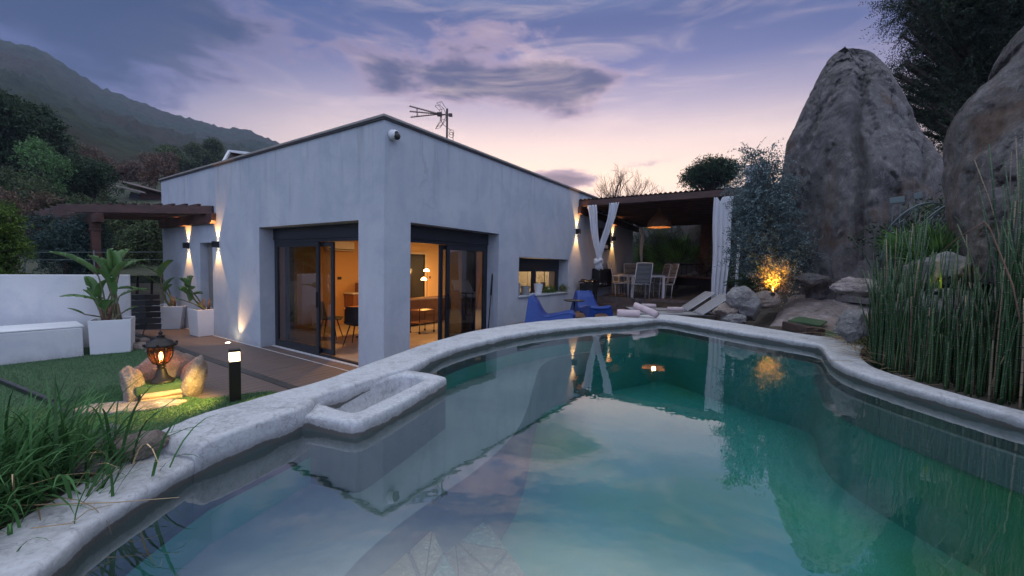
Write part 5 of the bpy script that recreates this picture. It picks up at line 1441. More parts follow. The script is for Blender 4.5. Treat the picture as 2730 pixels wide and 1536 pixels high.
add_light('lamp_light', 'POINT', (pp.x, pp.y, pp.z + .02), 9, (1, .5, .2), t_, shadow_soft_size=.05)

# ---- curtains
def strand(top_l, top_r, bot, wb, n=26, name='strand', t_=None, folds=5, seed=0, amp=.03):
    rr = random.Random(seed); ph_ = rr.uniform(0, 6)
    rows = []
    for i in range(n + 1):
        t = i / n; row = []
        for j in range(31):
            u = j / 30
            a = top_l.lerp(top_r, u); c = bot + (top_r - top_l).normalized() * wb * (u - .5)
            e_ = t ** 1.0
            p = a.lerp(c, e_)
            bulge = math.sin(math.pi * t) * 0.05
            nrm = Vector((-(top_r - top_l).y, (top_r - top_l).x, 0)).normalized()
            p = p + nrm * (amp * (math.sin(u * folds * 6.283 + ph_ + .8 * math.sin(t * 5 + u * 3)) + .5 * math.sin(u * 17 + t * 6)) * (1 - .3 * t)) + (top_r - top_l).normalized() * (.02 * math.sin(t * 7 + ph_)) + Vector((0, 0, 0))
            row.append(p)
        rows.append(row)
    b = MB(); b.grid(rows); return b.build(name, M['curtain'], t_, smooth=True, solid=.006)
cp = hl(PX0 - .02, -.65, 2.0)
t_ = thing('knotted_curtain', 'white curtain tied in a knot, hanging in a V from the pergola beam', 'curtain', cp)
kn = hl(PX0 - .02, -.66, 2.02)
strand(hl(PX0 - .06, -.24, 3.62), hl(PX0 - .06, -.54, 3.62), kn + Vector((0, 0, .04)), .13, t_=t_, seed=1, amp=.030, folds=4)
strand(hl(PX0 - .06, -.96, 3.64), hl(PX0 - .06, -1.24, 3.64), kn + Vector((0, 0, .04)), .13, t_=t_, seed=2, amp=.030, folds=4)
b = MB()
kp = [kn + Vector((.09 * math.cos(a) * (1 if i % 2 else .8), .07 * math.sin(a), .05 * math.sin(a * 1.5) - .02)) for i, a in enumerate(np.linspace(0, 9.4, 26))]
b.tube(kp, [.052 + .014 * math.sin(i * 1.9) for i in range(26)], 9); b.build('knot', M['curtain'], t_, smooth=True)
b = MB()
for q in range(5):
    dxx = (q - 2) * .032
    b.tube([kn + Vector((dxx * .4, 0, -.04)), kn + Vector((dxx, .02 * (q % 2), -.12)), kn + Vector((dxx * 1.6 + .02, -.02, -.23 - .02 * (q % 3)))], [.035, .03, .02], 8)
b.build('tail', M['curtain'], t_, smooth=True)
def sheet(p0, p1, z1, z0, wbot, name, t_, folds, amp, seed, sub_=46):
    rr = random.Random(seed); d = (p1 - p0); wd = d.length; d.normalize(); nrm = Vector((-d.y, d.x, 0)); mid = (p0 + p1) / 2
    rows = []
    for i in range(sub_ + 1):
        t = i / sub_; z = z1 + (z0 - z1) * t
        wt = wd * (1 - t) + wbot * t + .05 * wd * math.sin(t * 3.1)
        row = []
        for j in range(61):
            u = j / 60 - .5
            f = math.sin(u * folds * 6.283 + .9 * math.sin(t * 2.3 + seed)) + .45 * math.sin(u * folds * 11.9 + t * 3 + seed)
            hang = -.10 * max(0, 1 - t * 9) * math.exp(-((u + .18) / .10) ** 2)
            row.append(mid + d * (u * wt + .012 * math.sin(t * 9 + seed)) + nrm * amp * f * (.55 + .45 * t) + Vector((0, 0, 0)) + Vector((0, 0, z - mid.z + hang)))
        rows.append(row)
    b = MB(); b.grid(rows); return b.build(name, M['curtain'], t_, smooth=True, solid=.005)
q0, q1 = hl(PX0 - .06, -3.60, 0), hl(PX0 - .06, -4.02, 0)
t_ = thing('hanging_curtain', 'long white curtain hanging open at the pool side corner of the pergola', 'curtain', (q0 + q1) / 2 + Vector((0, 0, 3.5)))
sheet(q0, q1, 3.60, 1.02, .30, 'curtain_panel', t_, 4, .030, 3)
for q in range(4):
    b = MB(); c = q0.lerp(q1, .1 + q * .27); b.tube([c + Vector((0, 0, 3.58)), c + Vector((0, 0, 3.64))], .01, 5); b.build('hook', M['black'], t_)
cb_ = pt(1713, 605, 15.6); 
t_ = thing('tied_curtain', 'narrow tied curtain at the far house corner of the pergola', 'curtain', (cb_.x, cb_.y, 3.2))
sheet(pt(1707, 606, 15.6), pt(1718, 606, 15.6), pt(1712, 606, 15.6).z, pt(1712, 698, 15.6).z, .07, 'curtain_panel', t_, 2, .03, 5)

# ---- sun loungers and towels
def lounger(loc, rz, label):
    t_ = thing('sun_lounger', label, 'sun lounger', loc, rz, 'sun loungers behind the pool')
    P = lambda x, y, z: t_lw(loc, rz, x, y, z)
    for s_ in (-1, 1):
        b = MB(); b.tube([Vector(q) for q in catmull([P(-1.28, s_ * .31, .30), P(-.6, s_ * .31, .31), (P(0.0, s_ * .31, .315)), P(.55, s_ * .31, .30), P(.66, s_ * .31, .26), P(.66, s_ * .31, .15), P(.60, s_ * .31, .02)], 4)], .022, 8)
        b.build('side_rail', M['lounger_frame'], t_, smooth=True)
        b = MB(); b.tube([P(-1.15, s_ * .31, .30), P(-1.20, s_ * .31, .0)], .02, 8); b.build('leg', M['lounger_frame'], t_, smooth=True)
        b = MB(); b.tube([P(.30, s_ * .30, .30), P(.18, s_ * .30, .0)], .018, 8); b.build('leg', M['lounger_frame'], t_, smooth=True)
    rows = [[P(-1.28 + 1.30 * t, y * .30, .325 - .012 * math.sin(t * 3.14) * (1 - y * y)) for y in np.linspace(-1, 1, 7)] for t in np.linspace(0, 1, 16)]
    b = MB(); b.grid(rows); b.build('bed', M['lounger'], t_, smooth=True, solid=.014)
    L_ = .74; an = math.radians(36)
    rows = [[P(.03 + L_ * t * math.cos(an), y * .30, .33 + L_ * t * math.sin(an)) for y in np.linspace(-1, 1, 7)] for t in np.linspace(0, 1, 10)]
    b = MB(); b.grid(rows); b.build('backrest', M['lounger'], t_, smooth=True, solid=.016)
    b = MB()
    for s_ in (-1, 1): b.tube([P(.03, s_ * .305, .33), P(.03 + L_ * math.cos(an), s_ * .305, .33 + L_ * math.sin(an))], .012, 6)
    b.tube([P(.03 + L_ * math.cos(an), -.305, .33 + L_ * math.sin(an)), P(.03 + L_ * math.cos(an), .305, .33 + L_ * math.sin(an))], .012, 6)
    b.build('backrest_frame', M['alu'], t_, smooth=True)
    b = MB()
    for s_ in (-1, 1): b.tube([P(.42, s_ * .28, .60), P(.50, s_ * .28, .31)], .012, 6)
    b.build('strut', M['lounger_frame'], t_)
def t_lw(loc, rz, x, y, z):
    c, s_ = math.cos(rz), math.sin(rz)
    return Vector((loc[0] + c * x - s_ * y, loc[1] + s_ * x + c * y, loc[2] + z))
LA = (4.13, 9.88, 0.52); LB = (4.10, 9.06, 0.52); LR = math.radians(-6)
lounger(LA, LR, 'taupe sun lounger farther from the pool with its back raised')
lounger(LB, LR, 'taupe sun lounger nearer the pool with its back raised')
def towel(c, ax, L_, rad, label, seed=0, group=None, on='rim'):
    c, ax = Vector(c), Vector(ax).normalized(); side = ax.cross(Vector((0, 0, 1))).normalized(); u2 = side.cross(ax)
    t_ = thing('rolled_towel', label, 'towel', c - Vector((0, 0, rad)), 0, group)
    turns = 3.3; n = 84; th = rad / turns * .92
    rr = random.Random(seed); rows = []
    for k in range(15):
        s_ = (k / 14 - .5) * L_
        row = []
        e_ = 1 - .10 * abs(k / 14 - .5) ** 4 * 16 * .6
        for i in range(n):
            a = i / (n - 1) * turns * 6.283; r_ = (rad * (.10 + .90 * i / (n - 1))) * e_
            wob = 1 + .03 * math.sin(3 * a + k * .7 + seed)
            p = c + ax * (s_ + .006 * math.sin(a * 2 + seed) * (1 if k in (0, 14) else 0)) + side * math.cos(a) * r_ * wob * 1.06 + u2 * math.sin(a) * r_ * wob * .92
            row.append(p)
        rows.append(row)
    b = MB(); b.grid(rows); b.build('towel_roll', M['towel'], t_, smooth=True, solid=th * .55)
tw = lambda x, y, h: pt(x, y, h)
towel((1.93, 6.72, 1.02 + .062), (1, -.28, 0), .36, .060, 'pink rolled towel lying flat on the pool coping, left of its pair', 1, 'pink towels')
towel((2.22, 6.74, 1.02 + .115), (.72, -.66, -.30), .42, .062, 'pink rolled towel leaning over its pair on the pool coping', 2, 'pink towels')
towel(t_lw(LA, LR, -.80, -.05, .40), (1, -.12, 0), .34, .055, 'pink rolled towel on the farther sun lounger', 3, 'pink towels')
towel(t_lw(LB, LR, -.42, .1, .40), (1, -.05, 0), .36, .055, 'pink rolled towel on the nearer sun lounger', 4, 'pink towels')

# ---- things on the kitchen window sill
SZ = 1.124
def sill(x, y, z=0): return hl(x, y, SZ + z)
def pot(x, y, r0, r1, h_, m, label, nm='plant_pot'):
    b = MB(); c = sill(x, y); b.lathe([(0, 0), (r0, 0), (r1, h_), (r1 - .012, h_), (r0 * .9, h_ * .7), (0, h_ * .7)], c, 20)
    return tag(b.build(nm, m, smooth=False), label, 'pot')
M['concrete'] = mat('concrete_pot', (0.28, 0.28, 0.28), (0.22, 0.22, 0.22), scale=20, rough=.9)
pot(3.93, .10, .07, .075, .30, M['concrete'], 'tall grey cylinder pot at the left end of the kitchen sill')
pot(4.32, .12, .10, .10, .22, M['concrete'], 'low grey concrete pot on the kitchen sill')
pot(4.88, .08, .085, .12, .26, M['white'], 'white tapering pot in the middle of the kitchen sill')
b = MB(); c = sill(4.55, .06, .02)
for q in range(5): b.box(c + Vector((random.uniform(-.1, .1), random.uniform(-.04, .04), .008)), (.08, .03, .02), Matrix.Rotation(random.uniform(0, 3), 3, 'Z'))
tag(b.build('driftwood', M['alu'], bevel=.006), 'pale scraps lying between the pots on the kitchen sill', 'ornament')
# ================================================================== FOLIAGE TOOLS
def fast_mesh(name, V, nper, m, parent=None, mats=None):
    """V: (n, nper, 3) array of separate little polygons"""
    n = len(V); me = bpy.data.meshes.new(name)
    V = np.asarray(V, dtype=np.float64)
    if parent is not None:
        r = parent
        while r.parent: r = r.parent
        inv = np.array(PM[r.name].inverted()); V = V @ inv[:3, :3].T + inv[:3, 3]
    me.vertices.add(n * nper); me.vertices.foreach_set('co', V.reshape(-1).astype(np.float32))
    me.loops.add(n * nper); me.loops.foreach_set('vertex_index', np.arange(n * nper, dtype=np.int32))
    me.polygons.add(n); me.polygons.foreach_set('loop_start', np.arange(0, n * nper, nper, dtype=np.int32)); me.polygons.foreach_set('loop_total', np.full(n, nper, dtype=np.int32))
    me.materials.append(m); me.update(calc_edges=True)
    o = bpy.data.objects.new(name, me); COL.objects.link(o)
    if parent is not None: o.parent = parent
    return o
def unit(a): return a / np.maximum(np.linalg.norm(a, axis=-1, keepdims=True), 1e-9)
def sprays(clumps, twigs, per, tl, ll, lw_, droop=0.0, upw=0.3, fold=0.5, outw=1.0):
    """clumps: list of (centre, radius); every clump grows twigs outwards, each twig carries leaf diamonds"""
    out = []
    for c, r in clumps:
        c = np.array(c, float); rr = np.array(r if hasattr(r, '__len__') else (r, r, r), float)
        nt = max(3, int(twigs * rr.mean() ** 2))
        d = unit(rng.normal(size=(nt, 3)) + np.array([0, 0, upw])); rad = rng.uniform(.35, .95, (nt, 1)) ** .7
        o = c + d * rr * rad * .85
        td = unit(d * outw + rng.normal(size=(nt, 3)) * .45 + np.array([0, 0, -droop]))
        L = tl * rng.uniform(.5, 1.3, (nt, 1))
        f = (np.arange(per) + .5) / per
        sp = o[:, None, :] + td[:, None, :] * (L[:, None, :] * f[None, :, None])
        sp[..., 2] -= (droop * .35 * (L[:, None, 0] * f[None, :]) ** 2)
        sd = unit(np.cross(td, rng.normal(size=(nt, 3))))
        alt = np.where(np.arange(per) % 2 == 0, 1, -1)[None, :, None]
        ld = unit(td[:, None, :] * fold + sd[:, None, :] * alt + rng.normal(size=(nt, per, 3)) * .35)
        wd = unit(np.cross(ld, unit(rng.normal(size=(nt, per, 3)) + np.array([0, 0, 1.2]))))
        l_ = ll * rng.uniform(.6, 1.3, (nt, per, 1)); w2 = lw_ * rng.uniform(.7, 1.2, (nt, per, 1))
        a = sp; b_ = sp + ld * l_ * .5 + wd * w2; c_ = sp + ld * l_; e_ = sp + ld * l_ * .5 - wd * w2
        out.append(np.stack([a, b_, c_, e_], 2).reshape(-1, 4, 3))
    return np.concatenate(out)
def tree(name, label, cat, base, clumps, m, twigs, per, tl, ll, lw_, trunk_r=.15, bark='bark', group=None, limbs=True, droop=0.0, upw=.3, trunk_top=None, outw=1.0):
    base = Vector(base); t_ = thing(name, label, cat, base, 0, group)
    fast_mesh('crown', sprays(clumps, twigs, per, tl, ll, lw_, droop, upw, outw=outw), 4, M[m], t_)
    cs = [Vector(c) for c, r in clumps]
    top = trunk_top if trunk_top is not None else max(cs, key=lambda v: v.z)
    top = Vector(top)
    b = MB(); pth = [base - Vector((0, 0, .2)), base.lerp(top, .3) + Vector((.05, 0, 0)) * trunk_r, base.lerp(top, .65), top]
    pth = [Vector(q) for q in catmull([tuple(p) for p in pth], 4)]
    b.tube(pth, [trunk_r * (1 - .8 * i / (len(pth) - 1)) for i in range(len(pth))], 8)
    if limbs:
        for c in cs:
            k = min(range(len(pth)), key=lambda i: abs(pth[i].z - (c.z - (c - base).length * .25)))
            s_ = pth[k]; mid = s_.lerp(c, .5) + Vector((0, 0, (c - s_).length * .08))
            r_ = trunk_r * .35
            b.tube([s_, mid, c], [r_, r_ * .6, r_ * .2], 5)
    b.build('trunk', M[bark], t_, smooth=True)
    return t_
def ball_clumps(c, R, n, r, seed, squash=(1, 1, 1), top_bias=0.0):
    rr = np.random.default_rng(seed); out = []
    for i in range(n):
        d = unit(rr.normal(size=3) + np.array([0, 0, top_bias])); k = rr.uniform(.35, 1.0) ** .6
        p = np.array(c) + d * np.array(squash) * R * k
        out.append((tuple(p), r * rr.uniform(.7, 1.25)))
    return out

# ------------------------------------------------------------------ rocks
def rock(name, label, cat, c, size, m, seed=0, rz=0.0, rough_=.22, sub_=5, sharp=0.0, parent=None, tilt=0.0, group=None):
    bm = bmesh.new(); bmesh.ops.create_icosphere(bm, subdivisions=sub_, radius=1.0)
    off = Vector((seed * 7.3, seed * 3.1, seed * 1.7)); Rm_ = Matrix.Rotation(rz, 3, 'Z') @ Matrix.Rotation(tilt, 3, 'Y')
    rr = random.Random(seed); planes = []
    for q in range(9):
        n_ = Vector((rr.gauss(0, 1), rr.gauss(0, 1), rr.gauss(0, 1))).normalized(); planes.append((n_, rr.uniform(.62, .88)))
    for v in bm.verts:
        p = v.co.copy()
        for n_, k in planes:
            dd = p.dot(n_)
            if dd > k: p -= n_ * (dd - k) * (.55 + .45 * sharp)
        f = 1 + rough_ * noise.fractal(v.co * 1.3 + off, .8, 2, 5) * .6
        p = p * f
        p += v.normal * (noise.fractal(v.co * 5 + off, .9, 2, 4) * .035 + (noise.ridged_multi_fractal(v.co * 1.8 + off, .9, 2.1, 5, 1.0, 2.0) - 1.2) * .035)
        v.co = Rm_ @ Vector((p.x * size[0], p.y * size[1], p.z * size[2])) + Vector(c)
    for f in bm.faces: f.smooth = True
    me = bpy.data.meshes.new(name); 
    base = Vector((c[0], c[1], c[2] - size[2] * .8))
    if parent is None:
        for v in bm.verts: v.co -= base
    else:
        r = parent
        while r.parent: r = r.parent
        inv = PM[r.name].inverted()
        for v in bm.verts: v.co = inv @ v.co
    bm.to_mesh(me); bm.free(); me.materials.append(M[m])
    o = bpy.data.objects.new(name, me); COL.objects.link(o)
    if parent is None:
        o.location = base
        tag(o, label, cat, group)
    else: o.parent = parent
    return o
def loft_rock(name, label, levels, h, m, depth, seed, cracks=(), flatten=2.4, n=110, sub_v=70, push=.5, amp=.16, ridge=None):
    """levels: (y, xl, xr) outline sights, turned into rings of real width at distance h"""
    L = []
    for (y, xl, xr) in levels:
        a, b_ = pt(xl, y, h), pt(xr, y, h); L.append((a.x, a.y, b_.x, b_.y, (a.z + b_.z) / 2))
    F = catmull(L, max(2, sub_v // (len(L) - 1)))
    rows = []
    vd = sight((levels[0][1] + levels[0][2]) / 2, 700); vd = Vector((vd.x, vd.y, 0)).normalized()
    zmax = F[-1][4]; zmin = F[0][4]
    off = Vector((seed * 5.1, seed * 2.3, 0))
    for i, (ax, ay, bx, by, z) in enumerate(F):
        A, B_ = Vector((ax, ay, z)), Vector((bx, by, z)); c = (A + B_) / 2; u = (B_ - A); hw_ = u.length / 2; u.normalize()
        t = (z - zmin) / (zmax - zmin)
        dp = depth * max(0, 1 - t) ** .6 * .5 + .22 * hw_
        c = c + vd * (push * .5)
        row = []
        for k_ in range(n):
            a = 2 * math.pi * k_ / n; ca, sa = math.cos(a), math.sin(a)
            ex = 2 / flatten
            X = math.copysign(abs(ca) ** ex, ca) * hw_; Y = math.copysign(abs(sa) ** ex, sa) * dp
            if ridge is not None and sa < 0:
                rx = ridge * hw_; wl = (X - rx) / ((hw_ - rx) if X > rx else (hw_ + rx)); Y = -dp * (1.15 * (1 - abs(wl)) ** .8 * .8 + .2 * (1 - wl * wl))
            p = c + u * X + vd * Y
            q = Vector((p.x, p.y, p.z * .6)) * .9 + off
            nd = (u * ca + vd * sa)
            vq = Vector((q.x * 1.5 + .35 * noise.fractal(q * 2.5, .7, 2, 4), q.y * 1.5 + .35 * noise.fractal(q * 2.5 + Vector((9, 0, 0)), .7, 2, 4), q.z * .34 + .3 * noise.fractal(q * 2.0, .7, 2, 4)))
            vd_, vp_ = noise.voronoi(vq)
            cell = noise.noise(vp_[0] * 7.3)
            ds_ = noise.fractal(q * 1.1, .9, 2, 7) * amp * .45 + cell * amp * .32 + (noise.ridged_multi_fractal(q * 2.2, .9, 2.1, 6, 1.0, 2.0) - 1.2) * amp * .14 + noise.fractal(q * 7, .6, 2, 4) * amp * .14
            ds_ -= amp * .22 * math.exp(-((vd_[1] - vd_[0]) / .03) ** 2) * max(0, min(1, .5 + 2.5 * noise.noise(q * .8)))
            sil = 1 - abs(ca) ** 4 * .75
            p = p + nd * ds_ * sil
            for (cu, cz, ang, wd, dpt, ln) in cracks:
                du = (X - cu) * math.cos(ang) + (z - cz) * math.sin(ang); dv = -(X - cu) * math.sin(ang) + (z - cz) * math.cos(ang) + .05 * noise.noise(q * 3)
                if sa < 0 and abs(du) < ln: p = p + vd * dpt * math.exp(-(dv / wd) ** 2) * (1 - (du / ln) ** 2)
            row.append(p)
        rows.append(row + [row[0]])
    b = MB(); b.grid(rows)
    capc = [tuple(rows[-1][i]) for i in range(n)]; b.add(capc, [tuple(range(n))])
    o = b.build(name, M[m], smooth=True, weld=True)
    return tag(o, label, 'rock')
mono = [(800, 2090, 2560), (763, 2092, 2560), (700, 2088, 2570), (600, 2082, 2570), (500, 2080, 2560), (414, 2084, 2500), (352, 2093, 2450), (300, 2115, 2428), (248, 2138, 2402), (208, 2158, 2380), (182, 2171, 2364), (155, 2188, 2344), (137, 2200, 2325), (124, 2215, 2300), (117, 2228, 2275)]
loft_rock('standing_boulder', 'towering pointed granite boulder rising behind the blue grey shrub', mono, 9.4, 'granite', 2.0, 3,
          cracks=((.05, 3.4, 1.5, .07, .30, 2.2), (-.55, 4.2, 1.2, .04, .10, 1.0), (.75, 3.4, 1.25, .05, .16, .7), (.35, 2.2, 1.55, .12, .22, 1.2)), flatten=2.6, n=240, sub_v=190, amp=.24, ridge=.08)
rr_ = [(760, 2545, 3250), (700, 2540, 3250), (640, 2534, 3250), (560, 2514, 3240), (497, 2512, 3230), (447, 2506, 3220), (414, 2510, 3210), (352, 2511, 3200), (290, 2528, 3190), (220, 2570, 3170), (161, 2622, 3150), (120, 2642, 3120), (60, 2680, 3080), (0, 2735, 3040), (-60, 2790, 2990), (-110, 2850, 2950)]
loft_rock('leaning_boulder', 'huge rounded granite boulder with a slanting crack at the right edge', rr_, 6.6, 'granite2' if False else 'granite', 2.6, 11,
          cracks=((-1.05, 3.55, .52, .045, .20, 1.2), (-1.2, 2.75, .45, .03, .08, .6), (-.9, 4.4, .7, .03, .06, .9)), flatten=2.3, n=260, sub_v=190, amp=.18)

# sloping granite slab and stones round the foot
def surface_rock(name, label, pts3, m, seed, thick=.5, group=None):
    """a broad low rock: its upper surface spans the given rows of points"""
    rows = catmull([tuple(c for p in r for c in p) for r in pts3], 6)
    rows = [[tuple(r[i:i + 3]) for i in range(0, len(r), 3)] for r in rows]
    rows = [catmull(r, 6) for r in rows]
    out = []
    ni, nj = len(rows), len(rows[0])
    for i, r in enumerate(rows):
        rr2 = []
        for j, p in enumerate(r):
            e_ = min(i, ni - 1 - i, j, nj - 1 - j)
            q = Vector(p); z = q.z + noise.fractal(q * 1.6 + Vector((seed, 0, 0)), .9, 2, 6) * .07 + noise.fractal(q * 7, .8, 2, 3) * .012
            if e_ == 0: z -= thick
            elif e_ == 1: z -= .06
            rr2.append((q.x, q.y, z))
        out.append(rr2)
    b = MB(); b.grid(out); return tag(b.build(name, M[m], smooth=True), label, 'rock', group)
surface_rock('sloping_rock', 'broad pinkish granite slope running up from the coping to the tall boulder',
             [[(3.95, 6.45, .93), (4.4, 5.85, .98), (4.9, 5.35, 1.02), (5.4, 4.95, 1.02)], [(4.5, 7.05, 1.10), (5.0, 6.5, 1.24), (5.5, 6.0, 1.27), (6.0, 5.6, 1.25)],
              [(5.1, 7.7, 1.28), (5.6, 7.15, 1.50), (6.1, 6.6, 1.52), (6.6, 6.2, 1.45)], [(5.6, 8.3, 1.35), (6.1, 7.75, 1.56), (6.6, 7.2, 1.60), (7.1, 6.8, 1.5)]], 'granite3', 2)
def grnd(x, y): return bank_z(x, y)
ROCKS = [(1985, 812, 7.9, (.32, .24, .27), 'granite2', 'pointed pale grey boulder behind the lounger', .5),
         (1935, 830, 7.9, (.28, .22, .16), 'rockwarm', 'brownish flat rock between the lounger and the pale boulder', 0),
         (1955, 850, 7.7, (.22, .18, .13), 'granite2', 'small dark rock under the lounger rail', 0),
         (2042, 800, 8.1, (.22, .16, .15), 'rockwarm', 'pinkish rock wedged beside the pale boulder', 0),
         (2078, 778, 8.6, (.17, .13, .10), 'rockwarm', 'small rounded stone just below the amber lit shrub', 0),
         (2018, 760, 9.0, (.20, .16, .12), 'granite2', 'small grey stone by the cycad', 0),
         (2165, 745, 8.5, (.26, .2, .12), 'granite', 'dark flat stone at the foot of the tall boulder', 0),
         (2290, 765, 6.3, (.30, .22, .12), 'granite3', 'flat pink stone on top of the granite slope', 0),
         (2272, 872, 5.2, (.12, .15, .15), 'granite2', 'light grey lichened boulder left of the reeds', 0.2)]
for i, (x, y, h, s_, m_, lb, tl_) in enumerate(ROCKS):
    c = pt(x, y, h); rock('rock', lb, 'rock', tuple(c), s_, m_, seed=20 + i, rz=i * .9, tilt=tl_, sharp=.4, rough_=.3)
rock('rock', 'rounded boulder with a yellow lit patch among the reeds', 'rock', tuple(pt(2500, 728, 5.6)), (.24, .22, .19), 'granite2', seed=41, sharp=.3, sub_=5)
rock('rock', 'large pale boulder low down behind the reed stems', 'rock', tuple(pt(2490, 838, 5.3)), (.42, .28, .24), 'granite2', seed=42, sharp=.3, sub_=5)
# timber sleeper edging with a scrap of turf
s0 = gr(2096, 868, 1.06); s1 = gr(2162, 884, 1.06); s2 = gr(2190, 884, 1.06)
b = MB(); b.beam(s0, s1, .12, .12); tag(b.build('timber_sleeper', M['wood'], bevel=.012), 'dark timber sleeper edging the small patch of turf', 'sleeper')
b = MB(); b.beam(s1 + Vector((.03, 0, -.0)), s2, .12, .10); tag(b.build('timber_sleeper', M['wood'], bevel=.012), 'short timber block at the right end of the sleeper', 'sleeper')
tpoly = [gr(2100, 864, 1.06), gr(2188, 878, 1.06), gr(2205, 866, 1.06), gr(2130, 852, 1.06)]
b = MB(); b.add([Vector((p.x, p.y, s0.z + .045)) for p in tpoly], [(0, 1, 2, 3)]); b2 = b.build('turf_patch', M['turf'], recalc=False, solid=.02); tag(b2, 'small patch of artificial turf behind the sleeper', 'turf')
b = MB(); gl_ = [gr(2040, 885, .99), gr(2240, 900, .99), gr(2220, 925 - 14, .99), gr(2060, 880, .99)]
b.add([(3.75, 5.6, 1.0), (4.2, 5.0, 1.0), (4.6, 5.3, 1.03), (4.1, 6.0, 1.0)], [(0, 1, 2, 3)]); struct(b.build('turf_strip', M['turf'], recalc=False))

# small pebbles behind the pergola
for i in range(9):
    c = pt(1825 + i * 14, 738 - (i % 3) * 4, 16.5)
    rock('stone', ORD[i] + ' pale stone from the left in the row beyond the dining table', 'stone', tuple(c), (.16, .13, .09), 'granite2', seed=60 + i, sub_=2, group='pale stones beyond the dining table')
# ================================================================== LEFT GARDEN
# low white wall and built in bench
wt = 1.82 - .032 * 11.4
A = gr(352, 918, 0); A = Vector((A.x, A.y, 0))
wdir_ = (pt(0, 735, 11.35) - pt(352, 733, 10.9)); 
W_a = Vector((-8.04, 8.60, 1.475)); W_b = W_a + Vector((-.77, -.638, 0)) * 4.6
zt = (W_a.z + W_b.z) / 2; zt = W_a.z
t_ = thing('garden_wall', 'low white rendered wall behind the white bench', 'wall', (W_a.x, W_a.y, 0))
b = MB(); b.beam((W_a.x, W_a.y, zt / 2), (W_b.x, W_b.y, zt / 2), .18, zt); b.build('wall', M['garden_wall'], t_, bevel=.01)
# bench
p1 = gr(224, 952, 0); p0 = gr(0, 978, 0); d_ = (p0 - p1).normalized(); p0 = p1 + d_ * 3.2
bkd = Vector((-.75, .66, 0)); nb_ = Vector((d_.y, -d_.x, 0)); nb_ = nb_ if nb_.y > 0 else -nb_
hb = gr(223, 870, .0); hbz = pt(223, 870, (p1 - EYE).to_2d().length).z
t_ = thing('garden_bench', 'solid white rendered bench along the lawn in front of the white wall', 'bench', (p1.x, p1.y, 0))
b = MB(); q = [p1, p0, p0 + nb_ * .80, p1 + nb_ * .90]; b.prism([(v.x, v.y) for v in q], 0.0, hbz - .02); b.build('bench_block', M['garden_wall'], t_, bevel=.02)
b = MB(); cen_ = sum(q, Vector()) / 4; b.prism([((v - cen_).x * 1.005 + cen_.x, (v - cen_).y * 1.02 + cen_.y) for v in q], hbz - .018, hbz + .012); b.build('bench_top', M['white'], t_, bevel=.01)
# leaf of a sun bed corner showing at the far left
b = MB(); c = gr(10, 942, .12); b.prism([(c.x - .9, c.y - .2), (c.x - .1, c.y - .12), (c.x + .22, c.y + .05), (c.x - .9, c.y + .3)], .10, .15)
tag(b.build('stool_tray', M['white'], bevel=.01), 'pale corner of a low tray table at the left edge of the lawn', 'table')

def planter(c, rz, w0, w1, h, label, tiltv=0.0):
    t_ = thing('square_planter', label, 'planter', c, rz)
    P = lambda x, y, z: t_lw(c, rz, x + tiltv * z * .0, y, z)
    b = MB(); vs = []
    for z, w_ in ((0, w0 / 2), (h, w1 / 2), (h, w1 / 2 - .025), (h - .07, w1 / 2 - .03)):
        vs += [P(-w_, -w_, z), P(w_, -w_, z), P(w_, w_, z), P(-w_, w_, z)]
    fs = [(3, 2, 1, 0)]
    for k in range(3):
        for i in range(4): fs.append((k * 4 + i, k * 4 + (i + 1) % 4, k * 4 + 4 + (i + 1) % 4, k * 4 + 4 + i))
    b.add(vs, fs); b.build('planter_box', M['white'], t_, bevel=.008)
    b = MB(); w_ = w1 / 2 - .03; b.add([P(-w_, -w_, h - .07), P(w_, -w_, h - .07), P(w_, w_, h - .07), P(-w_, w_, h - .07)], [(0, 1, 2, 3)]); b.build('soil', M['soil'], t_)
    return t_
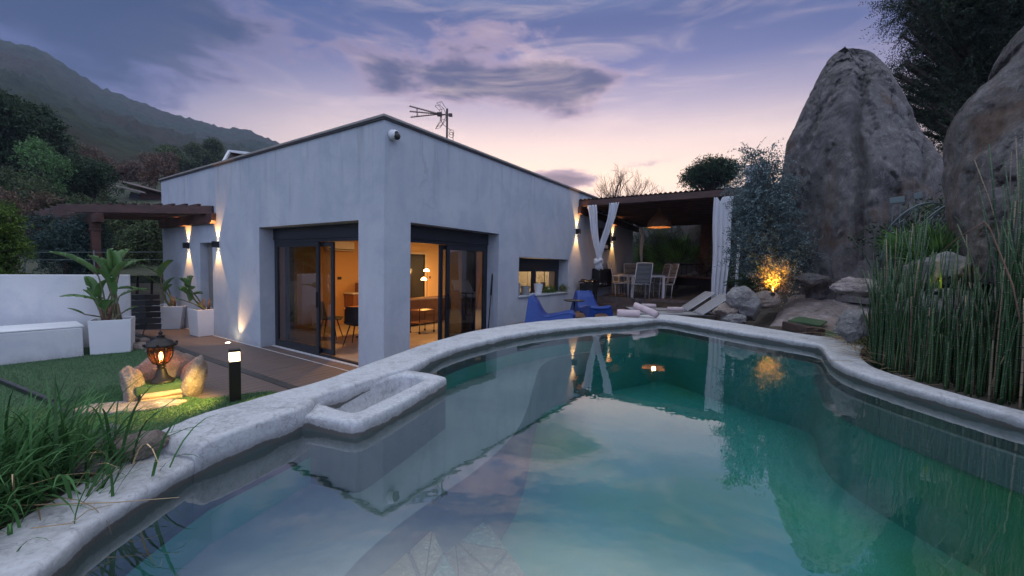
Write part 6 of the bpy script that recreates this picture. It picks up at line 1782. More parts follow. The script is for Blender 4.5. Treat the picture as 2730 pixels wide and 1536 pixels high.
def paddle(t_, root, tip, L, W_in, az_, rise, splits=4, seed=0, curl=.3, mat_='leaf_banana', up_end=.0, roll=0.0):
    """one big leaf: stalk from root to tip, blade of length L beyond it, with a midrib fold and torn edges"""
    rr = random.Random(seed); W = W_in * 1.45
    root, tip = Vector(root), Vector(tip)
    dr = Vector((math.cos(az_), math.sin(az_), 0))
    mid = root.lerp(tip, .5) - dr * .05
    stalk = [Vector(q) for q in catmull([tuple(root), tuple(mid), tuple(tip)], 5)]
    b = MB(); b.tube(stalk, [.020 * (1 - .5 * i / len(stalk)) for i in range(len(stalk))], 6)
    n = 26; pos = tip.copy(); ang = rise; rib = []
    for i in range(n + 1):
        rib.append(pos.copy()); ang -= curl / n * (1 + i / n)
        pos = pos + (dr * math.cos(ang) + Vector((0, 0, 1)) * math.sin(ang)) * L / n
    b.tube(rib[::2], [.011 * (1 - .8 * i / len(rib[::2])) for i in range(len(rib[::2]))], 4)
    b.cur = 1
    tears = [[rr.random() for _ in range(splits)] for s_ in (0, 1)]
    for si, s_ in enumerate((-1, 1)):
        edges = sorted([0.03] + [.15 + .8 * t for t in tears[si]] + [1.0])
        for k in range(len(edges) - 1):
            a_, b_ = edges[k], edges[k + 1]; m_ = max(2, int((b_ - a_) * 16)); rows = []
            gap = .018 if splits else 0
            dz = rr.uniform(-.10, .06); dsw = rr.uniform(-.05, .05)
            for i in range(m_ + 1):
                u = a_ + (b_ - a_) * i / m_; ii = u * n; i0 = min(n - 1, int(ii)); p = rib[i0].lerp(rib[i0 + 1], ii - i0)
                tg = (rib[i0 + 1] - rib[i0]).normalized(); side = tg.cross(Vector((0, 0, 1))).normalized() * s_; nm = side.cross(tg) * s_
                side = (side * math.cos(roll * s_) + nm * math.sin(roll) ).normalized() if roll else side
                wd = W * (math.sin(math.pi * min(1, u * .96 + .04) ** .75)) ** .72
                edge_ = (i == 0 or i == m_) and splits
                row = []
                for j in range(6):
                    v = j / 5
                    lift_ = .55 * v - .75 * v * v
                    sh = gap * v * (1 if i == 0 else -1 if i == m_ else 0)
                    row.append(p + side * wd * v * .95 + nm * wd * (lift_ + dz * v * v) + tg * (wd * .35 * v + sh + dsw * v * v * W) + Vector((0, 0, .004 * math.sin(u * 60 + j))))
                rows.append(row)
            b.grid(rows)
    b.build('leaf', [M['stem_banana'], M[mat_]], t_, smooth=True)
# planter 1 (front, big) ------------------------------------------------
plc = Vector((-7.62, 7.98, 0)); prz = math.atan2(7.81 - 7.473, -7.318 + 7.773 + .0)
f0, f1 = gr(239, 950, 0), gr(350, 941, 0); fr_d = (f1 - f0); fw = fr_d.length; prz = math.atan2(fr_d.y, fr_d.x); nrm_ = Vector((-fr_d.y, fr_d.x, 0)).normalized()
plc = (f0 + f1) / 2 + nrm_ * fw / 2; ph1 = pt(239, 856, (f0 - EYE).to_2d().length).z
planter((plc.x, plc.y, 0), prz, fw * .98, fw * 1.04, ph1, 'large white planter on the lawn beside the white bench')
sp1 = thing('strelitzia', 'tall many leaved strelitzia in the large planter on the lawn', 'potted plant', (plc.x, plc.y, ph1 - .07))
hp = (plc - EYE).to_2d().length
def LP(x, y, dh=0.0): return pt(x, y, hp + dh)
LEAVES = [  # blade start, blade end (sights), half width, splits, roll, depth offset
    ((262, 735), (135, 668), .17, 7, .5, -.1), ((255, 800), (163, 787), .13, 2, .2, -.2), ((225, 838), (182, 820), .06, 0, .1, -.1), ((283, 745), (240, 680), .15, 2, .9, .1),
    ((300, 735), (292, 662), .15, 1, 1.0, .15), ((315, 740), (343, 663), .15, 1, .9, .2), ((305, 760), (345, 690), .14, 3, .6, -.1), ((310, 770), (388, 775), .13, 6, .3, 0), ((318, 790), (400, 768), .10, 5, .3, .2),
    ((330, 832), (367, 815), .06, 0, .1, -.1), ((262, 825), (225, 772), .13, 1, .7, .1), ((282, 830), (298, 800), .12, 1, .8, -.25), ((300, 790), (258, 715), .14, 3, .8, -.1), ((320, 720), (385, 690), .09, 6, .4, .3), ((270, 800), (285, 745), .12, 0, 1.0, .0), ((245, 790), (228, 735), .10, 2, .8, .25)]
for i, (a, e_, W_, sp_, rl_, dh) in enumerate(LEAVES):
    tipp, endp = LP(*a, dh), LP(*e_, dh * 1.6); v = endp - tipp; Lh = v.length
    rise = math.atan2(v.z, math.hypot(v.x, v.y)) + .25
    root_ = Vector((plc.x + (i % 5 - 2) * .06, plc.y + (i % 3 - 1) * .07, ph1 - .07))
    paddle(sp1, root_, tipp, Lh * 1.03, W_, math.atan2(v.y, v.x), rise, sp_, 100 + i, .45, roll=rl_)
b = MB()
for q in range(9):
    r0 = Vector((plc.x + random.uniform(-.16, .16), plc.y + random.uniform(-.1, .1), ph1 - .08)); b.tube([r0, r0 + Vector((random.uniform(-.06, .06), 0, .18)), r0 + Vector((random.uniform(-.12, .12), 0, .36))], [.035, .028, .008], 7)
b.build('sheath', M['stem_brown'], sp1, smooth=True)
# planter 2 and 3 ---------------------------------------------------------
f0, f1 = gr(410, 880, 0), gr(466, 872, 0); fr_d = f1 - f0
f2a, f2b = gr(397, 882, 0), gr(468, 876, 0); c2 = (f2a + f2b) / 2 + Vector((0, .33, 0)); h2 = (c2 - EYE).to_2d().length; z2 = pt(400, 818, h2 - .3).z
planter((c2.x, c2.y, 0), math.radians(18), .50, .74, z2, 'white tapered planter farther back on the deck, nearest the cable railing')
f3a, f3b = gr(492, 901, 0), gr(563, 893, 0); w3 = (f3b - f3a).length; c3 = (f3a + f3b) / 2 + Vector((.0, w3 * .5, 0)); a3 = math.atan2(f3b.y - f3a.y, f3b.x - f3a.x); z3 = pt(491, 828, (f3a - EYE).to_2d().length).z
planter((c3.x, c3.y, 0), a3, w3 * .95, w3 * 1.08, z3, 'white planter on the deck against the house wall')
def small_strel(name, label, c, z, h_, leaves, seed):
    s_ = thing('strelitzia', label, 'potted plant', (c.x, c.y, z - .07))
    for i, (a, e_, W_, sp_, rl_, dh) in enumerate(leaves):
        A_, B_ = pt(*a, h_ + dh), pt(*e_, h_ + dh * 1.4); v = B_ - A_
        paddle(s_, (c.x + (i % 3 - 1) * .05, c.y, z - .07), A_, v.length * 1.02, W_, math.atan2(v.y, v.x), math.atan2(v.z, math.hypot(v.x, v.y)) + .15, sp_, seed + i, .35, roll=rl_)
    b = MB()
    for q in range(4): r0 = Vector((c.x + random.uniform(-.08, .08), c.y, z - .08)); b.tube([r0, r0 + Vector((random.uniform(-.05, .05), 0, .30))], [.03, .012], 6)
    b.build('sheath', M['stem_brown'], s_, smooth=True)
small_strel('strelitzia', 'strelitzia with upright leaves in the back planter, lit yellow by the wall lamp', c2, z2, h2,
            [((428, 742), (458, 692), .17, 1, 1.0, 0), ((430, 735), (365, 700), .08, 5, .4, .1), ((425, 760), (372, 728), .07, 6, .3, -.1), ((436, 775), (462, 738), .10, 1, .6, .1), ((440, 780), (458, 758), .10, 0, .8, -.1)], 300)
h3 = (c3 - EYE).to_2d().length
small_strel('strelitzia', 'small strelitzia with fringed yellow green leaves in the planter by the wall', c3, z3, h3,
            [((505, 790), (478, 770), .16, 5, .8, -.1), ((508, 775), (512, 735), .16, 6, .9, 0), ((512, 785), (540, 782), .11, 5, .5, 0), ((500, 765), (480, 742), .13, 5, .6, .1), ((505, 805), (500, 778), .08, 0, .9, -.15), ((488, 800), (466, 799), .05, 0, .3, -.1)], 330)


M['latt'] = mat('grey_green_plastic', (0.16, 0.21, 0.21), rough=.5)
# cable fence and dark steps down behind the wall end
t_ = thing('cable_fence', 'thin cable fence with posts beyond the white wall', 'fence', tuple(gr(330, 850, 0)))
hz = 13.5
b = MB()
for y in (673, 693): b.tube([pt(60, y + 0, hz), pt(440, y - 1, hz)], .005, 5)
b.build('cable', M['latt'], t_)
for x in (66, 250):
    b = MB(); a_ = pt(x, 668, hz); b.tube([a_, (a_.x, a_.y, -.05)], .012, 6); b.build('post', M['latt'], t_)
t_ = thing('outdoor_steps', 'dark steps with pale nosings between the white wall and the back planter', 'steps', tuple(gr(372, 900, 0)))
for q in range(6):
    y = 868 - q * 16; a_, e_ = pt(352, y, 11.8 + q * .3), pt(394, y - 1, 12.1 + q * .3)
    b = MB(); b.beam(a_ + Vector((0, .16, -.05)), e_ + Vector((0, .16, -.05)), .32, .12); b.build('tread', M['black'], t_)
    b = MB(); b.beam(a_ + Vector((0, -.012, .018)), e_ + Vector((0, -.012, .018)), .012, .010); b.build('nosing', M['latt'], t_)
# white and grey striped awning roof glimpsed behind wall
t_ = thing('tiled_roof', 'pale ribbed roof of a neighbouring house seen over the white wall', 'roof', tuple(pt(110, 725, 22)))
for q in range(9):
    y = 697 + q * 5; b = MB(); b.beam(pt(50, y + 8, 22 - q * .25), pt(134, y, 22 - q * .25), .20, .05); b.build('roof_rib', M['white'], t_)
b = MB(); b.beam(pt(45, 722, 22.3), pt(134, 718, 22.3), .3, .9); b.build('underside', mat('ribbed_roof', (0.12, 0.12, 0.13), rough=.8), t_)
# weeping grey gravel plants and rocks at the wall foot
for i, (x, y, s_) in enumerate([(372, 925, .20), (385, 908, .12), (362, 905, .10), (398, 935, .08)]):
    c = gr(x, y, .05); rock('rock', ['rounded grey brown rock at the end of the white wall', 'small rock beside the wall end rock', 'little stone against the wall pier', 'flat stone at the lawn corner by the deck'][i], 'rock', tuple(c), (s_, s_ * .7, s_ * .6), 'rockwarm', seed=80 + i, sub_=3)
c = gr(375, 895, 0)
tree('low_shrub', 'wispy low grey shrub at the end of the white wall', 'shrub', tuple(c), [((c.x, c.y, .25), .22), ((c.x + .1, c.y + .2, .4), .2)], 'silver_leaf', 900, 6, .22, .03, .006, trunk_r=.012, upw=.8)

# lantern on its stump -------------------------------------------------------
lb_ = pt(431, 1018, 6.95)
st_t = thing('stump_base', 'hollow stone and timber stump with turf on top under the lantern', 'stump', (lb_.x, lb_.y, 0))
zt_ = lb_.z
def LPT(x, y, h=6.95): return pt(x, y, h)
b = MB(); cxx, cyy = lb_.x, lb_.y
vd_ = sight(431, 1018); vd_ = Vector((vd_.x, vd_.y, 0)).normalized(); rd_ = Vector((vd_.y, -vd_.x, 0))
wS = .30
def SB(u, v, z): return Vector((cxx, cyy, 0)) + rd_ * u + vd_ * v + Vector((0, 0, z))
rock('stone_slab', '', '', tuple(SB(.30, .02, .15)), (.17, .24, .40), 'rockwarm', 90, math.atan2(rd_.y, rd_.x), .25, 4, .6, parent=st_t, tilt=.22)
rock('stone_slab', '', '', tuple(SB(-.27, .06, .13)), (.13, .22, .34), 'rockwarm', 91, math.atan2(rd_.y, rd_.x), .25, 4, .6, parent=st_t, tilt=-.12)
rock('back_stone', '', '', tuple(SB(.05, .30, .2)), (.42, .16, .40), 'rockwarm', 92, math.atan2(rd_.y, rd_.x), .25, 4, .5, parent=st_t)
b = MB(); m3 = Matrix((rd_, vd_, Vector((0, 0, 1)))).transposed(); b.box(SB(0, .06, zt_ - .06), (.52, .46, .12), m3); b.build('turf_pad', M['turf'], st_t, bevel=.03)
for q in range(3):
    b = MB(); L_ = .40; y0 = -.16
    z_ = .035 + q * .068; 
    if z_ + .04 > zt_ - .10 and q == 2: continue
    rows = []
    for i in range(12):
        rows.append([SB(-L_ / 2 + L_ * i / 11, y0 + .05 * math.cos(a) + .01 * noise.noise(Vector((i * .5, q, a))), z_ + .036 * math.sin(a) + .004 * noise.noise(Vector((i * .7, q * 3, a)))) for a in np.linspace(0, 6.2832, 12)])
    b.grid(rows); b.build('stacked_stone', mat('pale_sandstone%d' % q, (0.50, 0.38, 0.26), (0.38, 0.27, 0.18), scale=5, rough=.85, bump=.6), st_t, smooth=True)
n_t = 900
pts2 = [tuple(SB(rng.uniform(-.26, .26), rng.uniform(-.17, .28), zt_ - .005)) for _ in range(n_t)]
o_ = blades('turf_fringe', pts2, .03, .003, M['turfblade']); o_['kind'] = 'stuff'; o_.parent = st_t; o_.location = (-cxx, -cyy, 0)
ln = thing('garden_lantern', 'black coach lantern glowing amber on the turf topped stump', 'lantern', (lb_.x, lb_.y, zt_))
zz = lambda y: pt(431, y, 6.95).z
px_m = 6.95 / 1091 * 1.0
zb0, z_bowl0, z_bowl1, z_roof1, z_tip = zt_, zz(968), zz(925), zz(905), zz(893)
rg = .132
def lan(prof): return [(r_, z) for r_, z in prof]
b = MB(); b.lathe([(0, zb0), (.135, zb0), (.14, zb0 + .02), (.115, zb0 + .035), (.07, zb0 + .08), (.05, zb0 + .16), (.035, z_bowl0 - .055), (.055, z_bowl0 - .045), (.035, z_bowl0 - .035), (.06, z_bowl0 - .01), (.075, z_bowl0 + .0), (0, z_bowl0 + .0)], (lb_.x, lb_.y, 0), 28); b.build('pedestal', M['dkbronze'], ln, smooth=True)
hb_ = z_bowl1 - z_bowl0 + .02
gp = [(.07 + (rg - .07) * math.sin(math.pi * t * .62) ** .8, z_bowl0 + hb_ * t) for t in np.linspace(0, 1, 12)]
b = MB(); b.lathe(gp, (lb_.x, lb_.y, 0), 28); b.build('glass_bowl', M['lampglass'], ln, smooth=True)
for q in range(8):
    a = q * math.pi / 4 + .2; b = MB(); b.tube([(lb_.x + (r_ + .004) * math.cos(a), lb_.y + (r_ + .004) * math.sin(a), z) for r_, z in gp], .007, 5); b.build('cage_bar', M['dkbronze'], ln, smooth=True)
b = MB(); b.tube([(lb_.x + gp[7][0] * math.cos(a), lb_.y + gp[7][0] * math.sin(a), gp[8][1]) for a in np.linspace(0, 6.2832, 29)], .006, 5); b.build('cage_ring', M['dkbronze'], ln, smooth=True)
rz0 = gp[-1][1]
b = MB(); b.lathe([(.12, rz0 - .012), (rg + .035, rz0 - .004), (rg + .045, rz0 + .012), (rg + .02, rz0 + .022), (.12, rz0 + .06), (.07, rz0 + .085), (.045, rz0 + .10), (.04, rz0 + .12), (.05, rz0 + .125), (.02, rz0 + .135), (.018, rz0 + .15), (.028, rz0 + .165), (.012, rz0 + .18), (0.004, rz0 + .205), (0, rz0 + .205)], (lb_.x, lb_.y, 0), 28)
for q in range(6):
    a = q * math.pi / 3; b.box((lb_.x + (rg + .04) * math.cos(a), lb_.y + (rg + .04) * math.sin(a), rz0 + .025), (.02, .02, .03))
b.build('lantern_roof', M['dkbronze'], ln, smooth=True)
b = MB(); b.lathe([(0, z_bowl0 + .05), (.016, z_bowl0 + .05), (.022, z_bowl0 + .09), (.014, z_bowl0 + .14), (0, z_bowl0 + .155)], (lb_.x, lb_.y, 0), 12); b.build('bulb', M['bulb'], ln, smooth=True)
add_light('lamp_light', 'POINT', (lb_.x, lb_.y, z_bowl0 + .10), 5.0, (1.0, .52, .18), ln, shadow_soft_size=.03)
fl_ = SB(-.02, -.40, .04)
t_ = thing('ground_spotlight', 'low warm spotlight in the grass washing the stump stones', 'garden light', tuple(fl_))
b = MB(); b.lathe([(0, 0), (.02, 0), (.022, .03), (0, .035)], fl_ - Vector((0, 0, .03)), 10); b.build('housing', M['black'], t_)
add_light('lamp_light', 'SPOT', fl_ + Vector((0, 0, .015)), 4.5, (1, .60, .20), t_, SB(0, .1, .18), spot_size=math.radians(120), spot_blend=.9, shadow_soft_size=.02)

# flat stepping slab
sl_pts = [(185, 1098), (240, 1082), (330, 1073), (420, 1066), (500, 1070), (470, 1082), (390, 1094), (300, 1104), (220, 1106)]
sp_ = [gr(x, y, .03) for x, y in sl_pts]; b = MB(); b.prism([(p.x, p.y) for p in sp_], 0.0, .055)
tag(b.build('stepping_slab', M['granite3'], bevel=.015), 'flat pinkish stone slab in the lawn in front of the lantern stump', 'stone slab')

# bollard
bl_ = gr(627, 1072, 0); hbz_ = (bl_ - EYE).to_2d().length; tb = pt(625, 930, hbz_).z
t_ = thing('bollard_light', 'square dark bollard with a glowing head beside the pool coping', 'bollard', (bl_.x, bl_.y, 0))
wb_ = .125; rb = Matrix.Rotation(math.radians(38), 3, 'Z')
g0 = tb - .155
b = MB(); b.box((bl_.x, bl_.y, g0 / 2), (wb_, wb_, g0), rb); b.build('post', M['dkbronze'], t_, bevel=.004)
b = MB(); b.box((bl_.x, bl_.y, g0 + .062), (wb_ - .012, wb_ - .012, .118), rb); b.build('light_head', emit('bollard_head', (1.0, .80, .50), 2.6), t_)
b = MB(); b.box((bl_.x, bl_.y, tb - .018), (wb_, wb_, .03), rb)
b.build('cap', M['dkbronze'], t_, bevel=.003)
add_light('lamp_light', 'POINT', (bl_.x, bl_.y, g0 + .06), 1, (1, .65, .25), t_, shadow_soft_size=.06)
bb_ = Vector((bl_.x, bl_.y, 0)) + Vector((.12, -.16, .0))
for sx, sy in ((-.16, -.10), (.17, -.06)):
    add_light('lamp_light', 'SPOT', (bl_.x + sx, bl_.y + sy, g0 + .05), 60, (1, .66, .14), t_, (bl_.x + sx * 4.5, bl_.y + sy * 3, 0), spot_size=math.radians(110), spot_blend=.8, shadow_soft_size=.04)

# long grass clump and stones on the near bed ---------------------------------
cg = thing('grass_clump', 'big clump of long dark green grass spilling over the near left coping', 'grass clump', (-1.75, 1.35, .9))
def ribbon_grass(n, centre, spread, L_, W_, m, name, parent, seed, droop=1.0, az0=None, azs=3.2, el0=1.15, els=.3, kind=None, segs=7):
    r_ = np.random.default_rng(seed); vs = []; fs = []
    b = MB()
    for i in range(n):
        a = r_.uniform(-azs, azs) + (az0 or 0); e_ = np.clip(r_.normal(el0, els), .1, 1.5); L2 = L_ * r_.uniform(.45, 1.15); w_ = W_ * r_.uniform(.6, 1.2)
        p = Vector(centre) + Vector((r_.normal(0, spread[0]), r_.normal(0, spread[1]), 0)); p.z = max(.1, bed_z(p.x, p.y)) if p.x < -1.45 and centre[2] > .6 else centre[2]
        d = Vector((math.cos(a), math.sin(a), 0)); side = Vector((-d.y, d.x, 0)); rows = []
        tw_ = r_.uniform(-.5, .5); dr_ = droop * r_.uniform(.5, 1.6)
        for k in range(segs + 1):
            t = k / segs; wt = w_ * (1 - t ** 2.2) * (.6 + .4 * min(1, t * 4)); ee = e_ - dr_ * t * t * 1.5
            sd = (side * math.cos(tw_ * t) + Vector((0, 0, 1)) * math.sin(tw_ * t)) * wt
            rows.append([p - sd, p + d * 0 + Vector((0, 0, -.25 * wt)), p + sd])
            p = p + (d * math.cos(ee) + Vector((0, 0, 1)) * math.sin(ee)) * L2 / segs
        b.grid(rows)
    o = b.build(name, M[m], parent, smooth=True, recalc=False)
    if kind: o['kind'] = kind
    return o
ribbon_grass(1900, (-2.02, 1.32, .95), (.22, .21), .42, .0058, 'grass_blade', 'blades', cg, 5, droop=.95, az0=.6, azs=1.9, kind='stuff')
ribbon_grass(800, (-1.75, 1.12, .97), (.12, .20), .32, .0056, 'grass_blade', 'blades', cg, 6, droop=1.0, az0=.3, azs=1.7, kind='stuff')
ribbon_grass(46, (-1.66, 1.25, .97), (.10, .22), .45, .0035, 'straw', 'dry_blades', cg, 8, droop=1.2, az0=-.1, azs=1.2, el0=.5, kind='stuff')
b = MB(); b.tube([gr(0, 1350, 1.03), gr(120, 1345, 1.035), gr(300, 1340, 1.03), gr(478, 1326, 1.035)], [.0022, .0022, .0018, .001], 5)
b.build('dry_stem', M['straw'], cg)
b = MB(); b.tube([gr(85, 1408, 1.03), gr(190, 1395, 1.035), gr(235, 1360, 1.04), gr(300, 1345, 1.03)], [.0018, .0018, .0015, .001], 5)
b.build('dry_stem', M['straw'], cg)
c_ = gr(378, 1207, 1.03)
rock('rock', 'angular brown stone with a flat top lying on the low coping', 'rock', (c_.x, c_.y, 1.065), (.105, .07, .055), 'rockwarm', seed=51, sharp=.9, rough_=.18, rz=.3)
c_ = gr(275, 1180, 1.0)
rock('rock', 'pale mossy stone half hidden behind the long grass', 'rock', (c_.x, c_.y, 1.0), (.10, .07, .07), 'granite2', seed=52, sharp=.6, rz=.8)
c_ = gr(262, 1245, 1.02)
rock('rock', 'pale stone under the grass beside the low coping', 'rock', (c_.x - .02, c_.y, 1.02), (.07, .05, .035), 'granite2', seed=53, sharp=.6, rz=.3)

# mid distance trees, left --------------------------------------------------
def PC(lst, h): return [(tuple(pt(x, y, h + dh)), r) for x, y, r, dh in lst]
# dark cypress like pine mass at the left edge
g0_ = lambda x, h: (pt(x, 700, h).x, pt(x, 700, h).y, -.05)
cl = ball_clumps(pt(35, 335, 38), 2.0, 20, .8, 3, (1.1, 1, .8), .3) + ball_clumps(pt(25, 430, 38), 2.2, 20, .9, 4, (.9, 1, 1.2)) + ball_clumps(pt(90, 350, 38), 1.0, 8, .6, 5)
tree('pine_tree', 'tall dark pine at the far left edge in front of the mountain', 'tree', g0_(45, 38), cl, 'pine_leaf', 150, 9, .6, .20, .045, trunk_r=.35, droop=.1, upw=.6)
cl = ball_clumps(pt(102, 462, 30), 1.0, 14, .42, 6, (.8, .8, 1.3))
tree('ash_tree', 'light green feathery tree left of the umbrella pines', 'tree', g0_(102, 30), cl, 'bright_leaf', 240, 8, .32, .13, .03, trunk_r=.12, upw=.6)
cl = ball_clumps(pt(185, 470, 33), 1.3, 14, .6, 7, (1.25, 1, .5)); 
tree('umbrella_pine', 'left of two dark flat topped pines on the slope', 'tree', g0_(200, 33), cl, 'pine_leaf', 240, 9, .45, .15, .035, trunk_r=.12, bark='bark')
cl = ball_clumps(pt(243, 478, 34), 1.05, 12, .55, 8, (1.2, 1, .5))
tree('umbrella_pine', 'right of two dark flat topped pines, nearer the shed', 'tree', g0_(225, 34), cl, 'pine_leaf', 240, 9, .45, .15, .035, trunk_r=.11)
cl = ball_clumps(pt(-35, 655, 13.5), .55, 14, .32, 9, (1, 1, 1.2)) + ball_clumps(pt(-15, 605, 13.5), .32, 10, .22, 10, (.8, .8, 1.3)) + ball_clumps(pt(-40, 700, 13.5), .70, 10, .32, 12)
tree('thuja', 'bright yellow green conifer at the left edge above the white wall', 'conifer', g0_(0, 13.6), cl, 'thuja_leaf', 1400, 8, .16, .055, .014, trunk_r=.08, upw=.8)
cl = ball_clumps(pt(180, 655, 15), .62, 16, .36, 13, (.95, .95, 1.15)) + ball_clumps(pt(178, 705, 15), .75, 12, .36, 14)
tree('spruce', 'dark blue green spruce behind the white wall beside the pergola post', 'conifer', g0_(180, 15), cl, 'spruce_leaf', 1100, 8, .2, .06, .012, trunk_r=.08, upw=.5)
SH = [(60, 590, 24, 1.2, 'brown_leaf', 'bare grey brown shrub behind the yellow green conifer'), (130, 600, 26, 1.2, 'brown_leaf', 'bare reddish shrub between the conifer and the spruce'), (20, 540, 30, 1.6, 'olive_leaf', 'dull green bush at the left edge below the pine'),
      (300, 640, 22, 1.3, 'olive_leaf', 'dark bush seen under the left pergola beam'), (360, 620, 24, 1.2, 'pine_leaf', 'dark evergreen bush under the pergola near the house'), (400, 660, 20, 1.0, 'olive_leaf', 'low green bush beside the house corner under the pergola'), (260, 690, 19, .8, 'olive_leaf', 'low bush behind the strelitzia'),
      (262, 575, 36, 1.1, 'olive_leaf', 'round green bush left of the shed'), (330, 462, 60, 2.4, 'brown_leaf', 'bare reddish tree above the shed'), (250, 440, 62, 2.6, 'brown_leaf', 'bare brown tree on the slope above the umbrella pines'), (150, 425, 60, 2.2, 'olive_leaf', 'olive coloured tree on the slope right of the tall pine'),
      (418, 470, 48, 1.3, 'brown_leaf', 'bare shrub just left of the house roof edge'), (480, 440, 75, 2.6, 'olive_leaf', 'green tree on the slope just above the left parapet'), (560, 420, 90, 2.6, 'olive_leaf', 'low trees on the slope beside the roof lantern'), (200, 545, 40, 1.6, 'olive_leaf', 'green bush under the umbrella pines'), (430, 585, 34, .9, 'brown_leaf', 'grey leafless bush between shed and house'),
      (330, 600, 30, 1.0, 'pine_leaf', 'dark bush just above the left pergola beam'), (90, 545, 27, 1.1, 'olive_leaf', 'dark green bush under the light green tree'), (430, 455, 70, 2.2, 'brown_leaf', 'brown leafless tree above the left end of the parapet'), (200, 610, 24, 1.2, 'olive_leaf', 'dark undergrowth behind the blue green spruce')]
for i, (x, y, h, r, m_, lb) in enumerate(SH):
    cl = ball_clumps(pt(x, y, h), r * .8, 12, r * .45, 200 + i, (1.25, 1, .9))
    k_ = (14.0 / h) ** 1.3
    tree('shrub' if r < 2 else 'hillside_tree', lb, 'shrub' if r < 2 else 'tree', g0_(x, h), cl, m_, 900 * k_ if r < 2 else 150, 7, .28 * r, .045 + .003 * h, .010 + .0007 * h, trunk_r=.05 * r, upw=.5)
# slope turf behind the fence
b = MB(); b.grid([[tuple(pt(x, y, h)) for x in (-300, -100, 100, 300, 470)] for y, h in ((735, 17), (700, 20), (640, 26), (590, 32), (540, 42), (480, 60), (440, 85))])
gs = b.build('meadow_slope', mat('slope_grass', (0.035, 0.05, 0.025), (0.07, 0.075, 0.045), scale=.25, rough=.95, bump=1, bscale=2, bdist=.3, detail=9), smooth=True); struct(gs)
# shed
t_ = thing('hillside_shed', 'reddish shed with a pale corrugated roof on the slope left of the house', 'shed', tuple(pt(360, 545, 44)))
a_, e_ = pt(322, 530, 44), pt(412, 548, 44)
M['shedred'] = mat('shed_boards', (0.12, 0.05, 0.04), (0.08, 0.04, 0.035), scale=2, rough=.8)
b = MB(); b.beam(a_ + Vector((0, 1.5, -.2)), e_ + Vector((0, 1.5, -.2)), 2.6, 1.9); b.build('wall', M['shedred'], t_)
b = MB(); b.beam(a_ + Vector((-.3, .6, 1.25)), e_ + Vector((.3, .6, 1.0)), 3.4, .10); b.beam(a_ + Vector((-.3, -1.1, 1.0)), e_ + Vector((.3, -1.1, .8)), .4, .1); b.build('roof', mat('shed_roof', (0.42, 0.32, 0.28), (0.3, 0.24, 0.22), scale=1, rough=.7), t_)
b = MB(); b.beam(a_.lerp(e_, .2) + Vector((0, .15, .35)), a_.lerp(e_, .8) + Vector((0, .15, .3)), .1, .7); b.build('window', M['black'], t_)
b = MB(); b.beam(a_ + Vector((0, .18, -.45)), e_ + Vector((0, .18, -.5)), .1, .12); b.build('rail', M['bark_pale'], t_)

# ================================================================== RIGHT GARDEN
# tall cedar behind the boulders
CED = [(2620, 10, 1.6, 0), (2560, 40, 1.3, -.4), (2490, 20, 1.0, -.8), (2480, 70, .7, -.9), (2455, 110, .55, -.9), (2500, 130, 1.0, -.5), (2580, 130, 1.4, 0), (2455, 165, .6, -.9), (2410, 178, .32, -1), (2385, 205, .28, -1), (2420, 225, .6, -.9), (2480, 220, 1.0, -.4), (2560, 230, 1.2, 0),
       (2400, 262, .42, -.9), (2440, 280, .7, -.8), (2500, 300, .9, -.4), (2460, 340, .7, -.6), (2520, 380, .8, 0), (2680, 80, 1.6, .4), (2700, 180, 1.4, .5), (2500, -60, 1.3, -.4), (2620, -100, 1.8, 0), (2560, 330, 1.0, .3), (2650, 280, 1.2, .4), (2480, 420, .6, -.3), (2415, 90, .2, -1), (2770, -20, 1.6, .5), (2440, 55, .35, -.9), (2370, 268, .22, -1)]
cl = []
for i, (x, y, r, dh) in enumerate(CED):
    cl += ball_clumps(pt(x, y, 13.5 + dh), r * .55, max(3, int(r * 6)), r * .48, 400 + i, (1, 1, .62))
tree('cedar_tree', 'tall dark cedar rising between the two great boulders', 'tree', tuple(Vector((pt(2640, 700, 14).x, pt(2640, 700, 14).y, 1.8))), cl, 'cedar_leaf', 210, 20, .46, .060, .0085, trunk_r=.30, droop=.35, upw=.1, trunk_top=pt(2610, -60, 13.6))
# blue grey shrub
SB_ = [(2010, 420, .20, 0), (2040, 450, .26, 0), (2012, 480, .28, 0), (2060, 500, .36, .1), (2030, 540, .42, 0), (2008, 560, .30, -.1), (2075, 570, .34, .1), (2000, 620, .28, -.1), (2030, 620, .44, 0), (2085, 640, .30, .1), (2000, 680, .36, 0), (2055, 690, .36, 0), (1985, 530, .16, -.1), (2090, 700, .26, .1), (2110, 740, .24, .1),
       (2030, 730, .30, 0), (2130, 660, .20, .1), (2145, 672, .14, .1), (1975, 640, .14, -.1), (2000, 400, .08, 0), (2065, 425, .10, 0), (2055, 400, .06, 0)]
cl = [(tuple(pt(x, y, 8.6 + dh)), r) for x, y, r, dh in SB_]
sbase = pt(2065, 772, 8.5)
tree('silver_shrub', 'tall blue grey feathery shrub beside the hanging curtain', 'shrub', tuple(sbase), cl, 'silver_leaf', 1500, 12, .26, .048, .0105, trunk_r=.05, bark='bark_pale', droop=.5, upw=.2, trunk_top=pt(2035, 470, 8.6))
b_l = [(1990, 402), (2003, 398), (2015, 408), (2028, 420), (2050, 395), (2062, 402), (2071, 395), (2040, 432)]
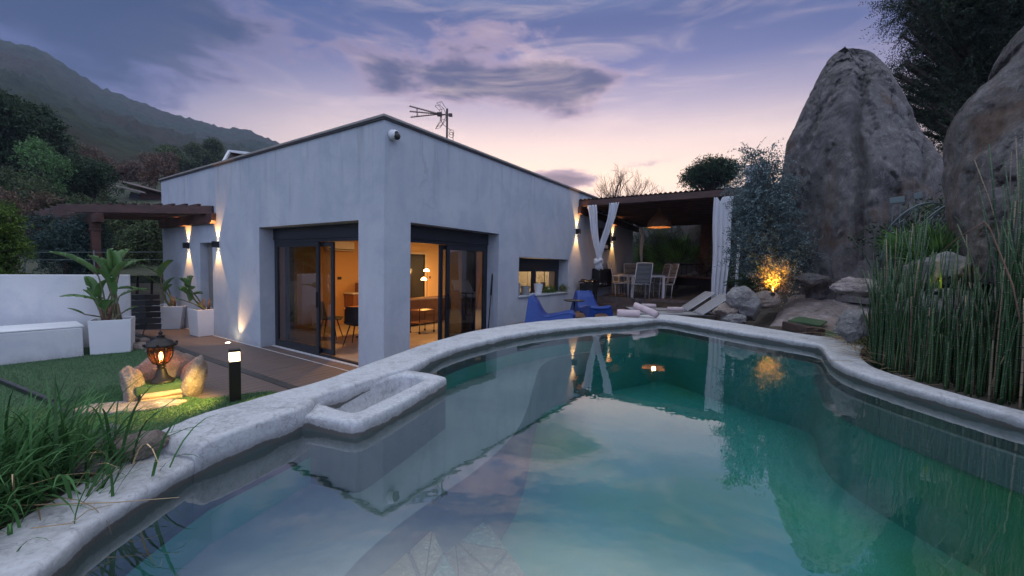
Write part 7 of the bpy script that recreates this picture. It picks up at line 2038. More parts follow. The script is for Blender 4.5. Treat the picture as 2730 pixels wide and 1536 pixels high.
# trailing plant over pergola corner
cl = [(tuple(pt(x, y, 9.4)), r) for x, y, r in ((1985, 520, .16), (1965, 512, .12), (1948, 505, .09), (1930, 508, .07), (1975, 545, .10), (1950, 560, .06), (1958, 575, .05))]
tree('trailing_creeper', 'sprigs of creeper lying over the pool side end of the pergola beam', 'creeper', tuple(pt(2000, 560, 9.0)), cl, 'silver_leaf', 3200, 7, .14, .03, .008, trunk_r=.012, limbs=False, trunk_top=pt(1985, 520, 9.3))
# amber uplight in the shrub foot
ul = pt(2060, 788, 8.0)
t_ = thing('garden_uplight', 'amber spotlight hidden at the foot of the blue grey shrub', 'garden light', tuple(ul))
b = MB(); b.lathe([(0, 0), (.03, 0), (.035, .05), (0, .05)], ul, 10); b.build('housing', M['black'], t_)
add_light('lamp_light', 'SPOT', ul + Vector((0, 0, .06)), 60, (1.0, .55, .06), t_, pt(2058, 735, 8.25), spot_size=math.radians(75), spot_blend=.9, shadow_soft_size=.03)
cl = [(tuple(pt(x, y, 8.3)), r) for x, y, r in ((2055, 765, .20), (2075, 745, .20), (2045, 740, .16), (2080, 772, .16), (2060, 722, .16), (2035, 775, .12))]
tree('lit_shrub', 'low straggly shrub lit bright amber by the spotlight', 'shrub', tuple(pt(2060, 790, 8.3)), cl, 'straw', 2200, 8, .22, .04, .008, trunk_r=.02, bark='bark_pale', upw=.9)
# cycad
def frond(b, base, az_, el_, L_, nl, ll, droop, lw_=.012):
    d = Vector((math.cos(az_), math.sin(az_), 0)); p = Vector(base); e_ = el_; rib = []
    for k in range(13):
        rib.append(p.copy()); e_ -= droop / 12; p = p + (d * math.cos(e_) + Vector((0, 0, 1)) * math.sin(e_)) * L_ / 12
    b.cur = 0; b.tube(rib, [.007 * (1 - .7 * i / 12) for i in range(13)], 4)
    for i in range(nl):
        t = .12 + .88 * i / nl; k = min(11, int(t * 12)); q = rib[k].lerp(rib[k + 1], t * 12 - k); tg = (rib[k + 1] - rib[k]).normalized(); sd = tg.cross(Vector((0, 0, 1))).normalized()
        l_ = ll * math.sin(math.pi * (.1 + .85 * t)) ** .6
        for s_ in (-1, 1):
            v = (sd * s_ + tg * .55 + Vector((0, 0, .35))).normalized(); w_ = tg * lw_ * .5
            b.add([q - w_, q + w_, q + v * l_], [(0, 1, 2)])
def cycad(label, base, n, L_, ll, seed, mt='pine_leaf'):
    t_ = thing('cycad', label, 'palm', tuple(base)); rr = random.Random(seed)
    for q in range(n):
        b = MB(); frond(b, base, q * 2.399 + rr.uniform(-.2, .2), rr.uniform(.35, 1.25), L_ * rr.uniform(.8, 1.1), 30, ll, rr.uniform(.7, 1.3)); b.build('frond', M[mt], t_, recalc=False)
cycad('dark cycad just left of the amber lit shrub', pt(2005, 772, 8.4), 22, .48, .13, 4)
# fan palms
def fan_leaf(b, base, hub, nrm, R, nseg, spread=2.7, seed=0, w_=.5):
    rr = random.Random(seed); hub = Vector(hub); base = Vector(base)
    b.tube([base, base.lerp(hub, .5) + Vector((0, 0, .03)), hub], [.012, .01, .007], 5)
    f = (hub - base).normalized(); nrm = Vector(nrm).normalized(); sd = f.cross(nrm).normalized(); nn = sd.cross(f).normalized()
    for i in range(nseg):
        a = (i / (nseg - 1) - .5) * spread; d = f * math.cos(a) + sd * math.sin(a); L_ = R * (.85 + .15 * math.cos(a)) * rr.uniform(.9, 1.05)
        wv = (f * -math.sin(a) + sd * math.cos(a)) * (R * spread / nseg * w_)
        m1 = hub + d * L_ * .55; m2 = hub + d * L_ - nn * L_ * rr.uniform(.05, .28)
        fold = nn * .012 * (1 if i % 2 else -1)
        b.add([hub, m1 - wv * .55 + fold, m1 + fold * -1, m1 + wv * .55 + fold, m2], [(0, 1, 2), (0, 2, 3), (1, 4, 2), (2, 4, 3)])
def fan_palm(label, base, hubs, R, seed, trunk_h=.5, name='fan_palm'):
    t_ = thing(name, label, 'palm', tuple(base)); top = Vector(base) + Vector((0, 0, trunk_h))
    b = MB(); b.tube([Vector(base), top], [.14, .11], 10); b.build('trunk', M['bark'], t_, smooth=True)
    for q, hb in enumerate(hubs):
        b = MB(); f = (Vector(hb) - top); n_ = Vector((0, -1, .35)) if f.length else Vector((0, 0, 1))
        fan_leaf(b, top, hb, n_, R, 30, 2.8 + .3 * (q % 2), seed + q); b.build('leaf', M['palm_leaf'], t_, recalc=False)
fb = pt(1800, 745, 17.2); 
fan_palm('fan palm with wide leaves behind the dining table', (fb.x, fb.y, .9),
         [pt(1845, 690, 17.0), pt(1762, 688, 17.1), pt(1790, 672, 17.2), pt(1815, 700, 16.8), pt(1735, 705, 17.4), pt(1828, 668, 17.5), pt(1775, 712, 16.9), pt(1725, 680, 17.6), pt(1800, 690, 17)], .80, 70, .6)
hb2 = [pt(2440, 690, 5.9), pt(2475, 668, 5.9), pt(2420, 672, 5.95), pt(2505, 672, 6.0), pt(2460, 700, 5.8), pt(2490, 700, 5.8)]
b0 = pt(2462, 752, 5.9)
fan_palm('low fan palm in front of the leaning boulder, above the reeds', (b0.x, b0.y, b0.z - .2), hb2, .34, 90, .2)
# yellow lit rock spot
yl = pt(2492, 735, 4.92)
t_ = thing('rock_spotlight', 'small yellow spotlight shining on the boulder among the reeds', 'garden light', tuple(yl + Vector((0, -.02, -.16))))
b = MB(); b.lathe([(0, 0), (.016, 0), (.018, .03), (0, .03)], yl + Vector((0, -.02, -.16)), 8); b.build('housing', M['black'], t_)
add_light('lamp_light', 'SPOT', yl + Vector((0, -.02, -.11)), 1.6, (1.0, .85, .04), t_, pt(2500, 727, 5.2), spot_size=math.radians(60), spot_blend=.7, shadow_soft_size=.01)
# dark plastic chairs with branching backs
def branch_chair(loc, rz, label):
    t_ = thing('lattice_chair', label, 'chair', loc, rz, 'branch backed chairs under the boulder')
    P = lambda x, y, z: t_lw(loc, rz, x, y, z)
    m_ = M['latt']
    b = MB(); arc = [P(.30 * math.cos(a), .02 + .24 * math.sin(a), .46 + .34 * math.sin(a) ** 1.0) for a in np.linspace(0, math.pi, 15)]
    b.tube(arc, .011, 6); b.build('back_rim', m_, t_, smooth=True)
    b = MB()
    for s_ in (-1, 0, 1):
        r0 = P(s_ * .12, .0, .45); br_ = P(s_ * .16, .10, .62)
        b.tube([r0, br_], .010, 5)
        for k in (-1, 1):
            e_ = arc[max(0, min(14, 7 - s_ * 4 + k * 2))]; mm = br_.lerp(e_, .5) + Vector((0, 0, .015 * k)); b.tube([br_, mm, e_], .007, 5)
            e2 = arc[max(0, min(14, 7 - s_ * 4 + k * 1))]; b.tube([mm, e2], .006, 4)
    b.build('back_branches', m_, t_, smooth=True)
    b = MB(); b.tube([P(.23 * math.cos(a), -.04 + .22 * math.sin(a), .45) for a in np.linspace(0, 6.283, 17)], .011, 6)
    for a in np.linspace(0, 5.6, 8): b.tube([P(0, -.04, .44), P(.12 * math.cos(a + .3), -.04 + .12 * math.sin(a + .3), .44), P(.23 * math.cos(a), -.04 + .22 * math.sin(a), .45)], .008, 4)
    b.build('seat', m_, t_, smooth=True)
    for sx, sy in ((-1, -1), (1, -1), (1, 1), (-1, 1)):
        b = MB(); b.tube([P(sx * .16, -.04 + sy * .15, .45), P(sx * .21, -.04 + sy * .20, 0)], [.016, .010], 7); b.build('leg', m_, t_, smooth=True)

for q, (x, y, h, a, lb) in enumerate([(2432, 632, 7.4, 170, 'grey plastic chair with a branching lattice back, left of the pair'), (2482, 630, 7.3, 195, 'grey plastic chair with a branching lattice back, right against the leaning boulder')]):
    p = pt(x, y, h); branch_chair((p.x, p.y, p.z - .40), math.radians(a), lb)
for q, (x0, x1, y, h, lb) in enumerate([(2372, 2412, 534, 8.0, 'grey rectangular sign board on two thin posts beside the tall boulder'), (2437, 2459, 523, 8.0, 'small pale board on a post left of the leaning boulder')]):
    a_, e_ = pt(x0, y + 2, h), pt(x1, y - 3, h); t_ = thing('garden_board', lb, 'board', (a_.x, a_.y, 1.7))
    b = MB(); b.beam(a_, e_, .05, .085); b.build('panel', M['latt'], t_, bevel=.004)
    for f_ in ((.25, .75) if q == 0 else (.4,)):
        c_ = a_.lerp(e_, f_); b = MB(); b.tube([c_ + Vector((0, 0, -.045)), (c_.x, c_.y, 1.75)], .007, 5); b.build('post', M['latt'], t_)

# horsetail reeds: every stem jointed ---------------------------------------
M['reed'] = None
m = bpy.data.materials.new('horsetail_stem'); m.use_nodes = True; k = N(m.node_tree); bs_ = k.n['Principled BSDF']
tcn = k.new('ShaderNodeTexCoord'); gi = k.new('ShaderNodeNewGeometry'); sp2 = k.new('ShaderNodeSeparateXYZ'); k.l.new(tcn.outputs['Object'], sp2.inputs[0])
ri = gi.outputs['Random Per Island']
fz = k.math('FRACT', k.math('ADD', k.math('MULTIPLY', sp2.outputs[2], 13.0), k.math('MULTIPLY', ri, 7.0)))
base_c = k.ramp(ri, [(0.0, (0.014, 0.050, 0.016)), (0.6, (0.026, 0.080, 0.022)), (0.85, (0.045, 0.10, 0.030)), (0.93, (0.16, 0.13, 0.08)), (1.0, (0.28, 0.21, 0.13))])
dark = k.mix(k.smooth(fz, .86, .90), base_c, (0.012, 0.016, 0.010, 1))
pale = k.mix(k.smooth(fz, .95, .97), dark, (0.30, 0.27, 0.20, 1))
k.l.new(pale, bs_.inputs['Base Color']); bs_.inputs['Roughness'].default_value = .45
M['reed'] = m
reed_pts = []
rr = random.Random(11)
# bed footprint just outside the right coping
edge = [(a[2], a[3]) for a in fine if a[2] > 2.9 and .4 < a[3] < 5.1]
tries = 0
while len(reed_pts) < 2300 and tries < 90000:
    tries += 1
    x, y = rr.uniform(3.05, 4.9), rr.uniform(1.2, 4.7)
    if inside(x, y, outer_poly): continue
    dmin = min(math.hypot(x - a, y - b_) for a, b_ in edge)
    if dmin < .06 or dmin > 1.25: continue
    if rr.random() < (dmin / 1.25) ** 1.5 * .8: continue
    ang_ = math.degrees(math.atan2(x, y))
    if ang_ < 36.5: continue
    dens = .95 if (ang_ > 50 or ang_ < 45.5) else .55
    if rr.random() > dens: continue
    reed_pts.append((x, y))
def reed_mesh(b, x, y, h_, r_, lx, ly):
    z0 = .96; n = 5; pts_ = []
    for i in range(n + 1):
        t = i / n; pts_.append(Vector((x + lx * t * t * h_, y + ly * t * t * h_, z0 + h_ * t)))
    b.tube(pts_, [r_ * (1 - .45 * (i / n) ** 2) for i in range(n + 1)], 5)
b = MB()
for (x, y) in reed_pts:
    dmin = min(math.hypot(x - a, y - b_) for a, b_ in edge)
    a = math.degrees(math.atan2(x, y)); hh = rr.uniform(.55, 1.10) if rr.random() < .75 else rr.uniform(.95, 1.5)
    hh *= .72 + .45 * min(1, dmin / .6)
    if a > 50: hh *= 1.15
    if 45 < a < 50: hh *= .72
    reed_mesh(b, x, y, hh, rr.uniform(.0045, .0078), *((rr.gauss(0, .035), rr.gauss(0, .035)) if rr.random() < .85 else (rr.gauss(0, .13), rr.gauss(0, .12))))
o = b.build('reed_bed', M['reed'], smooth=True, recalc=False)
tag(o, 'dense bed of green jointed horsetail reeds along the right coping', 'reeds', kind='stuff')
# broken leaning stalk
t0_, t1_ = pt(2512, 668, 4.2), pt(2625, 592, 4.1)
b = MB(); b.tube([t0_, t0_.lerp(t1_, .5) + Vector((0, 0, .01)), t1_], [.003, .004, .005], 6); b.tube([t1_, pt(2640, 612, 4.1), pt(2660, 660, 4.05), pt(2700, 760, 4.0), pt(2720, 860, 3.9)], [.006, .005, .005, .005, .005], 6)
tag(b.build('dry_stalk', M['stem_brown'], smooth=True), 'bent dry stalk leaning out above the reeds at the right edge', 'stalk')
# dry tangle at the pool corner
tg_ = thing('dry_grass_tuft', 'tangle of straw coloured dry grass where the coping meets the reeds', 'grass tuft', (4.1, 4.55, 1.0))
def tuft(n, c, spr, L_, W_, m_, seed, az0, azs, el0, els, droop, nm, par):
    r_ = np.random.default_rng(seed); b = MB()
    for i in range(n):
        a = az0 + r_.uniform(-azs, azs); e_ = np.clip(r_.normal(el0, els), -.2, 1.5); L2 = L_ * r_.uniform(.4, 1.2); p = Vector(c) + Vector((r_.normal(0, spr), r_.normal(0, spr), 0)); d = Vector((math.cos(a), math.sin(a), 0))
        pts_ = [p.copy()]
        for k in range(6):
            e_ -= droop * r_.uniform(.3, 1.3) / 6; p = p + (d * math.cos(e_) + Vector((0, 0, 1)) * math.sin(e_)) * L2 / 6; p.z = max(p.z, 1.035); pts_.append(p.copy())
        b.tube(pts_, [W_ * (1 - .7 * j / 6) for j in range(7)], 3)
    o = b.build(nm, M[m_], par, recalc=False); o['kind'] = 'stuff'; return o
tuft(110, (4.05, 4.55, 1.0), .10, .50, .0028, 'straw', 21, 2.9, 1.5, .6, .5, 1.3, 'dry_blades', tg_)
tuft(60, (3.75, 4.1, 1.0), .10, .35, .0025, 'straw', 22, 2.6, 1.6, .5, .5, 1.3, 'dry_blades', tg_)
tuft(120, (3.98, 4.45, 1.0), .09, .42, .003, 'grass_blade', 23, 2.5, 2.5, 1.0, .3, .9, 'green_blades', tg_)
for q, (x, y) in enumerate([(3.45, 3.75), (3.4, 3.2), (3.6, 2.7)]):
    tuft(26, (x, y, 1.0), .14, .45, .0026, 'straw', 40 + q, 2.2, 1.8, .7, .5, 1.2, 'dry_blades', tg_)

# ------------------------------------------------------------------ beyond the pergola
fpst = pt(1970, 640, 10.6)
t_ = thing('white_post', 'slim white post right of the hanging curtain', 'post', (fpst.x, fpst.y, .7))
b = MB(); a_ = pt(1971, 632, 10.6); b.tube([(a_.x - .02, a_.y, .7), (a_.x, a_.y, a_.z)], .032, 10); b.build('post', M['alu'], t_, smooth=True)
b = MB(); b.tube([(a_.x - .012, a_.y, 1.55), (a_.x - .01, a_.y, 1.61)], .036, 10); b.build('strap', M['black'], t_, smooth=True)
# dark retaining wall of stones behind the dining deck
M['dkwall'] = granite_mat('dark_terrace_wall', (0.09, 0.085, 0.082), (0.14, 0.13, 0.125), (0.08, 0.075, 0.07), (0.13, 0.10, 0.085), streak=0)
t_ = thing('terrace_wall', 'dark rough retaining wall behind the dining terrace', 'wall', tuple(pt(1850, 700, 20)))
rws = []
for i in range(14):
    z = .6 + i * .26; rws.append([(p.x, p.y + .25 * noise.fractal(Vector((p.x * .9, z, 0)), .9, 2, 5) + i * .06, z + .12 * noise.noise(Vector((p.x, z, 4)))) for p in [pt(1600 + j * 12, 700, 20.5 - j * .16) for j in range(44)]])
b = MB(); b.grid(rws); b.build('wall_face', M['dkwall'], t_, smooth=True)
t_ = thing('low_deck_edge', 'dark raised deck edge beyond the dining table', 'deck edge', tuple(pt(1880, 745, 15.5)))
b = MB(); b.beam(pt(1800, 748, 15.5), pt(1975, 756, 13.5), .5, .28); b.build('fascia', M['black'], t_)
b = MB(); b.beam(pt(1800, 738, 15.5), pt(1975, 745, 13.5), .8, .05); b.build('coping_board', M['pergola'], t_)
t_ = thing('garden_railing', 'dark railing in the planting behind the hanging curtain', 'railing', tuple(pt(1880, 730, 16.5)))
b = MB(); b.beam(pt(1800, 706, 17), pt(1985, 704, 15.5), .04, .05); b.build('top_rail', M['black'], t_)
for q in range(14):
    p = pt(1804 + q * 13.5, 706, 17 - q * .11); b = MB(); b.tube([p, (p.x, p.y, p.z - .6)], .014, 5); b.build('baluster', M['black'], t_)
BSH = [(1785, 625, 18.5, .9, 'olive_leaf', 'yellowish green bush behind the pendant lamp'), (1745, 640, 19, .9, 'pine_leaf', 'dark bush behind the tied curtain'), (1830, 620, 19.2, .8, 'olive_leaf', 'green bush beside the reddish post'), (1880, 628, 19, .9, 'olive_leaf', 'green climber on the terrace wall behind the curtain'),
       (1715, 690, 17.8, .6, 'olive_leaf', 'low dark plant at the wall end beyond the dining chairs'), (1960, 690, 13.5, .6, 'olive_leaf', 'leafy bush between the curtain and the white post'), (1985, 650, 13, .6, 'pine_leaf', 'dark bush behind the blue grey shrub'), (1940, 735, 12, .3, 'olive_leaf', 'small variegated plant by the lounger head'), (1870, 715, 16, .35, 'brown_leaf', 'reddish dry shrub beyond the dining deck'), (1925, 700, 15.5, .5, 'brown_leaf', 'brown shrub seen past the curtain edge'),
       (2560, 610, 8.6, .5, 'olive_leaf', 'weedy bush at the foot of the leaning boulder'), (2390, 640, 7.9, .35, 'pine_leaf', 'dark plant at the tall boulder foot behind the reeds')]
for i, (x, y, h, r, m_, lb) in enumerate(BSH):
    c_ = pt(x, y, h); cl = ball_clumps(c_, r * .8, 12, r * .45, 500 + i, (1.2, 1, .9))
    tree('bush', lb, 'bush', (c_.x, c_.y, min(c_.z - r, 1.0) if h > 9 else c_.z - r), cl, m_, 420, 7, .22, .06, .014, trunk_r=.04, upw=.5)
# bare tree
btt = thing('bare_tree', 'leafless tree standing against the bright sky behind the pergola', 'tree', tuple(Vector((pt(1680, 560, 27).x, pt(1680, 560, 27).y, 1.5))))
b = MB(); rr = random.Random(5)
def branch(p, d, L_, r_, dep):
    n = 3; pts_ = [p.copy()]
    for i in range(n):
        d = (d + Vector((rr.gauss(0, .10), rr.gauss(0, .10), rr.gauss(.05, .07)))).normalized(); p = p + d * L_ / n; pts_.append(p.copy())
    b.tube(pts_, [r_ * (1 - .35 * i / n) for i in range(n + 1)], 5 if dep < 3 else 3, cap=False)
    if dep >= 6: return
    for q in range(rr.choice((2, 3, 3)) if dep < 5 else 3):
        a = rr.uniform(0, 6.283); sp3 = rr.uniform(.25, .62); u = d.orthogonal().normalized(); v = d.cross(u)
        nd = (d * math.cos(sp3) + (u * math.cos(a) + v * math.sin(a)) * math.sin(sp3)).normalized()
        branch(pts_[-1] if q else pts_[-2], nd, L_ * rr.uniform(.62, .84), r_ * .60, dep + 1)
bt = pt(1680, 560, 27); 
for dxy in ((0, 0), (-.5, .3), (.55, 0)):
    branch(Vector((bt.x + dxy[0], bt.y + dxy[1], 1.5)), Vector((dxy[0] * .25, 0, 1)).normalized(), 2.25, .13, 0)
b.build('branches', M['bark'], btt, smooth=True)
sc_ = 1.0
# stone pine
cpn = pt(1885, 480, 30); cl = ball_clumps(cpn, 1.75, 40, .5, 61, (1.05, 1, .40), .5)
tree('stone_pine', 'round crowned stone pine beyond the pergola roof', 'tree', (cpn.x, cpn.y, 2.5), cl, 'pine_leaf', 230, 9, .45, .14, .03, trunk_r=.2, upw=.7)
# grey block tower
gb = pt(2015, 470, 17)
t_ = thing('concrete_block', 'plain grey concrete upstand behind the shrub top', 'structure', (gb.x, gb.y, 1.5)); 
b = MB(); a_, e_ = pt(1990, 447, 17), pt(2052, 447, 17); b.beam((a_.x, a_.y, (a_.z + 1.5) / 2), (e_.x, e_.y, (a_.z + 1.5) / 2), .8, a_.z - 1.5); b.build('block', M['garden_wall'], t_, bevel=.01)

# pool light under the right coping, whose green glow shows in the water
plp = Vector((2.86, 2.75, 0.62)); pld = Vector((-1, .05, -.1)).normalized()
t_ = thing('pool_light', 'round underwater lamp below the right coping that turns the water green', 'pool light', plp)
q_ = pld.to_track_quat('Z', 'Y').to_matrix()
b = MB(); b.lathe([(0, .03), (.07, .028), (.085, .015), (.09, 0), (0, 0)], (0, 0, 0), 24); b.v = [tuple(plp + q_ @ Vector(v)) for v in b.v]; b.build('lens', emit('pool_lamp', (.75, 1.0, .80), 3.0), t_, smooth=True)
add_light('lamp_light', 'SPOT', plp + pld * .05, 9, (.75, 1.0, .8), t_, plp + pld * 3 + Vector((0, .6, .3)), spot_size=math.radians(150), spot_blend=.7, shadow_soft_size=.07)

# evening haze over the valley
hz_ = bpy.data.materials.new('haze'); hz_.use_nodes = True; k = N(hz_.node_tree); k.n.remove(k.n['Principled BSDF'])
pv = k.new('ShaderNodeVolumePrincipled'); pv.inputs['Color'].default_value = (.62, .74, 1.0, 1); pv.inputs['Density'].default_value = 0.0005; pv.inputs['Anisotropy'].default_value = 0.0
k.l.new(pv.outputs[0], k.n['Material Output'].inputs['Volume'])
b = MB(); b.box((0, 340, 110), (1560, 800, 224)); o = b.build('haze', hz_); o['kind'] = 'stuff'
# ================================================================== INSIDE THE HOUSE
def L3(x, y, z=0): return hl(x, y, z)
FZ = 0.028
RH = Matrix.Rotation(HROT, 3, 'Z')
# round dining table
tc_ = L3(2.05, 3.05)
t_ = thing('round_table', 'round oak dining table indoors seen through the left sliding door', 'table', (tc_.x, tc_.y, FZ))
b = MB(); b.lathe([(0, .76), (.60, .76), (.61, .745), (.60, .73), (0, .73)], (tc_.x, tc_.y, 0), 40); b.build('tabletop', M['tabletop'], t_)
b = MB(); b.lathe([(.05, .73), (.045, .3), (.07, .12), (.10, .10), (0, .10)], (tc_.x, tc_.y, 0), 16); b.build('column', M['chairdark'], t_, smooth=True)
for a in (0, 1.57, 3.14, 4.71):
    b = MB(); b.tube([(tc_.x, tc_.y, .13), (tc_.x + .34 * math.cos(a), tc_.y + .34 * math.sin(a), FZ + .015)], [.03, .018], 7); b.build('foot', M['chairdark'], t_)
def shell_chair():
    r = thing('dining_chair', 'x', 'chair')
    prof = catmull([(-.24, .44), (-.12, .455), (.05, .44), (.16, .455), (.205, .55), (.235, .72), (.26, .86)], 4)
    rows = []
    for y, z in prof:
        w_ = .22 if z < .5 else .22 - .05 * (z - .5) / .36
        rows.append([(w_ * t, y - (.05 * t * t if z > .5 else 0), z + (.04 * t * t if z < .5 else 0)) for t in np.linspace(-1, 1, 9)])
    b = MB(); b.grid(rows); b.build('shell', M['chairdark'], r, local=True, smooth=True, solid=.02)
    for sx, sy in ((-1, -1), (1, -1), (1, 1), (-1, 1)):
        b = MB(); b.tube([(sx * .12, sy * .12, .44), (sx * .23, sy * .22, 0)], [.016, .010], 7); b.build('leg', M['chairdark'], r, local=True)
    return r
sc0 = shell_chair(); p = L3(1.35, 2.55)
place(sc0, (p.x, p.y, FZ), HROT + math.radians(120), 'charcoal shell chair at the round table, in the open left doorway', 'indoor dining chairs')
sc1 = copy_tree(sc0); p = L3(2.75, 3.5); place(sc1, (p.x, p.y, FZ), HROT + math.radians(-70), 'dark dining chair on the far side of the indoor table', 'indoor dining chairs')
sc2 = copy_tree(sc0); p = L3(1.45, 3.75); place(sc2, (p.x, p.y, FZ), HROT + math.radians(40), 'dark dining chair left of the indoor table behind the glass', 'indoor dining chairs')
for q, (dx_, dy_, m_, lb) in enumerate([(.05, .0, 'leather', 'small brown box on the indoor dining table'), (.3, -.12, 'chairdark', 'dark box on the right of the indoor dining table')]):
    b = MB(); b.box((tc_.x + dx_, tc_.y + dy_, .785), (.16, .11, .05), Matrix.Rotation(.4, 3, 'Z')); tag(b.build('box', M[m_], bevel=.006), lb, 'box')
# air conditioner
t_ = thing('air_conditioner', 'white wall air conditioner high on the indoor back wall', 'air conditioner', L3(2.85, 5.55, 2.2))
b = MB(); b.box(L3(2.85, 5.50, 2.30), (.85, .22, .28), RH); b.build('casing', M['white'], t_, bevel=.04)
b = MB(); b.box(L3(2.85, 5.385, 2.20), (.78, .02, .02), RH); b.build('outlet_slot', M['black'], t_)
b = MB(); b.box(L3(2.92, 5.612, 1.37), (.12, .015, .08), RH); tag(b.build('wall_socket', M['black']), 'black double socket on the indoor back wall', 'socket')
b = MB(); b.box(L3(6.55, 5.612, 1.35), (.08, .015, .08), RH); tag(b.build('light_switch', M['leather']), 'brown light switch right of the dark hall door', 'switch')
# shelving with boxes and a shelf unit
t_ = thing('side_cabinet', 'wooden side cabinet with open shelf against the indoor back wall', 'cabinet', L3(3.55, 5.3, FZ))
b = MB(); b.box(L3(3.6, 5.35, .47), (1.1, .42, .88), RH); b.build('carcass', M['tabletop'], t_, bevel=.006)
b = MB(); b.box(L3(3.6, 5.35, .93), (1.16, .46, .03), RH); b.build('cabinet_top', M['white'], t_, bevel=.004)
b = MB(); b.box(L3(3.7, 5.42, 1.09), (.6, .26, .28), RH); tag(b.build('crate', M['tabletop'], bevel=.006), 'wooden crate on top of the side cabinet', 'crate')
b = MB(); b.box(L3(3.95, 5.40, 1.28), (.4, .3, .09), RH); tag(b.build('box', M['white'], bevel=.004), 'pale box on top of the wooden crate', 'box')
# sofa
t_ = thing('sofa', 'brown leather sofa seen through the right sliding door', 'sofa', L3(4.6, 4.3, FZ))
def SB2(x, y, z, s_, nm, be=.06):
    b = MB(); b.box(L3(x, y, z), s_, RH); b.build(nm, M['leather'], t_, bevel=be, seg=4)
SB2(4.6, 4.1, .25, (1.9, .85, .36), 'base'); SB2(4.6, 3.72, .58, (1.9, .24, .56), 'backrest', .09)
SB2(5.45, 4.1, .42, (.24, .86, .62), 'armrest', .09); SB2(3.75, 4.1, .42, (.24, .86, .62), 'armrest', .09)
SB2(4.2, 4.2, .50, (.78, .66, .16), 'cushion', .06); SB2(5.0, 4.2, .50, (.78, .66, .16), 'cushion', .06)
# floor lamp with two shades in front of dark door
t_ = thing('floor_lamp', 'floor lamp with two small glowing shades before the dark hall door', 'lamp', L3(5.95, 5.2, FZ))
b = MB(); b.tube([L3(6.05, 5.25, FZ), L3(6.05, 5.25, 1.72)], .010, 6); b.lathe([(0, .02), (.12, .02), (.12, 0), (0, 0)], L3(6.05, 5.25, FZ), 20); b.build('stand', M['black'], t_)
for q, (u, z) in enumerate(((-.08, 1.58), (-.20, 1.28))):
    p = L3(6.05 + u, 5.2, z); q3 = L3(6.05, 5.25, z + .10)
    b = MB(); b.lathe([(.10, 0), (.085, .05), (.03, .09), (.0, .095)], p, 16); b.build('lamp_shade', emit('glow_shade', (1.0, .68, .25), 9), t_, smooth=True)
    b = MB(); b.tube([p + Vector((0, 0, .08)), q3], .007, 5); b.build('arm', M['black'], t_)
    add_light('lamp_light', 'POINT', p - Vector((0, 0, .05)), 5, WARM, t_, shadow_soft_size=.05)
# trolley
t_ = thing('serving_trolley', 'small wooden trolley with a lower shelf inside the right doorway', 'trolley', L3(3.5, 2.7, FZ))
for z in (.30, .62):
    b = MB(); b.box(L3(3.45, 2.75, z), (.55, .38, .02), RH); b.build('shelf', M['tabletop'], t_, bevel=.004)
for sx in (-.26, .26):
    for sy in (-.17, .17):
        b = MB(); b.tube([L3(3.45 + sx, 2.75 + sy, .06), L3(3.45 + sx, 2.75 + sy, .68)], .011, 6); b.build('leg', M['black'], t_)
        b = MB(); b.lathe([(.0, -.03), (.03, -.02), (.03, .02), (0, .03)], L3(3.45 + sx, 2.75 + sy, .058), 10); b.build('wheel', M['black'], t_, smooth=True)
# inside curtains next to the frames
for q, (x0, y0, x1, y1, lb) in enumerate([(.50, 3.55, .62, 4.35, 'grey curtain bunched inside the left sliding door'), (2.45, .50, 3.0, .62, 'grey curtain bunched inside the right sliding door')]):
    a_, e_ = L3(x0, y0), L3(x1, y1); t_ = thing('indoor_curtain', lb, 'curtain', (a_ + e_) / 2 + Vector((0, 0, 2.4)))
    rows = [[(a_.lerp(e_, u) + Vector((-(e_ - a_).y, (e_ - a_).x, 0)).normalized() * .05 * math.sin(u * 34)) + Vector((0, 0, 2.45 - 2.38 * v)) for u in np.linspace(0, 1, 50)] for v in np.linspace(0, 1, 6)]
    b = MB(); b.grid(rows); b.build('curtain_panel', mat('grey_curtain%d' % q, (0.35, 0.34, 0.36), rough=.9, trans=.3), t_, smooth=True)
# kitchen seen through the small window
t_ = thing('kitchen_cupboards', 'pale kitchen cupboards and glass fronted cabinet behind the small window', 'cupboard', L3(8.5, 3.2, FZ))
b = MB(); b.box(L3(9.0, 3.4, 1.1), (.5, 3.0, 2.1), RH); b.build('carcass', mat('cream_cupboard', (0.60, 0.52, 0.40), rough=.6), t_, bevel=.01)
for q in range(4):
    b = MB(); b.box(L3(8.73, 2.4 + q * .7, 1.55), (.03, .64, .95), RH); b.build('cupboard_door', mat('cupboard_door%d' % q, (0.55, 0.46, 0.34), rough=.5), t_, bevel=.008)
t_ = thing('bottle_rack', 'open rack of bottles at the left of the kitchen window', 'rack', L3(5.4, 1.6, FZ))
for q in range(4):
    b = MB(); b.box(L3(5.7, 2.0, 1.2 + q * .22), (.7, .22, .02), RH); b.build('shelf', M['tabletop'], t_)
for s_ in (-.36, .36):
    b = MB(); b.box(L3(5.7 + s_, 2.0, 1.2), (.02, .22, 2.3), RH); b.build('upright', M['tabletop'], t_)
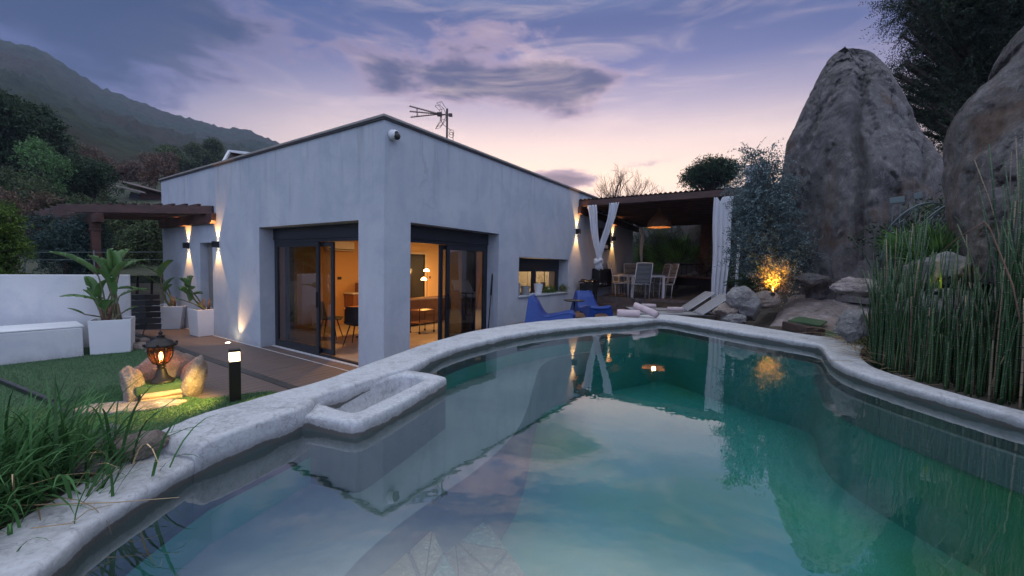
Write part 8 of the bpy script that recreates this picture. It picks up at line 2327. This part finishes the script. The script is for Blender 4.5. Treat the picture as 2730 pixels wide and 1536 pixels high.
for q in range(8):
    b = MB(); c = L3(5.44 + (q % 4) * .17, 2.0, 1.21 + (q // 4) * .22); b.lathe([(0, 0), (.03, 0), (.032, .11), (.012, .15), (.012, .19), (0, .19)], c, 10)
    tag(b.build('bottle', M['darkdoor'] if q % 2 else M['leather'], smooth=True), ORD[q % 4] + ' bottle from the left on the ' + ('lower' if q < 4 else 'upper') + ' rack board behind the kitchen window', 'bottle', 'bottles on the kitchen rack')
for q, (x, lb) in enumerate(((5.55, 'yellowish slatted tray standing in the kitchen window'), (5.95, 'white framed print standing in the kitchen window'))):
    t_ = thing('small_frame', lb, 'frame', L3(x, .55, 1.14)); b = MB(); b.box(L3(x, .55, 1.27), (.24, .02, .22), RH); b.build('panel', [M['tabletop'], M['white']][q], t_, bevel=.003)
    for j in range(5):
        b = MB(); b.box(L3(x, .535, 1.185 + j * .042), (.21, .012, .012), RH); b.build('slat', [M['straw'], M['trim']][q], t_)
# festive greenery on the sill
for q, (x, lb) in enumerate(((5.48, 'green sprig arrangement with a pale bauble on the kitchen sill'), (6.22, 'sprig with a small gold bauble at the right end of the kitchen sill'))):
    c = L3(x, .08, 1.18); t_ = tree('table_greenery', lb, 'decoration', tuple(c - Vector((0, 0, .05))), [(tuple(c + NR * .16 * k_), .10) for k_ in ((-1, 0, 1) if q == 0 else (0, .6))], 'thuja_leaf', 9000, 6, .10, .03, .006, trunk_r=.01, upw=.4, limbs=False)
    b = MB(); b.lathe([(0, -.035), (.03, -.018), (.036, 0), (.03, .018), (0, .035)], c + Vector((-.03, -.09, .06 - q * .0)) , 12); b.build('bauble', [M['white'], M['rattan']][q], t_, smooth=True)
# long handled pole leaning beside the right door
a_, e_ = hl(3.12, -.16, 0.02), hl(3.20, -.04, 1.66)
a_ = pt(1302, 873, 8.75); e_ = pt(1313, 730, 8.95); a_ = e_ + (a_ - e_) * (e_.z / (e_.z - a_.z))
t_ = thing('pole', 'thin dark pole leaning against the wall beside the right sliding door', 'pole', tuple(a_))
b = MB(); b.tube([a_, e_], .012, 7); b.build('shaft', M['black'], t_, smooth=True)
b = MB(); b.tube([e_.lerp(a_, .28), e_], .019, 7); b.build('grip', M['black'], t_, smooth=True)
print('objects', len(bpy.data.objects))
